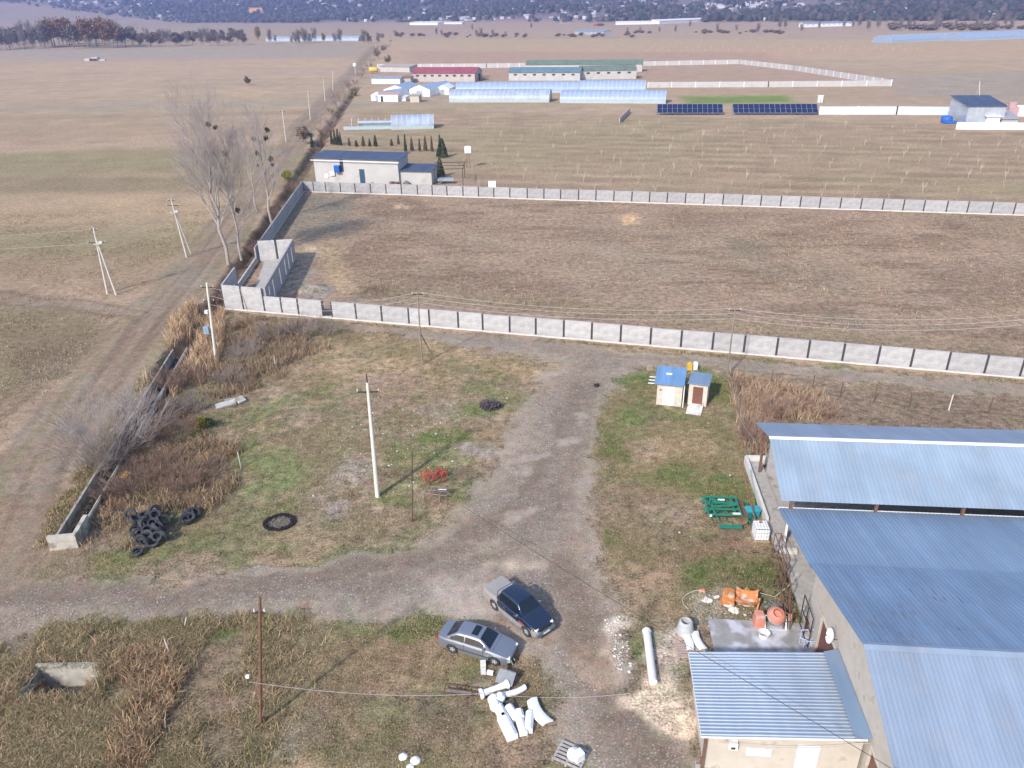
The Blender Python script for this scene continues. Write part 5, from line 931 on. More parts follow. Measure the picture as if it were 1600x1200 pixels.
solo(MB().box((0, 0, .2), (.32, .3, .4)).box((0, -.42, .1), (.3, .34, .2)), 'block', CONCW, 'small pale block on the turf below the sedan door', 'block', G(755, 1042), .05); solo(MB().box((0, 0, .1), (.36, .2, .2)), 'brick', WHITEP, 'white brick left of the grey framed panel', 'brick', G(766, 1053), -.3)
t = thing('feed_rack', 'low rusty steel rack lying in the turf left of the white blocks', 'rack', G(721, 1084), -.18); mb = MB(); 
for y in (-.3, 0, .28): mb.bar((-.95, y, .25), (.95, y, .25), .05)
for x in (-.95, -.3, .35, .95): mb.bar((x, -.3, .25), (x, .3, .25), .05); mb.bar((x, -.3, 0), (x, -.3, .25), .04)
mb.build('frame', RUST, t); MB().box((-.1, -.15, .29), (1.4, .2, .02)).build('slat', WOODG, t)
pa, pb = G(1010, 992), G(1020, 1072); d = pb - pa
solo(MB().tube([(0, 0, .3), (0, 0, .3) + d if False else (d[0], d[1], .3)], .24, 14).tube([(-.01, .05, .3), (.0, -.12, .3)], .27, 14), 'white_column', mat('dusty_white', (.70, .69, .70), .5, var=.08, scale=2), 'long white column lying along the edge of the sand spill', 'column', pa, smooth=40)
mb = MB(); mb.lathe([(.42, 0), (.50, .1), (.5, .5), (.46, .62), (.42, .9), (.36, 1.0), (.30, 1.02), (.28, .95), (.30, .6), (.3, .3), (.01, .28)], 22); solo(mb, 'mixer_drum', mat('grey_drum', (.42, .43, .44), .6, var=.15, dirt=(.62, .6, .56), dth=.55), 'grey cement drum with a dark mouth standing behind the pinkish pallet', 'drum', G(1070, 990), smooth=35)
ORG = mat('orange_paint', (.52, .18, .05), .6, var=.2, scale=5, dirt=(.5, .40, .30), dth=.50, dscale=3); SAL = mat('salmon_paint', (.58, .24, .17), .6, var=.15, scale=4, dirt=(.5, .40, .34), dth=.52); CEM = mat('cement_crust', (.60, .55, .50), .9, var=.2)
c = G(1155, 946); t = thing('dumper_tub', 'orange machine casing crusted with cement lying on the grass', 'machine', c, -.28)
mb = MB(); mb.prism([(-1.15, .1), (-1.1, .75), (-.9, .95), (-.35, .9), (-.3, .15)], -.35, .45, 'y'); mb.build('hood', ORG, t, bevel=.06)
mb = MB(); mb.grid(lambda u, v: (-.3 + 1.35 * u, -.5 + 1.05 * v, .15 + .7 * abs(2 * v - 1) ** 2 + .25 * abs(2 * u - 1) ** 4), 10, 10, .06); mb.build('skip', ORG, t, smooth=40); mb = MB(); mb.grid(lambda u, v: (-.1 + .95 * u, -.3 + .65 * v, .36 + .05 * math.sin(u * 9) * math.cos(v * 7)), 8, 6, .05); mb.build('cement_crust', CEM, t, smooth=60)
mb = MB(); mb.tube([(1.05, -.45, .2), (1.15, 0, .8), (1.05, .5, .3)], .06, 8); mb.tube([(-.3, .5, .2), (.4, .58, 1.0), (1.05, .5, .3)], .05, 8); mb.build('hoop', mat('dull_orange', (.5, .22, .09), .6), t)
c = G(1210, 980); t = thing('cement_mixer', 'salmon orange cement mixer with its drum facing up', 'cement mixer', c, -.1); mb = MB(); tl = Matrix.Rotation(rad(28), 3, 'X'); mb.lathe([(.30, -.25), (.52, 0), (.56, .25)], 20, mtx=tl, c=(0, .1, .75)); mb.build('drum_base', WHITE, t, smooth=40)
mb = MB(); mb.lathe([(.56, .26), (.5, .42), (.36, .62), (.28, .66), (.26, .60), (.3, .5), (.3, .1), (.01, .08)], 20, mtx=tl, c=(0, .1, .75)); mb.build('drum', SAL, t, smooth=40); mb = MB(); mb.tube([(-.62, -.3, 0), (-.62, .1, .8), (-.55, .1, .8)], .04, 6); mb.tube([(.62, -.3, 0), (.62, .1, .8)], .04, 6); mb.tube([(-.62, .6, 0), (-.62, .1, .8)], .04, 6); mb.tube([(.62, .6, 0), (.62, .1, .8)], .04, 6); mb.tube([(-.62, -.3, .05), (.62, -.3, .05)], .04, 6); mb.build('stand', WHITE, t); mb = MB(); mb.tube([(.72, .5, .75), (.78, .2, .95), (.72, -.2, .75)], .04, 6); mb.tube([(.86, .5, .7), (.92, .2, .9), (.86, -.2, .7)], .04, 6); mb.build('handle', SAL, t)
mb = MB(); mb.box((-.95, .1, .5), (.62, .75, .9), rz=.05, tp=.85); mb.build('motor_housing', SAL, t, bevel=.06)
solo(MB().lathe([(.26, 0), (.33, .4), (.35, .41), (.31, .38), (.24, .04), (.01, .03)], 18), 'bucket', WHITEP, 'white round bucket on the wet concrete apron', 'bucket', G(1193, 996), smooth=40)
for px, py, s_, lb in ((1104, 940, .28, 'grey crumpled sack left of the orange casing'), (1146, 956, .3, 'white lump of hardened cement in front of the orange casing'), (1097, 925, .2, 'small orange and white pot at the end of the hose'), (1138, 947, .25, 'pale rag against the orange casing'), (1119, 935, .2, 'pale broken bag between the hose and the orange casing')):
    solo(lumps(MB(), (0, 0), s_, s_ * .6, 14, s_ * .8, .08, 0, px), 'cement_lump', CEM if 'pot' not in lb else SAL, lb, 'rubbish', G(px, py))
solo(MB().tube([G(x, y) - G(1100, 923) + Vector((0, 0, .06)) for x, y in ((1100, 923), (1085, 924), (1072, 930), (1066, 938), (1068, 946), (1076, 953))], .03, 6), 'hose', mat('pale_hose', (.5, .45, .36), .6), 'pale hose curling over the turf left of the orange casing', 'hose', G(1100, 923))
solo(MB().tube([(0, 0, .5), (.9, -.2, .35), (1.9, .3, .8), (2.6, .9, 1.3)], .022, 5), 'rope', mat('pale_rope', (.5, .48, .42), .7), 'pale rope sagging from the orange casing to the grey steel frame', 'rope', G(1186, 936))
mb = MB(); lumps(mb, (0, 0), .9, .4, 60, .13, .2, 0, 9); solo(mb, 'tarpaulin', mat('grey_green_tarp', (.15, .17, .15), .7), 'crumpled dark grey tarpaulin behind the cement mixer', 'tarpaulin', G(1215, 948), -.2)
mb = MB(); mb.box((0, 0, .4), (.7, .5, .8)); mb.box((0, 0, .83), (.8, .6, .06)); solo(mb, 'cabinet', BROWND, 'small brown cabinet in front of the brown gate', 'cabinet', G(1268, 985), -.1)
t = thing('trolley', 'pale blue tube frame trolley beside the brown gate', 'trolley', G(1262, 1012)); mb = MB(); 
for a_, b_ in (((-.4, -.3, 0), (-.4, -.3, .8)), ((.4, -.3, 0), (.4, -.3, .8)), ((-.4, .3, 0), (-.4, .3, 1.1)), ((.4, .3, 0), (.4, .3, 1.1)), ((-.4, -.3, .5), (.4, .3, .5)), ((-.4, .3, 1.1), (.4, .3, 1.1)), ((-.4, -.3, .8), (.4, -.3, .8)), ((-.4, .3, .5), (.4, -.3, .5))): mb.tube([a_, b_], .03, 6)
mb.build('frame', mat('pale_blue_paint', (.45, .5, .66), .4), t)
# ---------------------------------------------------------------- vehicles
def loftcar(name, label, loc, yaw, P, paint, paint2, glass):
    t = thing(name, label, P['cat'], loc, yaw)
    xr, xf = P['xr'], P['xf']; n = 56; zt = lambda x: np.interp(x, *zip(*P['top'])); wd = lambda x: np.interp(x, *zip(*P['wid'])); wr = P['wr']
    def zl(x):
        z = P['zl'] + .10 * max(0, (x - xf + .35) / .35) ** 2 + .10 * max(0, (xr + .35 - x) / .35) ** 2
        for c in P['axles']:
            d = abs(x - c)
            if d < wr + .07: z = max(z, math.sqrt((wr + .07) ** 2 - d * d) * .98 + wr * .92)
        return z
    xs = sorted(set([xr + (xf - xr) * i / n for i in range(n + 1)] + [c + s * (wr + .07) for c in P['axles'] for s in (-1, -.97, .97, 1)])); V = []; F_ = []
    for x in xs:
        W_, T = wd(x), zt(x); L0 = min(zl(x), T - .12); sh = T - .10; mid = L0 + (sh - L0) * .5
        half = [(W_ * .55, L0), (W_ * .97, L0), (W_, mid), (W_ * .985, sh - .06), (W_ * .955, sh), (W_ * .90, T - .03), (W_ * .6, T + .0), (0, T + .015)]
        V += [(x, y, z) for y, z in half] + [(x, -y, z) for y, z in half[-2::-1]]
    k = 15; F_ = [(i * k + j, (i + 1) * k + j, (i + 1) * k + j + 1, i * k + j + 1) for i in range(len(xs) - 1) for j in range(k - 1)] + [((i + 1) * k, i * k, i * k + k - 1, (i + 1) * k + k - 1) for i in range(len(xs) - 1)]
    F_ += [tuple(range(k)), tuple((len(xs) - 1) * k + j for j in range(k))[::-1]]
    mi = []
    mb = MB().add(V, F_)
    if paint2:
        for q, f in enumerate(mb.f):
            zz = sum(mb.v[i][2] for i in f) / len(f); xx = sum(mb.v[i][0] for i in f) / len(f)
            if zz < P['split'](xx): mb.m[q] = 1
    mb.build('body', [paint, paint2] if paint2 else paint, t, smooth=38)
    # greenhouse
    g = P['gh']; zb = lambda x: zt(x) - .03
    def zr(x):
        if x > g['xf1']: u = (x - g['xf1']) / (g['xf0'] - g['xf1']); return g['z'] + (zb(g['xf0']) - g['z']) * (u ** 1.15)
        if x < g['xr1']: u = (g['xr1'] - x) / (g['xr1'] - g['xr0']); return g['z'] + (zb(g['xr0']) - g['z']) * (u ** g.get('rp', 1.15))
        m_ = (g['xf1'] + g['xr1']) / 2; return g['z'] + .035 * (1 - ((x - m_) / (g['xf1'] - m_)) ** 2)
    def wt(x): return g['wb'] + (g['wt'] - g['wb']) * min(1, (zr(x) - zb(x)) / (g['z'] - zb(0)))
    gx = np.linspace(g['xr0'], g['xf0'], 40); V = []
    for x in gx:
        h = zr(x) - zb(x); half = [(g['wb'], zb(x) - .02), (g['wb'] * .995, zb(x) + .02 * (h > .02)), (wt(x) + .01, zb(x) + h * .86), (wt(x) - .05, zb(x) + h * .97), (wt(x) * .6, zr(x) + .012), (0, zr(x) + .02)]
        V += [(x, y, z) for y, z in half] + [(x, -y, z) for y, z in half[-2::-1]]
    k = 11; F_ = [(i * k + j, (i + 1) * k + j, (i + 1) * k + j + 1, i * k + j + 1) for i in range(39) for j in range(k - 1)]
    MB().add(V, F_).build('roof', paint, t, smooth=40)
    def side(x, v, s):
        h = zr(x) - zb(x); y0, z0, y1, z1 = g['wb'] * .995, zb(x) + .02, wt(x) + .01, zb(x) + h * .86; return (x, s * (y0 + (y1 - y0) * v + .008), z0 + (z1 - z0) * v)
    for a, b in P['win']:
        for s in (-1, 1):
            mb = MB(); mb.grid(lambda u, v: side(a + (b - a) * u, .10 + .78 * v, s), 8, 3); 
            if s > 0: mb.f = [f[::-1] for f in mb.f]
            mb.build('side_window', glass, t, smooth=60)
    def top(x, v): return (x, v * (wt(x) - .09), zr(x) + .02 + .012 * (1 - v * v) - .0)
    a, b = g['xf1'] + .03, g['xf0'] - .10; MB().grid(lambda u, v: top(a + (b - a) * u, (2 * v - 1)), 8, 8).build('windscreen', glass, t, smooth=60)
    a, b = g['xr0'] + g.get('rw', .08), g['xr1'] - .04; MB().grid(lambda u, v: top(a + (b - a) * u, (2 * v - 1) * .96), 8, 8).build('rear_window', glass, t, smooth=60)
    if P.get('sun'): a, b = P['sun']; MB().grid(lambda u, v: (a + (b - a) * u, (v - .5) * .78, zr(a + (b - a) * u) + .034), 4, 6).build('sunroof', glass, t, smooth=60)
    for c in P['axles']:
        for s in (-1, 1):
            y = s * (P['tw']); mtx = Matrix.Rotation(rad(90), 3, 'X'); ty = torus(wr, wr * .32, .21, 28); ty.v = [tuple(mtx @ Vector(v)) for v in ty.v]
            o = MB(); wo = MB(); w0 = ty.build('wheel', RUBBER, t, smooth=40, loc=(c, y, wr))
            r_ = MB(); 
            for i in range(P['spokes']): a_ = 2 * math.pi * i / P['spokes']; r_.bar((0, s * .07, 0), (math.cos(a_) * wr * .62, s * .06, math.sin(a_) * wr * .62), .05, .07)
            r_.tube([(wr * .62 * math.cos(2 * math.pi * i / 20), s * .06, wr * .62 * math.sin(2 * math.pi * i / 20)) for i in range(21)], .03, 5, cap=False); r_.tube([(0, s * .0, 0), (0, s * .08, 0)], .06, 8); r_.tube([(0, -.02, 0), (0, .02, 0)], wr * .6, 20)
            r_.build('rim', P['rimm'], w0)
    for s in (-1, 1):
        m_ = MB().box((g['xf0'] - .42, s * (g['wb'] + .13), zb(g['xf0'] - .4) + .1), (.12, .2, .14)).build('mirror', P['mir'], t, bevel=.03)
        x = xf - .16; MB().box((x - .02, s * wd(x) * .76, zt(x) - .10), (.26, wd(x) * .36, .13), rz=-s * .32).build('headlight', P['lamp'], t, bevel=.03)
        x = xr + .06; MB().box((x, s * wd(xr + .1) * .86, P['tz']), (.1, .18, .2)).build('tail_light', mat('tail_red', (.4, .02, .02), .3) if 'tail_red' not in bpy.data.materials else bpy.data.materials['tail_red'], t, bevel=.02)
    return t, dict(zt=zt, wd=wd, zr=zr)
SILVER = mat('silver_paint', (.27, .29, .335), .30, metal=.55, var=.03, coat=.6); SILVERL = mat('dull_silver', (.50, .50, .51), .4, metal=.4, var=.08)
NAVY = mat('navy_paint', (.016, .028, .062), .22, metal=.3, var=.05, coat=1.0); CHAMP = mat('dust_and_sky_reflection_paint', (.36, .33, .31), .45, metal=.3, var=.12, dirt=(.28, .25, .22), dth=.6); LAMP = mat('lamp_glass', (.7, .72, .75), .1); PLATE = mat('number_plate', (.8, .8, .8), .4); BLACKP = mat('black_plastic', (.02, .02, .022), .5)  # beige pickup sides: dust plus sky reflection put into the paint
sp = dict(cat='car', xr=-2.42, xf=2.28, top=[(-2.42, .80), (-2.36, .95), (-1.75, 1.0), (-1.0, 1.0), (.9, .97), (1.2, .95), (1.9, .82), (2.18, .72), (2.28, .58)], wid=[(-2.42, .62), (-2.3, .76), (-1.9, .84), (-1, .87), (1.2, .87), (1.8, .83), (2.12, .74), (2.28, .56)], wr=.315, zl=.2, axles=(-1.36, 1.34), split=None,
          gh=dict(xr0=-1.88, xr1=-1.12, xf1=.32, xf0=1.12, z=1.42, wb=.78, wt=.58, rp=1.0, rw=.10), win=((-1.5, -.62), (-.55, .62)), sun=(-.28, .12), tw=.76, spokes=5, rimm=SILVERL, mir=SILVER, lamp=LAMP, tz=.8)
SED = Vector((-2.2335, 34.05, 0)); t, q = loftcar('sedan', 'silver grey sedan with an open sunroof and damaged front, parked at the turf edge', SED, -.395, sp, SILVER, None, GLASS)
MB().box((2.22, 0, .48), (.14, 1.0, .2)).build('grille', BLACKP, t); MB().box((2.16, -.45, .3), (.16, .6, .16), rz=.2).build('bumper', BLACKP, t); mb = MB()
for s in (-1, 1):
    for x in (-.55, .55): mb.box((x, s * .875, .78), (.16, .02, .03))
mb.build('door_handle', SILVER, t); mb = MB()
for s in (-1, 1): mb.box((0, s * .872, .52), (2.2, .02, .05))
mb.build('side_moulding', BLACKP, t); mb = MB()
for s in (-1, 1):
    for x in (-.58, .62): mb.box((x, s * .866, .68), (.014, .012, .5))
mb.box((1.2, 0, .955), (.012, 1.4, .02)); mb.build('door_seam', BLACKP, t); mb = MB(); mb.box((2.15, -.62, .5), (.2, .3, .1), rz=.5); mb.bar((2.2, -.5, .55), (2.45, -.7, .35), .04); mb.bar((2.2, -.2, .5), (2.42, -.3, .3), .04); mb.build('broken_trim', SILVERL, t)
pp = dict(cat='pickup', xr=-2.72, xf=2.35, top=[(-2.72, 1.0), (-2.6, 1.06), (-1.25, 1.08), (1.0, 1.12), (1.35, 1.10), (2.0, 1.0), (2.25, .9), (2.35, .72)], wid=[(-2.72, .80), (-2.5, .85), (-1, .88), (1.2, .88), (1.9, .85), (2.2, .76), (2.35, .62)], wr=.37, zl=.32, axles=(-1.53, 1.53), split=lambda x: .78 if x > -1.2 else 1.5,
          gh=dict(xr0=-1.28, xr1=-1.02, xf1=.5, xf0=1.22, z=1.74, wb=.80, wt=.62, rp=1.0, rw=.03), win=((-1.05, -.3), (-.24, .75)), sun=None, tw=.76, spokes=6, rimm=SILVERL, mir=CHROME, lamp=LAMP, tz=.85)
PIC = Vector((.2355, 36.74, 0)); t, q = loftcar('pickup', 'dark blue double cab pickup with a beige covered bed, parked nose to the camera', PIC, -.871, pp, NAVY, CHAMP, GLASS)
MB().box((-2.0, 0, 1.11), (1.36, 1.62, .06)).build('bed_cover', mat('tonneau', (.30, .28, .265), .7, var=.08, dirt=(.36, .33, .3), dth=.55), t, bevel=.02); mb = MB(); mb.tube([(-1.3, -.74, 1.1), (-1.3, -.68, 1.6), (-1.3, .68, 1.6), (-1.3, .74, 1.1)], .035, 8); mb.build('roll_bar', CHROME, t, smooth=50)
MB().box((2.34, 0, .78), (.08, .9, .2)).build('grille', BLACKP, t); MB().box((2.38, 0, .48), (.14, 1.5, .24)).build('bumper', mat('bumper_teal', (.10, .15, .17), .4), t, bevel=.04); MB().box((2.47, 0, .52), (.02, .52, .11)).build('number_plate', PLATE, t); mb = MB()
for s in (-1, 1): mb.box((.1, s * .93, .36), (2.1, .14, .05))
mb.build('side_step', CHROME, t); mb = MB()
for s in (-1, 1):
    for x in (-.45, .5): mb.box((x, s * .892, .95), (.18, .02, .04))
mb.build('door_handle', CHROME, t); MB().box((1.15, -.885, .78), (.5, .015, .16)).build('red_reflection_strip', REDP, t); MB().tube([(1.0, .72, 1.12), (.9, .78, 2.0)], .008, 4).build('aerial', BLACKP, t)  # red strip on the body side is a painted-on reflection
# ---------------------------------------------------------------- trees and shrubs
def branchy(mb, p, d, L_, r, depth, rr, spread=.5, up=.25, kids=(3, 5), minr=.008, seg=4, taper=.55, n=5):
    pts = [p]; rs = [r]; d = d.normalized()
    for i in range(seg):
        d = (d + Vector((rr.gauss(0, .10), rr.gauss(0, .10), rr.gauss(0, .05) + up * .12))).normalized(); pts.append(pts[-1] + d * (L_ / seg)); rs.append(max(minr, r * (1 - (1 - taper) * (i + 1) / seg)))
    mb.tube(pts, rs, n if r > .06 else 3, cap=False)
    if depth <= 0: return
    k = rr.randint(*kids)
    for j in range(k):
        f = rr.uniform(.25, 1.0) if j else 1.0; i = min(seg - 1, int(f * seg)); q = pts[i].lerp(pts[i + 1], f * seg - i) if f < 1 else pts[-1]
        a = rr.uniform(0, 6.28); s_ = spread * rr.uniform(.6, 1.3) * (1 if j else .3); u = d.orthogonal().normalized(); v = d.cross(u)
        nd = (d + (u * math.cos(a) + v * math.sin(a)) * s_ + Vector((0, 0, up * .5))).normalized()
        branchy(mb, q, nd, L_ * rr.uniform(.55, .8), max(minr, rs[i] * rr.uniform(.5, .75)), depth - 1, rr, spread, up, kids, minr, max(2, seg - 1), taper, n)
def bare_tree(name, label, cat, loc, h, r0, seed, m=BARK, tm=None, spread=.45, up=.35, depth=4, kids=(4, 6), lean=(0, 0), boles=9, first=.2, mistletoe=0, group=None, rz=0, minr=.012, bl=.30):
    rr = random.Random(seed); t = thing(name, label, cat, loc, rz, group); tr = MB(); cr = MB()
    pts = [Vector((lean[0] * z * h + rr.gauss(0, .01) * h, lean[1] * z * h + rr.gauss(0, .01) * h, z * h)) for z in [-.02] + [i / 8 for i in range(1, 8)]]
    pts[0] = Vector((0, 0, -.3)); tr.tube(pts, [r0 * (1 - .8 * i / 7) for i in range(8)], 8, cap=False); tips = []
    for i in range(boles):
        f = first + (1 - first) * (i + rr.random()) / boles; k = min(6.99, f * 7); q = pts[int(k)].lerp(pts[int(k) + 1], k - int(k)); a = i * 2.4 + rr.uniform(-.4, .4)
        d = Vector((math.cos(a) * .55, math.sin(a) * .55, .8 + f * .3)); Lb = h * bl * (1.15 - .6 * f) * rr.uniform(.8, 1.2); branchy(cr, q, d, Lb, r0 * (1 - .8 * f) * .55, depth - 1, rr, spread, up, kids, minr); tips.append(q + d * Lb * rr.uniform(.4, 1.1))
    tr.build('trunk', m, t, smooth=60); cr.build('crown', tm or m, t)
    for i in range(mistletoe):
        p = tips[rr.randrange(len(tips))] + Vector((rr.gauss(0, .6), rr.gauss(0, .6), rr.gauss(0, 1.0))); ball = MB()
        sz = rr.uniform(.25, .5)
        for _ in range(110):
            d = Vector((rr.gauss(0, 1), rr.gauss(0, 1), rr.gauss(0, .8))).normalized(); q = p + d * sz * rr.uniform(.2, 1.2) ** 1; e = d.orthogonal() * .035; f_ = p + d * sz * .2 + Vector((rr.gauss(0, .1), rr.gauss(0, .1), rr.gauss(0, .1))); ball.add([f_ - e, f_ + e, q + e * 2, q - e * 2], [(0, 1, 2, 3)])
        ball.build('mistletoe', MIST, t)
    return t
MIST = mat('mistletoe_leaf', (.11, .105, .055), .8, var=.3, scale=4); TWIG = mat('pale_twig', (.38, .33, .31), .95, var=.2); TWIGM = mat('mauve_twig', (.30, .24, .205), .95, var=.2); TWIGB = mat('brown_twig', (.26, .17, .13), .95, var=.25)
bare_tree('poplar_tree', 'tallest bare poplar with a leaning dark trunk left of the roofless room', 'tree', G(357, 413), 21.5, .30, 11, BARKW, TWIG, .5, .28, 5, (3, 4), lean=(-.03, 0), boles=19, first=.25, mistletoe=2, minr=.010, bl=.27)
bare_tree('poplar_tree', 'second bare poplar, right behind the tallest one, with mistletoe clumps', 'tree', G(377, 404), 17, .22, 12, BARKW, TWIG, .45, .35, 4, (4, 5), boles=15, first=.25, mistletoe=2, minr=.012, bl=.28)
bare_tree('poplar_tree', 'bare poplar crowded with mistletoe next to the side wall', 'tree', G(424, 345), 17, .26, 13, BARKW, TWIG, .42, .4, 4, (3, 5), boles=11, first=.25, mistletoe=8, minr=.014)
bare_tree('poplar_tree', 'slim bare poplar behind the mistletoe tree at the track', 'tree', G(402, 330), 15, .2, 14, BARKW, TWIG, .35, .5, 4, (3, 4), boles=10, first=.2, minr=.014)
def shrub(name, label, px, py, h, w_, m, seed, stems=16, depth=2, kids=(3, 5), minr=.008, group=None, cat='shrub', up=.2, lean=(0, 0)):
    rr = random.Random(seed); t = MB(); 
    for i in range(stems):
        a = rr.uniform(0, 6.28); q = rr.random() ** .6 * w_ * .3; p = Vector((q * math.cos(a), q * math.sin(a), -.1)); d = Vector((math.cos(a) * .7 + lean[0], math.sin(a) * .7 + lean[1], rr.uniform(.7, 1.4)))
        branchy(t, p, d, h * rr.uniform(.4, .65), .022, depth, rr, .6, up, kids, minr, 3)
    b = G(px, py); b[2] = float(hz(b[0], b[1])); o = solo(t, name, m, label, cat, b, group=group); return o
shrub('thicket', 'wide bare mauve thicket between the dirt track and the trough', 168, 716, 4.6, 5.5, TWIG, 21, 34, 3, (3, 4), .008, lean=(.1, 0)); shrub('thicket', 'bare pale thicket leaning over the middle of the trough', 215, 665, 3.6, 4.0, TWIG, 22, 15, 3, (3, 4), .009, lean=(.3, 0)); shrub('thicket', 'low bare bush at the near end of the mauve thicket', 146, 744, 3.2, 3, TWIGM, 23, 20, 3, (3, 4), .008)
for i, (px, py, h, w_, m_, lb) in enumerate(((385, 560, 1.9, 4, TWIGM, 'mauve brush right of the transformer pole'), (425, 530, 1.8, 4, TWIGM, 'mauve brush below the low wall panels'), (470, 524, 1.9, 4.5, TWIGM, 'mauve brush mound ending at the green turf'), (505, 520, 1.6, 4, TWIGM, 'rounded mauve bush at the right end of the brush strip'), (365, 600, 1.7, 3.5, TWIGM, 'mauve brush in front of the transformer pole'),
        (270, 690, 1.8, 4, TWIGB, 'red brown shrub beside the upper trough'), (250, 740, 1.7, 4, TWIGB, 'red brown shrub above the tyre heap'), (285, 765, 1.6, 3.5, TWIGB, 'red brown shrub above the small tyre heap'), (215, 770, 1.8, 3.5, TWIGB, 'red brown shrub left of the tyre heap near the trough'), (325, 745, 1.4, 3, TWIGB, 'low brown shrub right of the small tyre heap'), (300, 600, 2.0, 3.5, TWIGB, 'brown shrub at the foot of the reed bed'),
        (268, 606, 1.7, 3, TWIGB, 'dark brown shrub right of the upper trough end'), (243, 655, 1.7, 3, TWIGB, 'dark brown shrub close to the trough above the red brown ones'), (222, 700, 1.6, 3, TWIGB, 'dark brown shrub pressed against the middle of the trough'), (196, 738, 1.4, 3, TWIGB, 'dark brown shrub beside the trough near its white pipe'), (170, 775, 1.2, 2.6, TWIGB, 'low dark shrub against the near part of the trough'), (300, 640, 1.5, 3, TWIGM, 'grey mauve shrub left of the yellow bush'),
        (1180, 690, 2.0, 3, TWIGB, 'brown shrub against the corner of the open shed'), (1215, 648, 1.5, 3, TWIGB, 'brown shrub behind the far eave of the open shed'), (1280, 650, 1.3, 3, TWIGB, 'second brown shrub behind the far eave of the open shed'),
        (396, 385, 1.6, 3, TWIGB, 'dark brush in the ditch by the roofless room'), (432, 330, 1.8, 3, TWIGB, 'dark brush in the ditch at the middle of the side wall'), (458, 290, 1.8, 3, TWIGB, 'dark brush in the ditch at the far corner of the wall'), (345, 460, 1.6, 3, TWIGB, 'dark brush outside the near left wall corner'))):
    shrub('shrub', lb, px, py, h, w_, m_, 30 + i, 26, 3, (3, 4), .007)
def leafy(name, label, px, py, h, w_, cols, n, leaf, seed, cat='shrub', trunk=True, conical=False, z=None, group=None):
    rr = np.random.default_rng(seed); b = G(px, py); zz = float(hz(b[0], b[1])) if z is None else z; t = thing(name, label, cat, (b[0], b[1], zz), 0, group)
    u = rr.uniform(0, 1, n); a = rr.uniform(0, 6.28, n)
    if conical: z_ = .06 + .94 * (1 - np.sqrt(1 - u * .98)); r_ = w_ / 2 * (1 - z_) ** .8 * np.sqrt(rr.uniform(.3, 1, n)) + .03; Pp = np.stack([r_ * np.cos(a), r_ * np.sin(a), z_ * h], 1)
    else:
        cl = rr.normal(0, 1, (26, 3)); cl /= np.linalg.norm(cl, axis=1)[:, None]; cl *= rr.uniform(.35, .85, (26, 1)); k = rr.integers(0, 26, n); Pp = cl[k] + rr.normal(0, .17, (n, 3)); Pp = Pp * np.array([w_ / 2, w_ / 2, h * .42]) + np.array([0, 0, h * .56])
    d = rr.normal(0, 1, (n, 3)); d /= np.linalg.norm(d, axis=1)[:, None]; e = np.cross(d, rr.normal(0, 1, (n, 3))); e /= np.linalg.norm(e, axis=1)[:, None]
    V = np.stack([Pp - d * leaf, Pp + e * leaf * .6, Pp + d * leaf, Pp - e * leaf * .6], 1); Fc = np.arange(n * 4).reshape(n, 4); cols = np.array(cols); cc = np.repeat(cols[rr.integers(0, len(cols), n)] * rr.uniform(.6, 1.35, (n, 1)), 4, 0)
    o = npmesh('crown', V.reshape(-1, 3), Fc, GRASSM, cc); o.parent = t; MB().tube([(0, 0, -.2), (0, 0, h * .7)], .05 + h * .008, 6, r1=.02).build('trunk', BARK, t); return t
leafy('bush', 'rounded yellow bush in the turf below the broken pale slab', 310, 672, 1.3, 1.9, [(.34, .27, .03), (.28, .24, .04), (.4, .30, .05)], 1500, .06, 51); leafy('bush', 'dark green bush next to the yellow bush', 328, 668, .9, 1.4, [(.05, .08, .03), (.07, .1, .04)], 900, .06, 52)
leafy('bush', 'small orange yellow bush among the red brown weeds', 200, 757, 1.2, 1.0, [(.5, .28, .06), (.45, .3, .1)], 600, .05, 53); leafy('bush', 'green bush at the white post by the far wall corner', 449, 283, 2.6, 3.2, [(.20, .21, .05), (.26, .24, .07)], 1300, .12, 54)
leafy('tree', 'lone small round tree out in the left pasture', 388, 133, 4.5, 4.0, [(.12, .11, .07), (.16, .14, .09)], 900, .22, 55, cat='tree')
for i, (px, py, h, w_, c_, lb) in enumerate(((476, 225, 5, 5.5, 0, 'brown leafy bush by the track left of the cypress row'), (606, 100, 6, 5, 0, 'brown bush at the track end behind the yellow tank'), (590, 92, 9, 7, 0, 'tall bare bush above the yellow tank'), (600, 82, 7, 6, 1, 'bush on the track verge far beyond the red roofed barn'), (597, 62, 8, 8, 0, 'dark bush where the track meets the far plain'), (552, 150, 4, 4, 1, 'low bush beside the track before the glasshouses'), (618, 55, 8, 7, 1, 'pale bush at the far end of the track'),
        (1230, 170, 1.2, 3, 0, 'dark low bush behind the second solar array'), (756, 125, 3, 9, 0, 'brown bush mass in front of the red roofed barn'))):
    leafy('bush', lb, px, py, h, w_, [[(.20, .15, .11), (.15, .12, .09)], [(.27, .22, .14), (.2, .17, .1)]][c_], 700, .3 if h > 3 else .12, 60 + i, z=None)
CYG = [(.035, .06, .03), (.05, .075, .035)]; CYB = [(.16, .12, .07), (.11, .09, .05)]
cy = [(488, 229, 203, 0), (503, 229, 206, 1), (519, 227, 200, 0), (524, 227, 198, 0), (529, 227, 197, 0), (533, 228, 203, 0), (546, 228, 213, 1), (557, 229, 217, 1), (568, 229, 210, 1), (578, 229, 215, 0), (587, 229, 208, 0), (612, 228, 215, 1), (623, 226, 208, 1), (634, 238, 205, 0), (644, 236, 210, 1), (656, 237, 212, 1), (665, 236, 208, 1), (675, 237, 208, 1), (688, 240, 205, 0)]
P0c = {}
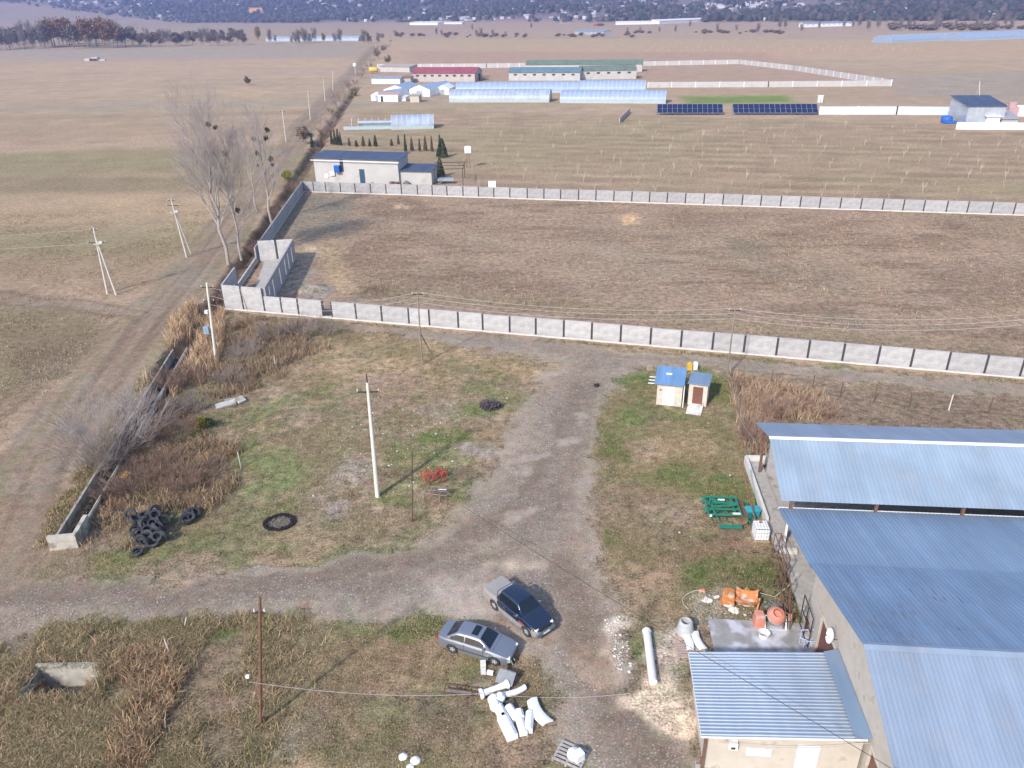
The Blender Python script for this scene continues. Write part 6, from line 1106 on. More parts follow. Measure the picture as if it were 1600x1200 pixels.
for i, (px, yb, yt, c_) in enumerate(cy):
    b = G(px, yb); h = Gd(px, yt, b[1])[2]
    if c_ not in P0c:
        t = leafy('cypress_tree', ['slim green cypress in the row behind the long house', 'slim bronzed cypress in the row behind the long house'][c_], px, yb, 5, 1.1, [CYG, CYB][c_], 900, .12, 80 + c_, cat='cypress', conical=True, group=['green cypresses behind the long house', 'bronzed cypresses behind the long house'][c_]); P0c[c_] = t; t.scale = (1, 1, h / 5)
    else: dup(P0c[c_], b, R_.uniform(0, 6), sc_=(R_.uniform(.7, 1.2), R_.uniform(.7, 1.2), h / 5))
leafy('spruce_tree', 'bushy dark green conifer at the end of the cypress row', 691, 246, 5.5, 3.4, CYG, 1500, .16, 90, cat='conifer', conical=True); leafy('spruce_tree', 'dark conifer behind the small annex of the long house', 688, 276, 4.6, 2.4, CYG, 1200, .15, 91, cat='conifer', conical=True)
# orchard saplings
pro = []
for k in range(4):
    rr = random.Random(70 + k); mb = MB(); h = 1.5
    mb.tube([(0, 0, -.1), (.03, 0, .7)], .055, 5); 
    for j in range(4 + k % 2): a = j * 1.6 + rr.random(); branchy(mb, Vector((.03, 0, .65)), Vector((math.cos(a) * .45, math.sin(a) * .45, 1)), rr.uniform(.6, 1.1), .035, 1, rr, .35, .3, (2, 3), .014, 2)
    pro.append(mb)
SAPM = mat('whitewashed_bark', (.46, .39, .31), .9, var=.2); PM = [p.build('sapling', SAPM) for p in pro]
ob = G(800, 288); rowd = Vector((rd[0], rd[1], 0)); ncol = Vector((-rd[1], rd[0], 0)); cnt = 0; used = set(); first = Vector((G(790, 296)[0], G(790, 296)[1], 0)); pts = []
for r_ in range(13):
    for c_ in range(-14, 42):
        p = first + ncol * (2 + r_ * 8.2) + rowd * (c_ * 6.2 + (r_ % 2) * 2) + Vector((R_.uniform(-.6, .6), R_.uniform(-.5, .5), 0))
        v = Vector(p) - Vector((0, 0, CAM_H)); z = v.dot(Vector(_F)); ux, uy = 800 + F_PX * v.dot(Vector(_R)) / z, 600 + F_PX * v.dot(Vector(_D)) / z
        if ux > 1640 or ux < 735 or uy < 190 or (ux > 1440 and uy < 215) or R_.random() < .22: continue
        pts.append((uy, p))
pts.sort(key=lambda q: -q[0])
for i, (uy, p) in enumerate(pts[:290]):
    k = R_.randrange(4); o = PM[k] if k not in used else PM[k].copy()
    if k in used: col.objects.link(o)
    used.add(k); o.location = (p[0], p[1], float(hz(p[0], p[1]))); o.rotation_euler = (0, 0, R_.uniform(0, 6.3)); s_ = R_.uniform(.4, 1.15); o.scale = (s_, s_, s_); tag(o, 'small leafless whitewashed sapling standing in the orchard rows', 'sapling', 'saplings in the orchard rows')
for k in range(4):
    if k not in used: bpy.data.objects.remove(PM[k])
# ---------------------------------------------------------------- middle distance buildings
def gbuild(name, label, cat, L, Rr, depth, hw, hr, wallm, roofm, ridge='x', mono=False, wins=0, doors=(), over=.4, split=None, z0=0, endm=None):
    A, B = G(*L), G(*Rr); d = B - A; W_ = d.length; A[2] = max(0, float(hz(A[0], A[1]))) if A[1] > 700 else 0; t = thing(name, label, cat, A, math.atan2(d[1], d[0]))
    if ridge == 'x':
        rp = (0 if not mono else depth) if mono else depth / 2
        prof = [(0, -.3), (depth, -.3), (depth, hw if not mono else hr)] + ([(depth / 2, hr)] if not mono else []) + [(0, hw)]
        mb = MB().prism(prof, 0, W_, 'x'); mb.build('wall', wallm, t)
        sl_ = (hr - hw) / (depth / 2 if not mono else depth); s0 = [(-over, hw - sl_ * over + .08), (depth / 2, hr + .08)] if not mono else [(-over, hw - sl_ * over + .08), (depth + over, hr + sl_ * over + .08)]
        mb = MB(); mb.grid(lambda u, v: (-over + (W_ + 2 * over) * v, s0[0][0] + (s0[1][0] - s0[0][0]) * u, s0[0][1] + (s0[1][1] - s0[0][1]) * u), 1, 8, .06); mb.build('roof', roofm, t)
        if not mono: mb = MB(); mb.grid(lambda u, v: (-over + (W_ + 2 * over) * v, depth / 2 + .01 + (depth / 2 + over) * u, hr + .08 - (hr - hw + sl_ * over) * u), 1, 8, .06); mb.build('roof', roofm, t)
    else:
        prof = [(0, -.3), (W_, -.3), (W_, hw), (W_ / 2, hr), (0, hw)]; MB().prism(prof, 0, depth, 'y').build('wall', wallm, t)
        for s in (0, 1):
            mb = MB(); mb.grid(lambda u, v: ((W_ / 2) + (1 if s else -1) * (.01 + (W_ / 2 + over) * u), -over + (depth + 2 * over) * v, hr + .08 - (hr - hw) * (1 + over / (W_ / 2)) * u), 1, 6, .06); mb.build('roof', roofm, t)
    for i in range(wins):
        x = W_ * (i + .7) / (wins + .4); f = MB().box((x, -.03, hw * .72), (min(1.6, W_ / wins * .4), .06, hw * .2)).build('window', WINM, t)
    for x, w_, h_, m_ in doors: MB().box((x * W_, -.03, h_ / 2), (w_, .07, h_)).build('door', m_, t)
    return t, W_
WINM = mat('dark_window', (.04, .05, .07), .3); HOUSEW = mat('house_render', (.46, .45, .44), .9, var=.08, scale=.4, dirt=(.42, .38, .34), dth=.6, dscale=.3); REDR = sheet_mat('red_roof_sheet', (.32, .08, .10), .5, .1); TEALR = sheet_mat('teal_roof_sheet', (.13, .21, .25), .5, .1); GRNR = sheet_mat('green_roof_sheet', (.15, .20, .15), .5, .1); PINKB = block_mat('pinkish_block', (.52, .46, .43), bw=1, bh=.5); WARM = sheet_mat('zinc_wall', (.5, .55, .62), .4, .4, streak=.15)
NAVR = sheet_mat('navy_roof_sheet', (.05, .075, .14), .7, .0); DOORB = mat('blue_door', (.03, .08, .14), .4)
t, W_ = gbuild('long_house', 'long pale rendered house with a dark blue lean roof and blue water tank', 'house', (494, 284), (624, 289), 6, 5.3, 5.7, HOUSEW, NAVR, mono=True, doors=((.57, 1.2, 3.1, DOORB),), over=.5)
MB().box((W_ * .335, -.04, 3.7), (.75, .08, 2.6)).build('window', WINM, t); a = MB().box((W_ * .29, -.5, 3.1), (1.3, .8, 1.5)).build('water_tank', mat('blue_tank', (.01, .10, .42), .4), t, bevel=.08); MB().box((W_ * .22, -.3, 2.0), (1.1, .3, .8)).build('air_unit', WHITE, t); MB().lathe([(.5, 0), (.5, .08), (.01, .1)], 16, mtx=Matrix.Rotation(rad(90), 3, 'X'), c=(W_ * .14, -.05, 1.4)).build('dish', WHITE, t)
MB().box((W_ / 2, -.55, 4.82), (W_ + 1, .06, .14)).build('gutter', WHITE, t)
t, W_ = gbuild('house_annex', 'small rendered annex with a blue roof joined to the long house', 'house', (626, 288), (675, 289), 4.5, 2.9, 3.5, HOUSEW, NAVR, mono=True)
for i, (px, s_, lb) in enumerate(((613, .55, 'brown drum outside the long house, the left one'), (620, .5, 'brown drum outside the long house, the right one'), (635, .65, 'brown crate outside the small annex'), (581, .5, 'grey kennel outside the blue house door'))):
    b = G(px, 290); solo(MB().lathe([(s_, 0), (s_ * 1.05, s_ * .7), (s_, s_ * 1.5), (.01, s_ * 1.5)], 14) if i < 2 else MB().prism([(-s_, 0), (s_, 0), (s_, s_), (0, s_ * 1.5), (-s_, s_)], -s_, s_, 'y'), ['drum', 'drum', 'crate', 'kennel'][i], [RUST, RUST, WOODG, CONC][i], lb, ['drum', 'drum', 'crate', 'kennel'][i], b, smooth=30)
t = thing('pergola', 'dark steel pergola frame right of the small annex', 'pergola', G(680, 290), 0); mb = MB(); Wp = (G(721, 292) - G(680, 290)).length
for x, y in ((0, 0), (Wp, 0), (0, 8), (Wp, 8)): mb.bar((x, y, 0), (x, y, 3.4), .14)
mb.build('post', STEELD, t); mb = MB()
for y in (0, 4, 8): mb.bar((-.5, y, 3.45), (Wp + .3, y, 3.45), .12)
for x in (0, Wp): mb.bar((x, 0, 3.3), (x, 8, 3.3), .12)
mb.build('beam', STEELD, t); MB().box((2.2, 2, .9), (3.5, 1.6, .1), rx=.3).box((1.2, 3.4, .5), (1.6, .8, 1.0)).build('bench', mat('grey_sheet', (.3, .33, .36), .5), t)
solo(MB().box((0, 0, .9), (1.5, .1, 1.7), rx=-.4).bar((-.6, .1, 0), (-.6, .5, 1.4), .08).bar((.6, .1, 0), (.6, .5, 1.4), .08), 'notice_board', WHITE, 'white leaning board behind the far wall right of the pergola', 'board', G(769, 296))
b = G(732, 262); t = thing('pedestal_tank', 'white box tank on a rusty stand at the orchard edge', 'tank', b); MB().box((0, 0, 4.2), (1.5, 1.2, 1.5)).build('box', WHITE, t, bevel=.05); mb = MB(); mb.bar((-.4, 0, 0), (-.2, 0, 3.5), .12); mb.bar((.4, 0, 0), (.2, 0, 3.5), .12); mb.build('stand', RUST, t)
t, W_ = gbuild('red_barn', 'long pink block barn with a red gable roof', 'barn', (645, 128), (742, 128), 16, 4.2, 6.6, PINKB, REDR, wins=8); MB().box((W_ + .03, 10, 1.7), (.06, 4, 3.4)).build('door', STEELD, t)
t, W_ = gbuild('teal_barn', 'long white barn with a teal roof, left half of the green roofed pair', 'barn', (795, 126), (906, 126), 13, 4.0, 6.0, HOUSEW, TEALR, wins=7); t, W_ = gbuild('green_barn', 'long barn with a green roof, right half of the green roofed pair', 'barn', (907.5, 124.5), (994, 123), 13, 4.3, 6.3, HOUSEW, GRNR, wins=5)
gbuild('teal_barn', 'second teal and green roofed barn right behind the first pair', 'barn', (822, 113), (1003, 112), 11, 4.2, 6.2, HOUSEW, GRNR)
gbuild('low_shed', 'long low white shed left of the red roofed barn', 'shed', (581, 131), (625, 131), 6, 2.6, 3.0, WHITE, ZINC, mono=True); gbuild('low_shed', 'grey pinkish shed with a sloping roof behind the yellow tank', 'shed', (594, 112), (640, 113), 9, 3.0, 4.0, HOUSEW, mat('tan_roof', (.38, .31, .28), .8), mono=True); gbuild('low_shed', 'small brown shed between the white shed and the red roofed barn', 'shed', (626, 130), (642, 130), 5, 2.6, 3.2, PINKB, mat('brown_roof', (.2, .14, .12), .8), mono=True)
b = G(584, 115); t = thing('fuel_tank', 'yellow cylindrical tank at the left end of the farmyard', 'tank', b); MB().lathe([(.01, -2.7), (1.3, -2.5), (1.5, -2.2), (1.5, 2.2), (1.3, 2.5), (.01, 2.7)], 18, mtx=Matrix.Rotation(rad(90), 3, 'Y'), c=(0, 0, 2.2)).build('barrel', mat('yellow_paint', (.62, .42, .10), .5), t, smooth=40); MB().box((-1.5, 0, .4), (.3, 2, .9)).box((1.5, 0, .4), (.3, 2, .9)).build('saddle', CONC, t)
b = G(556, 119); t = thing('water_tower', 'white round water tank on a post beside the track', 'tank', b); MB().lathe([(.01, 5.2), (1.0, 5.3), (1.1, 6.6), (.9, 7.0), (.01, 7.1)], 14).build('tank', WHITE, t, smooth=40); MB().tube([(0, 0, 0), (0, 0, 5.3)], .18, 8).build('post', POLEG, t)
def tunnel(label, L, Rr, depth, h, m=None, ribs=12, along='x', name='greenhouse', gable=False):
    A, B = G(*L), G(*Rr); d = B - A; W_ = d.length; t = thing(name, label, 'greenhouse', A, math.atan2(d[1], d[0])); m = m or FILM
    cs = lambda v: (depth / 2 - depth / 2 * math.cos(v * math.pi), h * (math.sin(v * math.pi) ** .75)) if not gable else ((depth * v), h * .62 + h * .38 * (1 - abs(2 * v - 1))) 
    if along == 'x':
        MB().grid(lambda u, v: (W_ * u, *cs(v)), ribs * 2, 12).build('cover', m, t, smooth=60); mb = MB()
        for i in range(ribs + 1): mb.tube([(W_ * i / ribs, cs(v / 8)[0], cs(v / 8)[1] + .04) for v in range(9)], .05, 4, cap=False)
        mb.build('ribs', WHITE, t)
        for x in (0, W_): MB().add([(x, depth / 2, 0)] + [(x, *cs(v / 12)) for v in range(13)], [(0, i + 1, i + 2) for i in range(12)]).build('end_wall', m, t)
        mb = MB()
        if gable:
            mb.box((W_ / 2, .02, h * .31), (W_, .04, h * .62)); mb.box((W_ / 2, depth - .02, h * .31), (W_, .04, h * .62))
        MB().box((W_ / 2, -.06, .45), (W_, .08, .9)).build('skirt', mat('green_skirt', (.40, .46, .46), .5) if 'green_skirt' not in bpy.data.materials else bpy.data.materials['green_skirt'], t)
    else:
        W2 = W_; c2 = lambda v: (W2 * v, h * .6 + h * .4 * (1 - abs(2 * v - 1))) if gable else (W2 / 2 - W2 / 2 * math.cos(v * math.pi), h * (math.sin(v * math.pi) ** .7))
        MB().grid(lambda u, v: (c2(v)[0], depth * u, c2(v)[1]), 8, 12).build('cover', m, t, smooth=60); mb = MB()
        for y in (0, depth): mb.add([(W2 / 2, y, 0)] + [(c2(v / 12)[0], y, c2(v / 12)[1]) for v in range(13)] + [(0, y, 0), (W2, y, 0)], [(0, i + 1, i + 2) for i in range(12)] + [(0, 14, 1), (0, 13, 15)])
        if gable: mb.box((.02, depth / 2, h * .3), (.04, depth, h * .6)); mb.box((W2 - .02, depth / 2, h * .3), (.04, depth, h * .6))
        mb.build('end_wall', WHITE, t); MB().box((W2 / 2, -.04, 1.1), (W2 * .3, .06, 2.2)).build('door', WINM if not gable else FILM, t)
    return t
FB = mat('blue_film', (.27, .34, .46), .4, var=.08, scale=.5)
tunnel('long rounded polytunnel in front of the red roofed barn', (702, 160), (858, 160), 11, 4.6, FILM, 22); tunnel('second rounded polytunnel just behind the first long one', (712, 146), (904, 145), 10, 4.4, FB, 22); tunnel('long rounded polytunnel on the right with a green lower skirt', (875, 161), (1040, 162), 11, 4.4, FB, 22); tunnel('polytunnel behind the green skirted one', (905, 147), (1008, 147), 10, 5.2, FB, 16)
tunnel('white gabled greenhouse at the left end by the track', (580, 157), (600, 158), 18, 3.6, FILM, along='y', gable=True); tunnel('blue roofed gabled greenhouse second from the track', (600, 150), (636, 150), 22, 4.4, FB, along='y', gable=True); tunnel('blue roofed gabled greenhouse third from the track', (640, 150), (672, 151), 24, 4.6, FB, along='y', gable=True); tunnel('small white gabled greenhouse beside the long polytunnel', (681, 148), (702, 148), 12, 4.0, WHITE, along='y', gable=True)
gbuild('white_hut', 'flat roofed white hut in front of the gabled greenhouses', 'hut', (591, 159), (622, 159), 5, 3.0, 3.2, WHITE, mat('salmon_roof', (.5, .3, .25), .7), mono=True, doors=((.2, 1, 2.2, WINM),)); gbuild('white_hut', 'small cream hut right of the white flat roofed hut', 'hut', (641, 160), (655, 160), 4, 2.7, 3.0, CREAM, CONC, mono=True); gbuild('white_hut', 'white low wall hut left of the cream hut', 'hut', (622, 158), (634, 158), 4, 1.7, 1.8, WHITE, WHITE, mono=True)
tunnel('rounded film tunnel greenhouse above the cypress row', (612, 203), (678, 201), 8, 4.0, FILM, 8); A = G(537, 203); t = thing('nursery_bed', 'open bleached nursery bed with blue green edges beside the tunnel greenhouse', 'nursery bed', A, .0); Wn = (G(612, 203) - A).length
MB().box((Wn / 2, 0, .5), (Wn, .12, 1.0)).build('side_panel', mat('pale_aqua', (.36, .46, .50), .5), t); MB().box((Wn / 2 + 3, 7, .5), (Wn - 4, .12, 1.0)).build('side_panel', mat('aqua', (.24, .38, .36), .5), t); MB().box((Wn / 2, 3.5, .1), (Wn, 6.5, .12)).build('bed', mat('bleached_ground', (.42, .36, .30), .9), t); mb = MB()
for i in range(7): mb.tube([(1 + i * 2.2, 8, 0), (1.4 + i * 2.2, 8, 2.6)], .06, 4)
mb.build('hoop_post', WHITE, t); MB().tube([(4, 4, 1.6), (Wn, 4, 1.6)], .6, 8).build('rolled_film', FILM, t)
# solar arrays
CELL = mat('solar_cell', (.012, .022, .075), .15, spec=.6, var=.1)
def solar(label, L, Rr, n):
    A, B = G(*L), G(*Rr); d = B - A; W_ = d.length; t = thing('solar_array', label, 'solar panels', A, math.atan2(d[1], d[0])); pw = W_ / n; base = None; ca, sa = math.cos(.55), math.sin(.55)
    for i in range(n):
        for j in range(2):
            if base is None:
                base = MB().box((0, 0, 0), (pw * .94, 2.3 * .96, .05), rx=.55).build('module', CELL, t); o = base
            else: o = base.copy(); col.objects.link(o)
            o.location = (pw * (i + .5), .9 + (j + .5) * 2.35 * ca, .75 + (j + .5) * 2.35 * sa)
    mb = MB(); mb.add([(0, .9, .70), (W_, .9, .70), (W_, .9 + 4.7 * ca, .70 + 4.7 * sa), (0, .9 + 4.7 * ca, .70 + 4.7 * sa)], [(0, 1, 2, 3), (3, 2, 1, 0)]); mb.v = [(x, y, z - .03) for x, y, z in mb.v]; mb.build('backing', mat('panel_frame', (.6, .62, .66), .4) if 'panel_frame' not in bpy.data.materials else bpy.data.materials['panel_frame'], t); mb = MB()
    for i in range(0, n + 1, 3): mb.bar((pw * i, 1.2, 0), (pw * i, 1.2, .85), .1); mb.bar((pw * i, 4.6, 0), (pw * i, 4.6, 2.9), .1)
    mb.build('stand', STEELD, t)
solar('left hand solar array of two module rows beyond the orchard', (1027, 180.5), (1130, 180.5), 13); solar('right hand solar array of two module rows beyond the orchard', (1146, 180.5), (1279, 180.5), 16)
def lwall(label, pts, h, m, sp=None, name='boundary_wall', pm=None):
    P = [Vector((G(*p)[0], G(*p)[1], 0)) for p in pts]; t = thing(name, label, 'wall', P[0])
    for a, b in zip(P[:-1], P[1:]):
        mb = MB(); mb.bar(a - P[0] + Vector((0, 0, h / 2 - .1)), b - P[0] + Vector((0, 0, h / 2 - .1)), .22, h + .2); mb.build('panel', m, t)
        if sp:
            n = max(1, int((b - a).length / sp)); mb = MB()
            for i in range(n + 1): q = a.lerp(b, i / n) - P[0]; mb.box((q[0], q[1] - .02, h / 2), (.3, .5, h + .2))
            mb.build('post', pm or WHITE, t)
    return t
lwall('farthest long grey wall behind the barns bending down to the right', [(590, 107), (760, 106), (1004, 103), (1155, 100), (1240, 110), (1392, 134)], 2.6, HOUSEW, 7); lwall('grey post wall running from the polytunnels right to the pale gate pillar', [(1012, 137), (1200, 136), (1392, 134.5)], 2.4, HOUSEW, 9); lwall('white panel wall right of the solar arrays', [(1280, 179), (1400, 179), (1492, 180)], 2.6, mat('pale_blue_panel', (.56, .62, .66), .5, var=.1), 10, pm=WHITE)
lwall('white panel wall behind the blue roofed warehouse', [(1560, 181), (1620, 182), (1700, 184)], 3.4, WHITE, 10); lwall('bright white low wall in front of the blue roofed warehouse', [(1493, 202), (1700, 204)], 2.0, WHITE); lwall('short grey fence stub left of the solar arrays', [(968, 192), (980, 180), (984, 176)], 1.6, mat('stub_grey', (.42, .38, .36), .8)); t, W_ = gbuild('warehouse', 'zinc walled warehouse with a blue roof behind the bright white low wall', 'warehouse', (1507, 197), (1566, 197), 14, 5.6, 7.2, WARM, NAVR, mono=True, over=.4)
gbuild('white_hut', 'white hut at the right side of the warehouse', 'hut', (1540, 198), (1560, 198), 1.2, 2.8, 2.9, WHITE, WHITE, mono=True); gbuild('low_shed', 'low grey roofed shed right of the warehouse', 'shed', (1563, 198), (1588, 198), 7, 2.2, 3.6, HOUSEW, mat('grey_roof', (.3, .3, .33), .7), mono=True); solo(MB().box((0, 0, 2.2), (3, 2.6, 4.4)).lathe([(1.2, 4.4), (1.3, 5.6), (.01, 5.8)], 12), 'silo', mat('pink_silo', (.5, .33, .33), .7), 'pinkish stack of bins right of the warehouse', 'silo', G(1576, 190)); solo(MB().lathe([(1.5, 0), (1.7, 1.0), (1.6, 1.9), (.8, 2.2), (.01, 2.2)], 14).box((0, -2, .5), (4, 1, .8)), 'pool', mat('blue_liner', (.03, .13, .45), .4), 'blue round pool tub left of the warehouse', 'tub', G(1478, 192)); solo(MB().box((-.5, 0, 1.1), (.8, .8, 2.2)).box((.5, 0, 1.1), (.7, .8, 2.2)).box((0, 0, 2.4), (2, 1, .3)), 'kiosk', WHITE, 'small white cabinet pair behind the right solar array', 'cabinet', G(1281, 160))
# far plain sheds
for L, Rr, dp, h, m_, r_, lb, nm in (((898, 54), (943, 55), 14, 6, WARM, ZINC, 'white hall with a grey roof standing alone on the far plain', 'hall'), ((640, 41), (684, 41), 20, 7, WHITE, WHITE, 'white long sheds far off left of the centre', 'long_shed'), ((684, 40), (722, 39.5), 20, 5, WHITE, WHITE, 'low white shed to the right of the far left white sheds', 'long_shed'), ((962, 40), (1024, 39), 18, 6, WHITE, WHITE, 'low white shed on the far plain, left of the longest one', 'long_shed'),
        ((1030, 39), (1120, 35), 18, 8, WHITE, WHITE, 'longest white shed on the far plain', 'long_shed'), ((1128, 34.5), (1156, 33.5), 14, 5, WHITE, WHITE, 'short white shed at the end of the longest one', 'long_shed'), ((1256, 43), (1333, 41), 14, 7, WHITE, ZINC, 'white ruined block with dark window openings right of the far poplars', 'block'), ((1522, 20), (1540, 19.5), 14, 6, WHITE, ZINC, 'far white building near the top right corner', 'building'), ((1548, 19), (1560, 18), 14, 6, WHITE, WHITE, 'second far white building near the top right corner', 'building'), ((934, 42), (944, 41), 8, 4, REDR, mat('dark_roof', (.1, .05, .06), .7), 'dark red small barn behind the lone white hall', 'barn'), ((878, 38), (896, 37.5), 8, 3, HOUSEW, REDR, 'small white barn left of the lone hall', 'barn')):
    gbuild(nm, lb, 'building' if nm != 'long_shed' else 'shed', L, Rr, dp, h * .7, h, m_, r_, mono=nm in ('long_shed',), wins=9 if nm == 'block' else 0)
tunnel('pale far greenhouse range at the right edge, left half', (1393, 67), (1500, 62), 22, 6, FB, 20); tunnel('pale far greenhouse range at the right edge, right half', (1503, 64), (1660, 58), 22, 7, FB, 20); tunnel('white film greenhouses beyond the left pasture', (415, 65), (560, 64), 18, 6, FILM, 24)
t = thing('ruin', 'small white and dark farm ruin in the far left pasture', 'ruin', G(150, 95)); MB().box((-6, 0, 1), (5, 4, 2)).box((0, 0, 1.4), (5, 5, 2.8)).box((6, -1, .6), (5, 2, 1.2)).build('wall', HOUSEW, t); MB().box((-1, -2.6, 1), (6, .6, 1.6)).build('opening', WINM, t)
# ---------------------------------------------------------------- tree lines and the village on the hill
def crown_mesh(name, h, w_, cols, seed, n=700, leaf=.8, bare=False):
    rr = np.random.default_rng(seed); cl = rr.normal(0, 1, (14, 3)); cl /= np.linalg.norm(cl, axis=1)[:, None]; cl *= rr.uniform(.2, .9, (14, 1)); k = rr.integers(0, 14, n)
    Pp = (cl[k] + rr.normal(0, .22, (n, 3))) * np.array([w_ / 2, w_ / 2, h * .38]) + np.array([0, 0, h * .6]); d = rr.normal(0, 1, (n, 3)) * (np.array([.25, .25, 1]) if bare else 1); d /= np.linalg.norm(d, axis=1)[:, None]; e = np.cross(d, rr.normal(0, 1, (n, 3))); e /= np.linalg.norm(e, axis=1)[:, None]; lw = leaf * (.12 if bare else .6); ll = leaf * (1.8 if bare else 1)
    V = np.stack([Pp - d * ll, Pp + e * lw, Pp + d * ll, Pp - e * lw], 1).reshape(-1, 3); Fc = np.arange(n * 4).reshape(n, 4); cols = np.array(cols); cc = np.repeat(cols[rr.integers(0, len(cols), n)] * rr.uniform(.6, 1.3, (n, 1)), 4, 0)
    return npmesh(name, V, Fc, GRASSM, cc)
kinds = [('bare_tree', 22, 9, [(.20, .17, .15), (.26, .22, .2)], True, 'grey bare tree in the tree line beyond the left pasture'), ('autumn_tree', 20, 15, [(.22, .11, .05), (.27, .15, .06), (.16, .10, .06)], False, 'russet autumn tree in the tree line beyond the left pasture'), ('dark_tree', 16, 13, [(.15, .115, .09), (.19, .15, .12)], False, 'dark brown tree in the tree line beyond the left pasture'), ('yellow_tree', 18, 8, [(.38, .27, .10), (.32, .22, .09)], False, 'yellow autumn tree by the far film greenhouses')]
base = []
for i, (nm, h, w_, cols, bare, lb) in enumerate(kinds):
    t = thing(nm, lb, 'tree', (0, 0, 0), 0, lb.split(' in ')[0].split(' by ')[0] + 's of the far tree line'); c_ = crown_mesh('crown', h, w_, cols, 200 + i, 900, .9, bare); c_.parent = t; MB().tube([(0, 0, 0), (.2, .1, h * .4), (0, 0, h * .85)], .35, 6, r1=.08).build('trunk', BARKW if bare else BARK, t); base.append(t)
ub = set(); rt = random.Random(8)
def plant(k, px, py, s_, label=None):
    b = G(px, py); z = float(hz(b[0], b[1]))
    if k in ub: o = dup(base[k], (b[0], b[1], z), rt.uniform(0, 6.3), sc_=s_, label=label, group=None)
    else: ub.add(k); o = base[k]; o.location = (b[0], b[1], z); o.scale = (s_,) * 3
    if label: o['group'] = 'trees labelled alone'; del o['group']
    return o
for i in range(118):
    px = -15 + i * 3.4 + rt.uniform(-3, 3); py = 77 - i * .07 + rt.uniform(-3.5, 2); k = 1 if 80 < px < 190 and rt.random() < .75 else (2 if rt.random() < .45 else 0)
    if px > 210: k = rt.choice([0, 2, 2]); 
    plant(k, px, py - (6 if rt.random() < .4 else 0), rt.uniform(.8, 1.3) * (1.15 if px < 210 else .75) * (1.15 if 80 < px < 180 else 1))
for px, py, s_, lb in ((404, 64, 1.0, 'yellow autumn tree left of the far film greenhouses'), (475, 65, .9, 'yellow autumn tree in front of the far film greenhouses'), (506, 66, .6, 'low yellow bushy tree in front of the far film greenhouses')): plant(3, px, py, s_, lb)
for i in range(46):
    px = rt.choice([rt.uniform(420, 600), rt.uniform(1180, 1640), rt.uniform(1340, 1600)]); py = rt.uniform(66, 70) if px < 600 else 50 - (px - 1180) * .012 + rt.uniform(-4, 3)
    o = plant(0, px, py, rt.uniform(.4, .85)); o['label'] = 'small bare tree scattered along the far field edges'; o['group'] = 'small trees along the far field edges'; 
for px, py in ((682, 56), (690, 57), (738, 49), (752, 58), (980, 52), (1000, 50), (1078, 44), (830, 46), (745, 60), (770, 59), (790, 58), (1030, 52), (1055, 52), (1120, 50), (1150, 50)):
    o = plant(0, px, py, rt.uniform(.3, .6)); o['label'] = 'small bare tree scattered along the far field edges'; o['group'] = 'small trees along the far field edges'
for i in range(75):
    px = rt.uniform(560, 1500); py = 36.5 - (px - 560) * .010 + rt.uniform(-2.5, 1); o = plant(0, px, py - 2, rt.uniform(.8, 1.5)); o['label'] = 'tall grey leafless tree in the belt at the foot of the village'; o['group'] = 'grey leafless trees at the foot of the village'
for px, h in ((21, 14), (40, 14), (60, 14), (87, 14), (114, 13), (146, 13), (183, 13)):
    b = G(px, 73); solo(MB().tube([(0, 0, 0), (0, 0, 9)], .3, 6, r1=.2), 'utility_pole', POLEG, 'small white pole in front of the left tree line', 'utility pole', b, group='white poles in front of the left tree line')
for i in range(48):
    b = G(1000 + i * 9.2, 76 + (i % 2) * 5 - i * .05); 
    o = (MB().tube([(0, 0, 0), (0, 0, 1.7)], .09, 5)).build('vine_post', POLEG) if i == 0 else vp.copy()
    if i: col.objects.link(o)
    else: vp = o
    o.location = b; tag(o, 'short white vineyard post in the two far rows', 'post', 'white vineyard posts on the far plain')
for i in range(120):
    if i < 45: px, py = rt.uniform(620, 990), rt.uniform(54.5, 58.5)
    elif i < 75: px, py = rt.uniform(980, 1230), rt.uniform(50, 53)
    else: px, py = rt.uniform(1390, 1640), rt.uniform(44, 48)
    b = G(px, py); z = float(hz(b[0], b[1])); s_ = rt.uniform(.7, 1.6) * (1.8 if i >= 75 else 1)
    if i == 0:
        o = hb0 = crown_mesh('hedge_bush', 3.0, 6.0, [(.17, .13, .10), (.21, .165, .125), (.13, .105, .08)], 260, 260, .5, False)
    else: o = hb0.copy(); col.objects.link(o)
    o.location = (b[0], b[1], z - .6); o.scale = (s_,) * 3; tag(o, 'low brown bush in the broken hedges of the far plain', 'bush', 'low brown bushes of the far hedges')
# village
def housem(seed, roofc, wallc, flat=False):
    rr = random.Random(seed); w_, d_, h = rr.uniform(9, 14), rr.uniform(8, 10), rr.uniform(4, 6); mb = MB(); mb.box((0, 0, h / 2 - 1), (w_, d_, h + 2)); mb.mi = 1; mb.prism([(-d_ / 2 - .5, h - .1), (d_ / 2 + .5, h - .1), (0, h + 2.4)], -w_ / 2 - .5, w_ / 2 + .5, 'x'); return mb
vroofs = [(.55, .56, .60), (.45, .50, .60), (.30, .13, .12), (.62, .62, .62), (.35, .36, .42)]; VW = mat('village_wall', (.66, .63, .60), .9); hm = []
for i, c_ in enumerate(vroofs): hm.append(housem(i, c_, None).build('house', [VW, mat('village_roof', c_, .6)]))
uh = set(); rv = random.Random(12); spots = []
while len(spots) < 1000:
    y = rv.uniform(1300, 4600); x = rv.uniform(-1, 1) * y * .72; rr_ = y + .7 * x
    if rr_ < 2060 or rr_ > 3300: continue
    dn = float(fbm(np.array(x), np.array(y), .0035, 300, 3)); 
    if rv.random() > (dn - .3) * 2.6: continue
    if x < -200 and math.hypot(x, y) + .25 * x > 3750: continue
    spots.append((y, x))
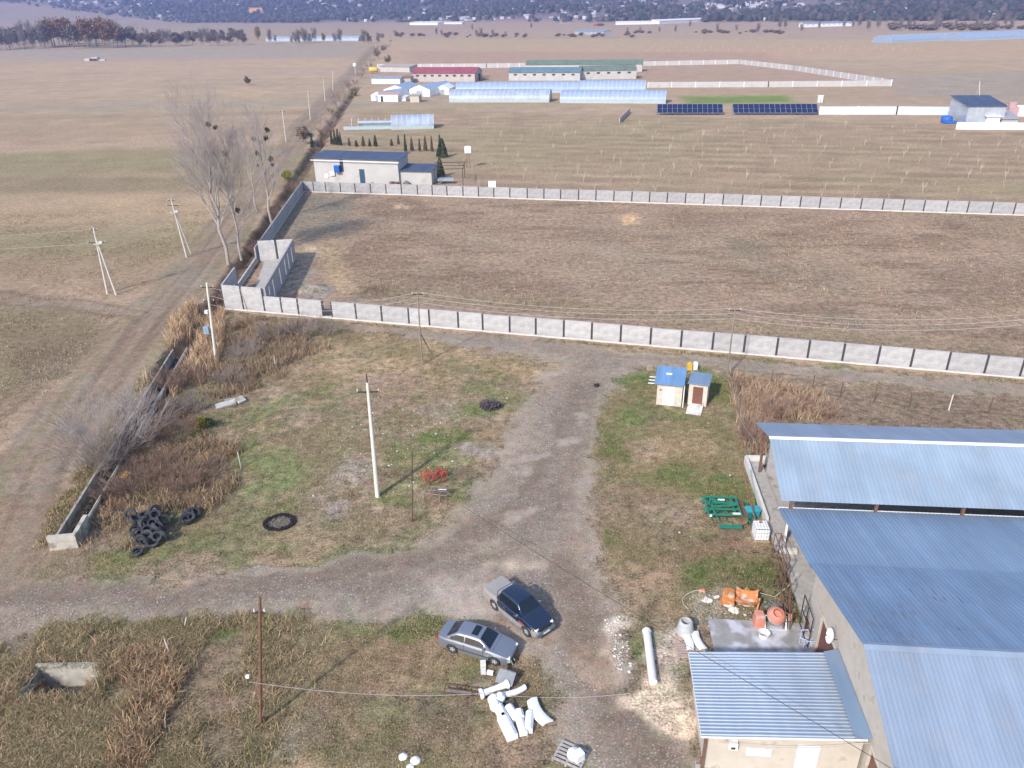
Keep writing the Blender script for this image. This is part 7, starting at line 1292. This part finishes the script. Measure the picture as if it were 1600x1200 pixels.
spots.sort(key=lambda q: math.hypot(*q)); rest = MB(); rest2 = MB()
for i, (y, x) in enumerate(spots):
    z = float(hz(x, y))
    k = rv.choice([0, 0, 1, 2, 3, 3, 4]); s_ = rv.uniform(.5, 1.05)
    if i < 290:
        o = hm[k] if k not in uh else hm[k].copy()
        if k in uh: col.objects.link(o)
        uh.add(k); o.location = (x, y, z); o.rotation_euler = (0, 0, rv.uniform(-.6, .6)); o.scale = (s_,) * 3; lb_ = 'tiny pale house among the trees of the hillside village'; tag(o, lb_, 'house', 'houses of the hillside village')
    else:
        w_, d_, h = 12 * s_, 9 * s_, 5 * s_; a = rv.uniform(-.6, .6); rest.mi = 0; rest.box((x, y, z + h / 2 - 1), (w_, d_, h + 2), rz=a); rest.mi = 1 + (k % 3); n0 = len(rest.v); rest.prism([(-d_ / 2 - .5, h - .1), (d_ / 2 + .5, h - .1), (0, h + 2.4)], -w_ / 2 - .5, w_ / 2 + .5, 'x'); m3 = Matrix.Rotation(a, 3, 'Z')
        for q in range(n0, len(rest.v)): v = m3 @ Vector(rest.v[q]); rest.v[q] = (v[0] + x, v[1] + y, v[2] + z)
rest.mi = 0; o = rest.build('village_houses', [VW] + [bpy.data.materials[n_] for n_ in ('village_roof', 'village_roof.001', 'village_roof.003')]); tag(o, 'farther houses of the village strewn over the wooded hillside', 'houses', kind='stuff')
b = Gd(402, 27, 2900); z = float(hz(b[0], b[1])); t = thing('orange_building', 'long orange building standing out at the foot of the hillside village', 'building', (b[0], b[1], z)); MB().box((0, 0, 8), (44, 14, 20)).build('wall', mat('orange_render', (.75, .42, .12), .8), t); MB().box((0, 0, 18.5), (46, 16, 1.4)).box((18, 0, 5), (14, 18, 14)).build('roof', mat('ochre_roof', (.5, .26, .10), .8), t)
n = 16000; rr = np.random.default_rng(33); yy = rr.uniform(1200, 4900, n * 3); xx = rr.uniform(-1, 1, n * 3) * yy * .75; dn = fbm(xx, yy, .003, 310, 4); k = (rr.uniform(0, 1, n * 3) < sstep(.34, .5, dn) * .9 + .1) & (yy + .7 * xx > 1980) & (yy + .7 * xx < 3600) & ~((xx < -200) & (np.hypot(xx, yy) + .25 * xx > 3750)); xx, yy = xx[k][:n], yy[k][:n]; n = len(xx)
ico = np.array([(0, 0, 1), (.9, 0, .4), (.28, .85, .4), (-.72, .53, .4), (-.72, -.53, .4), (.28, -.85, .4), (.9, .3, -.4), (-.3, .9, -.4), (-.9, 0, -.4), (-.3, -.9, -.4)]); fi = np.array([(0, 1, 2), (0, 2, 3), (0, 3, 4), (0, 4, 5), (0, 5, 1), (1, 6, 2), (2, 6, 7), (2, 7, 3), (3, 7, 8), (3, 8, 4), (4, 8, 9), (4, 9, 5), (5, 9, 6), (5, 6, 1)])
s_ = rr.uniform(4, 10, n); V = ico[None] * rr.uniform(.6, 1.3, (n, 10, 1)) * s_[:, None, None] * np.array([1, 1, .9]); V += np.stack([xx, yy, hz(xx, yy) + s_ * .7], 1)[:, None]; Fc = (np.arange(n)[:, None, None] * 10 + fi[None]).reshape(-1, 3); cols = np.array([(.055, .055, .045), (.08, .065, .055), (.11, .085, .075), (.05, .06, .04)]); cc = np.repeat(cols[rr.integers(0, 4, n)] * rr.uniform(.7, 1.3, (n, 1)), 10, 0)
tag(npmesh('hillside_wood', V.reshape(-1, 3), Fc, GRASSM, cc), 'dark bluish wood covering the hillside between the village houses', 'trees', kind='stuff')
# bushes lining the ditch and track beyond the house
for i in range(16):
    f = i / 15; px = 497 + (600 - 497) * f + R_.uniform(-3, 3) + 10; py = 208 - (208 - 66) * f ** .8; shrub('shrub', 'bare roadside bush in the row along the ditch beyond the long house', px, py, R_.uniform(2.2, 4.5), 4, [TWIGB, TWIGM][i % 2], 400 + i, 14, 2, (3, 4), .03, group='bushes along the far ditch')
# ---------------------------------------------------------------- haze
if HAZE:
    hb = MB().box((0, 3300, 180), (11000, 8200, 560)); hb.v = [(x, y, -4.0 if z < 0 else 620.0) for x, y, z in hb.v]
    m = bpy.data.materials.new('haze_air'); m.use_nodes = True; N = m.node_tree.nodes; N.clear(); out = N.new('ShaderNodeOutputMaterial'); v = N.new('ShaderNodeVolumePrincipled'); v.inputs['Color'].default_value = (.42, .52, 1.0, 1); v.inputs['Density'].default_value = HAZE; v.inputs['Anisotropy'].default_value = 0.2
    m.node_tree.links.new(v.outputs[0], out.inputs['Volume']); tag(hb.build('haze', m), kind='stuff')
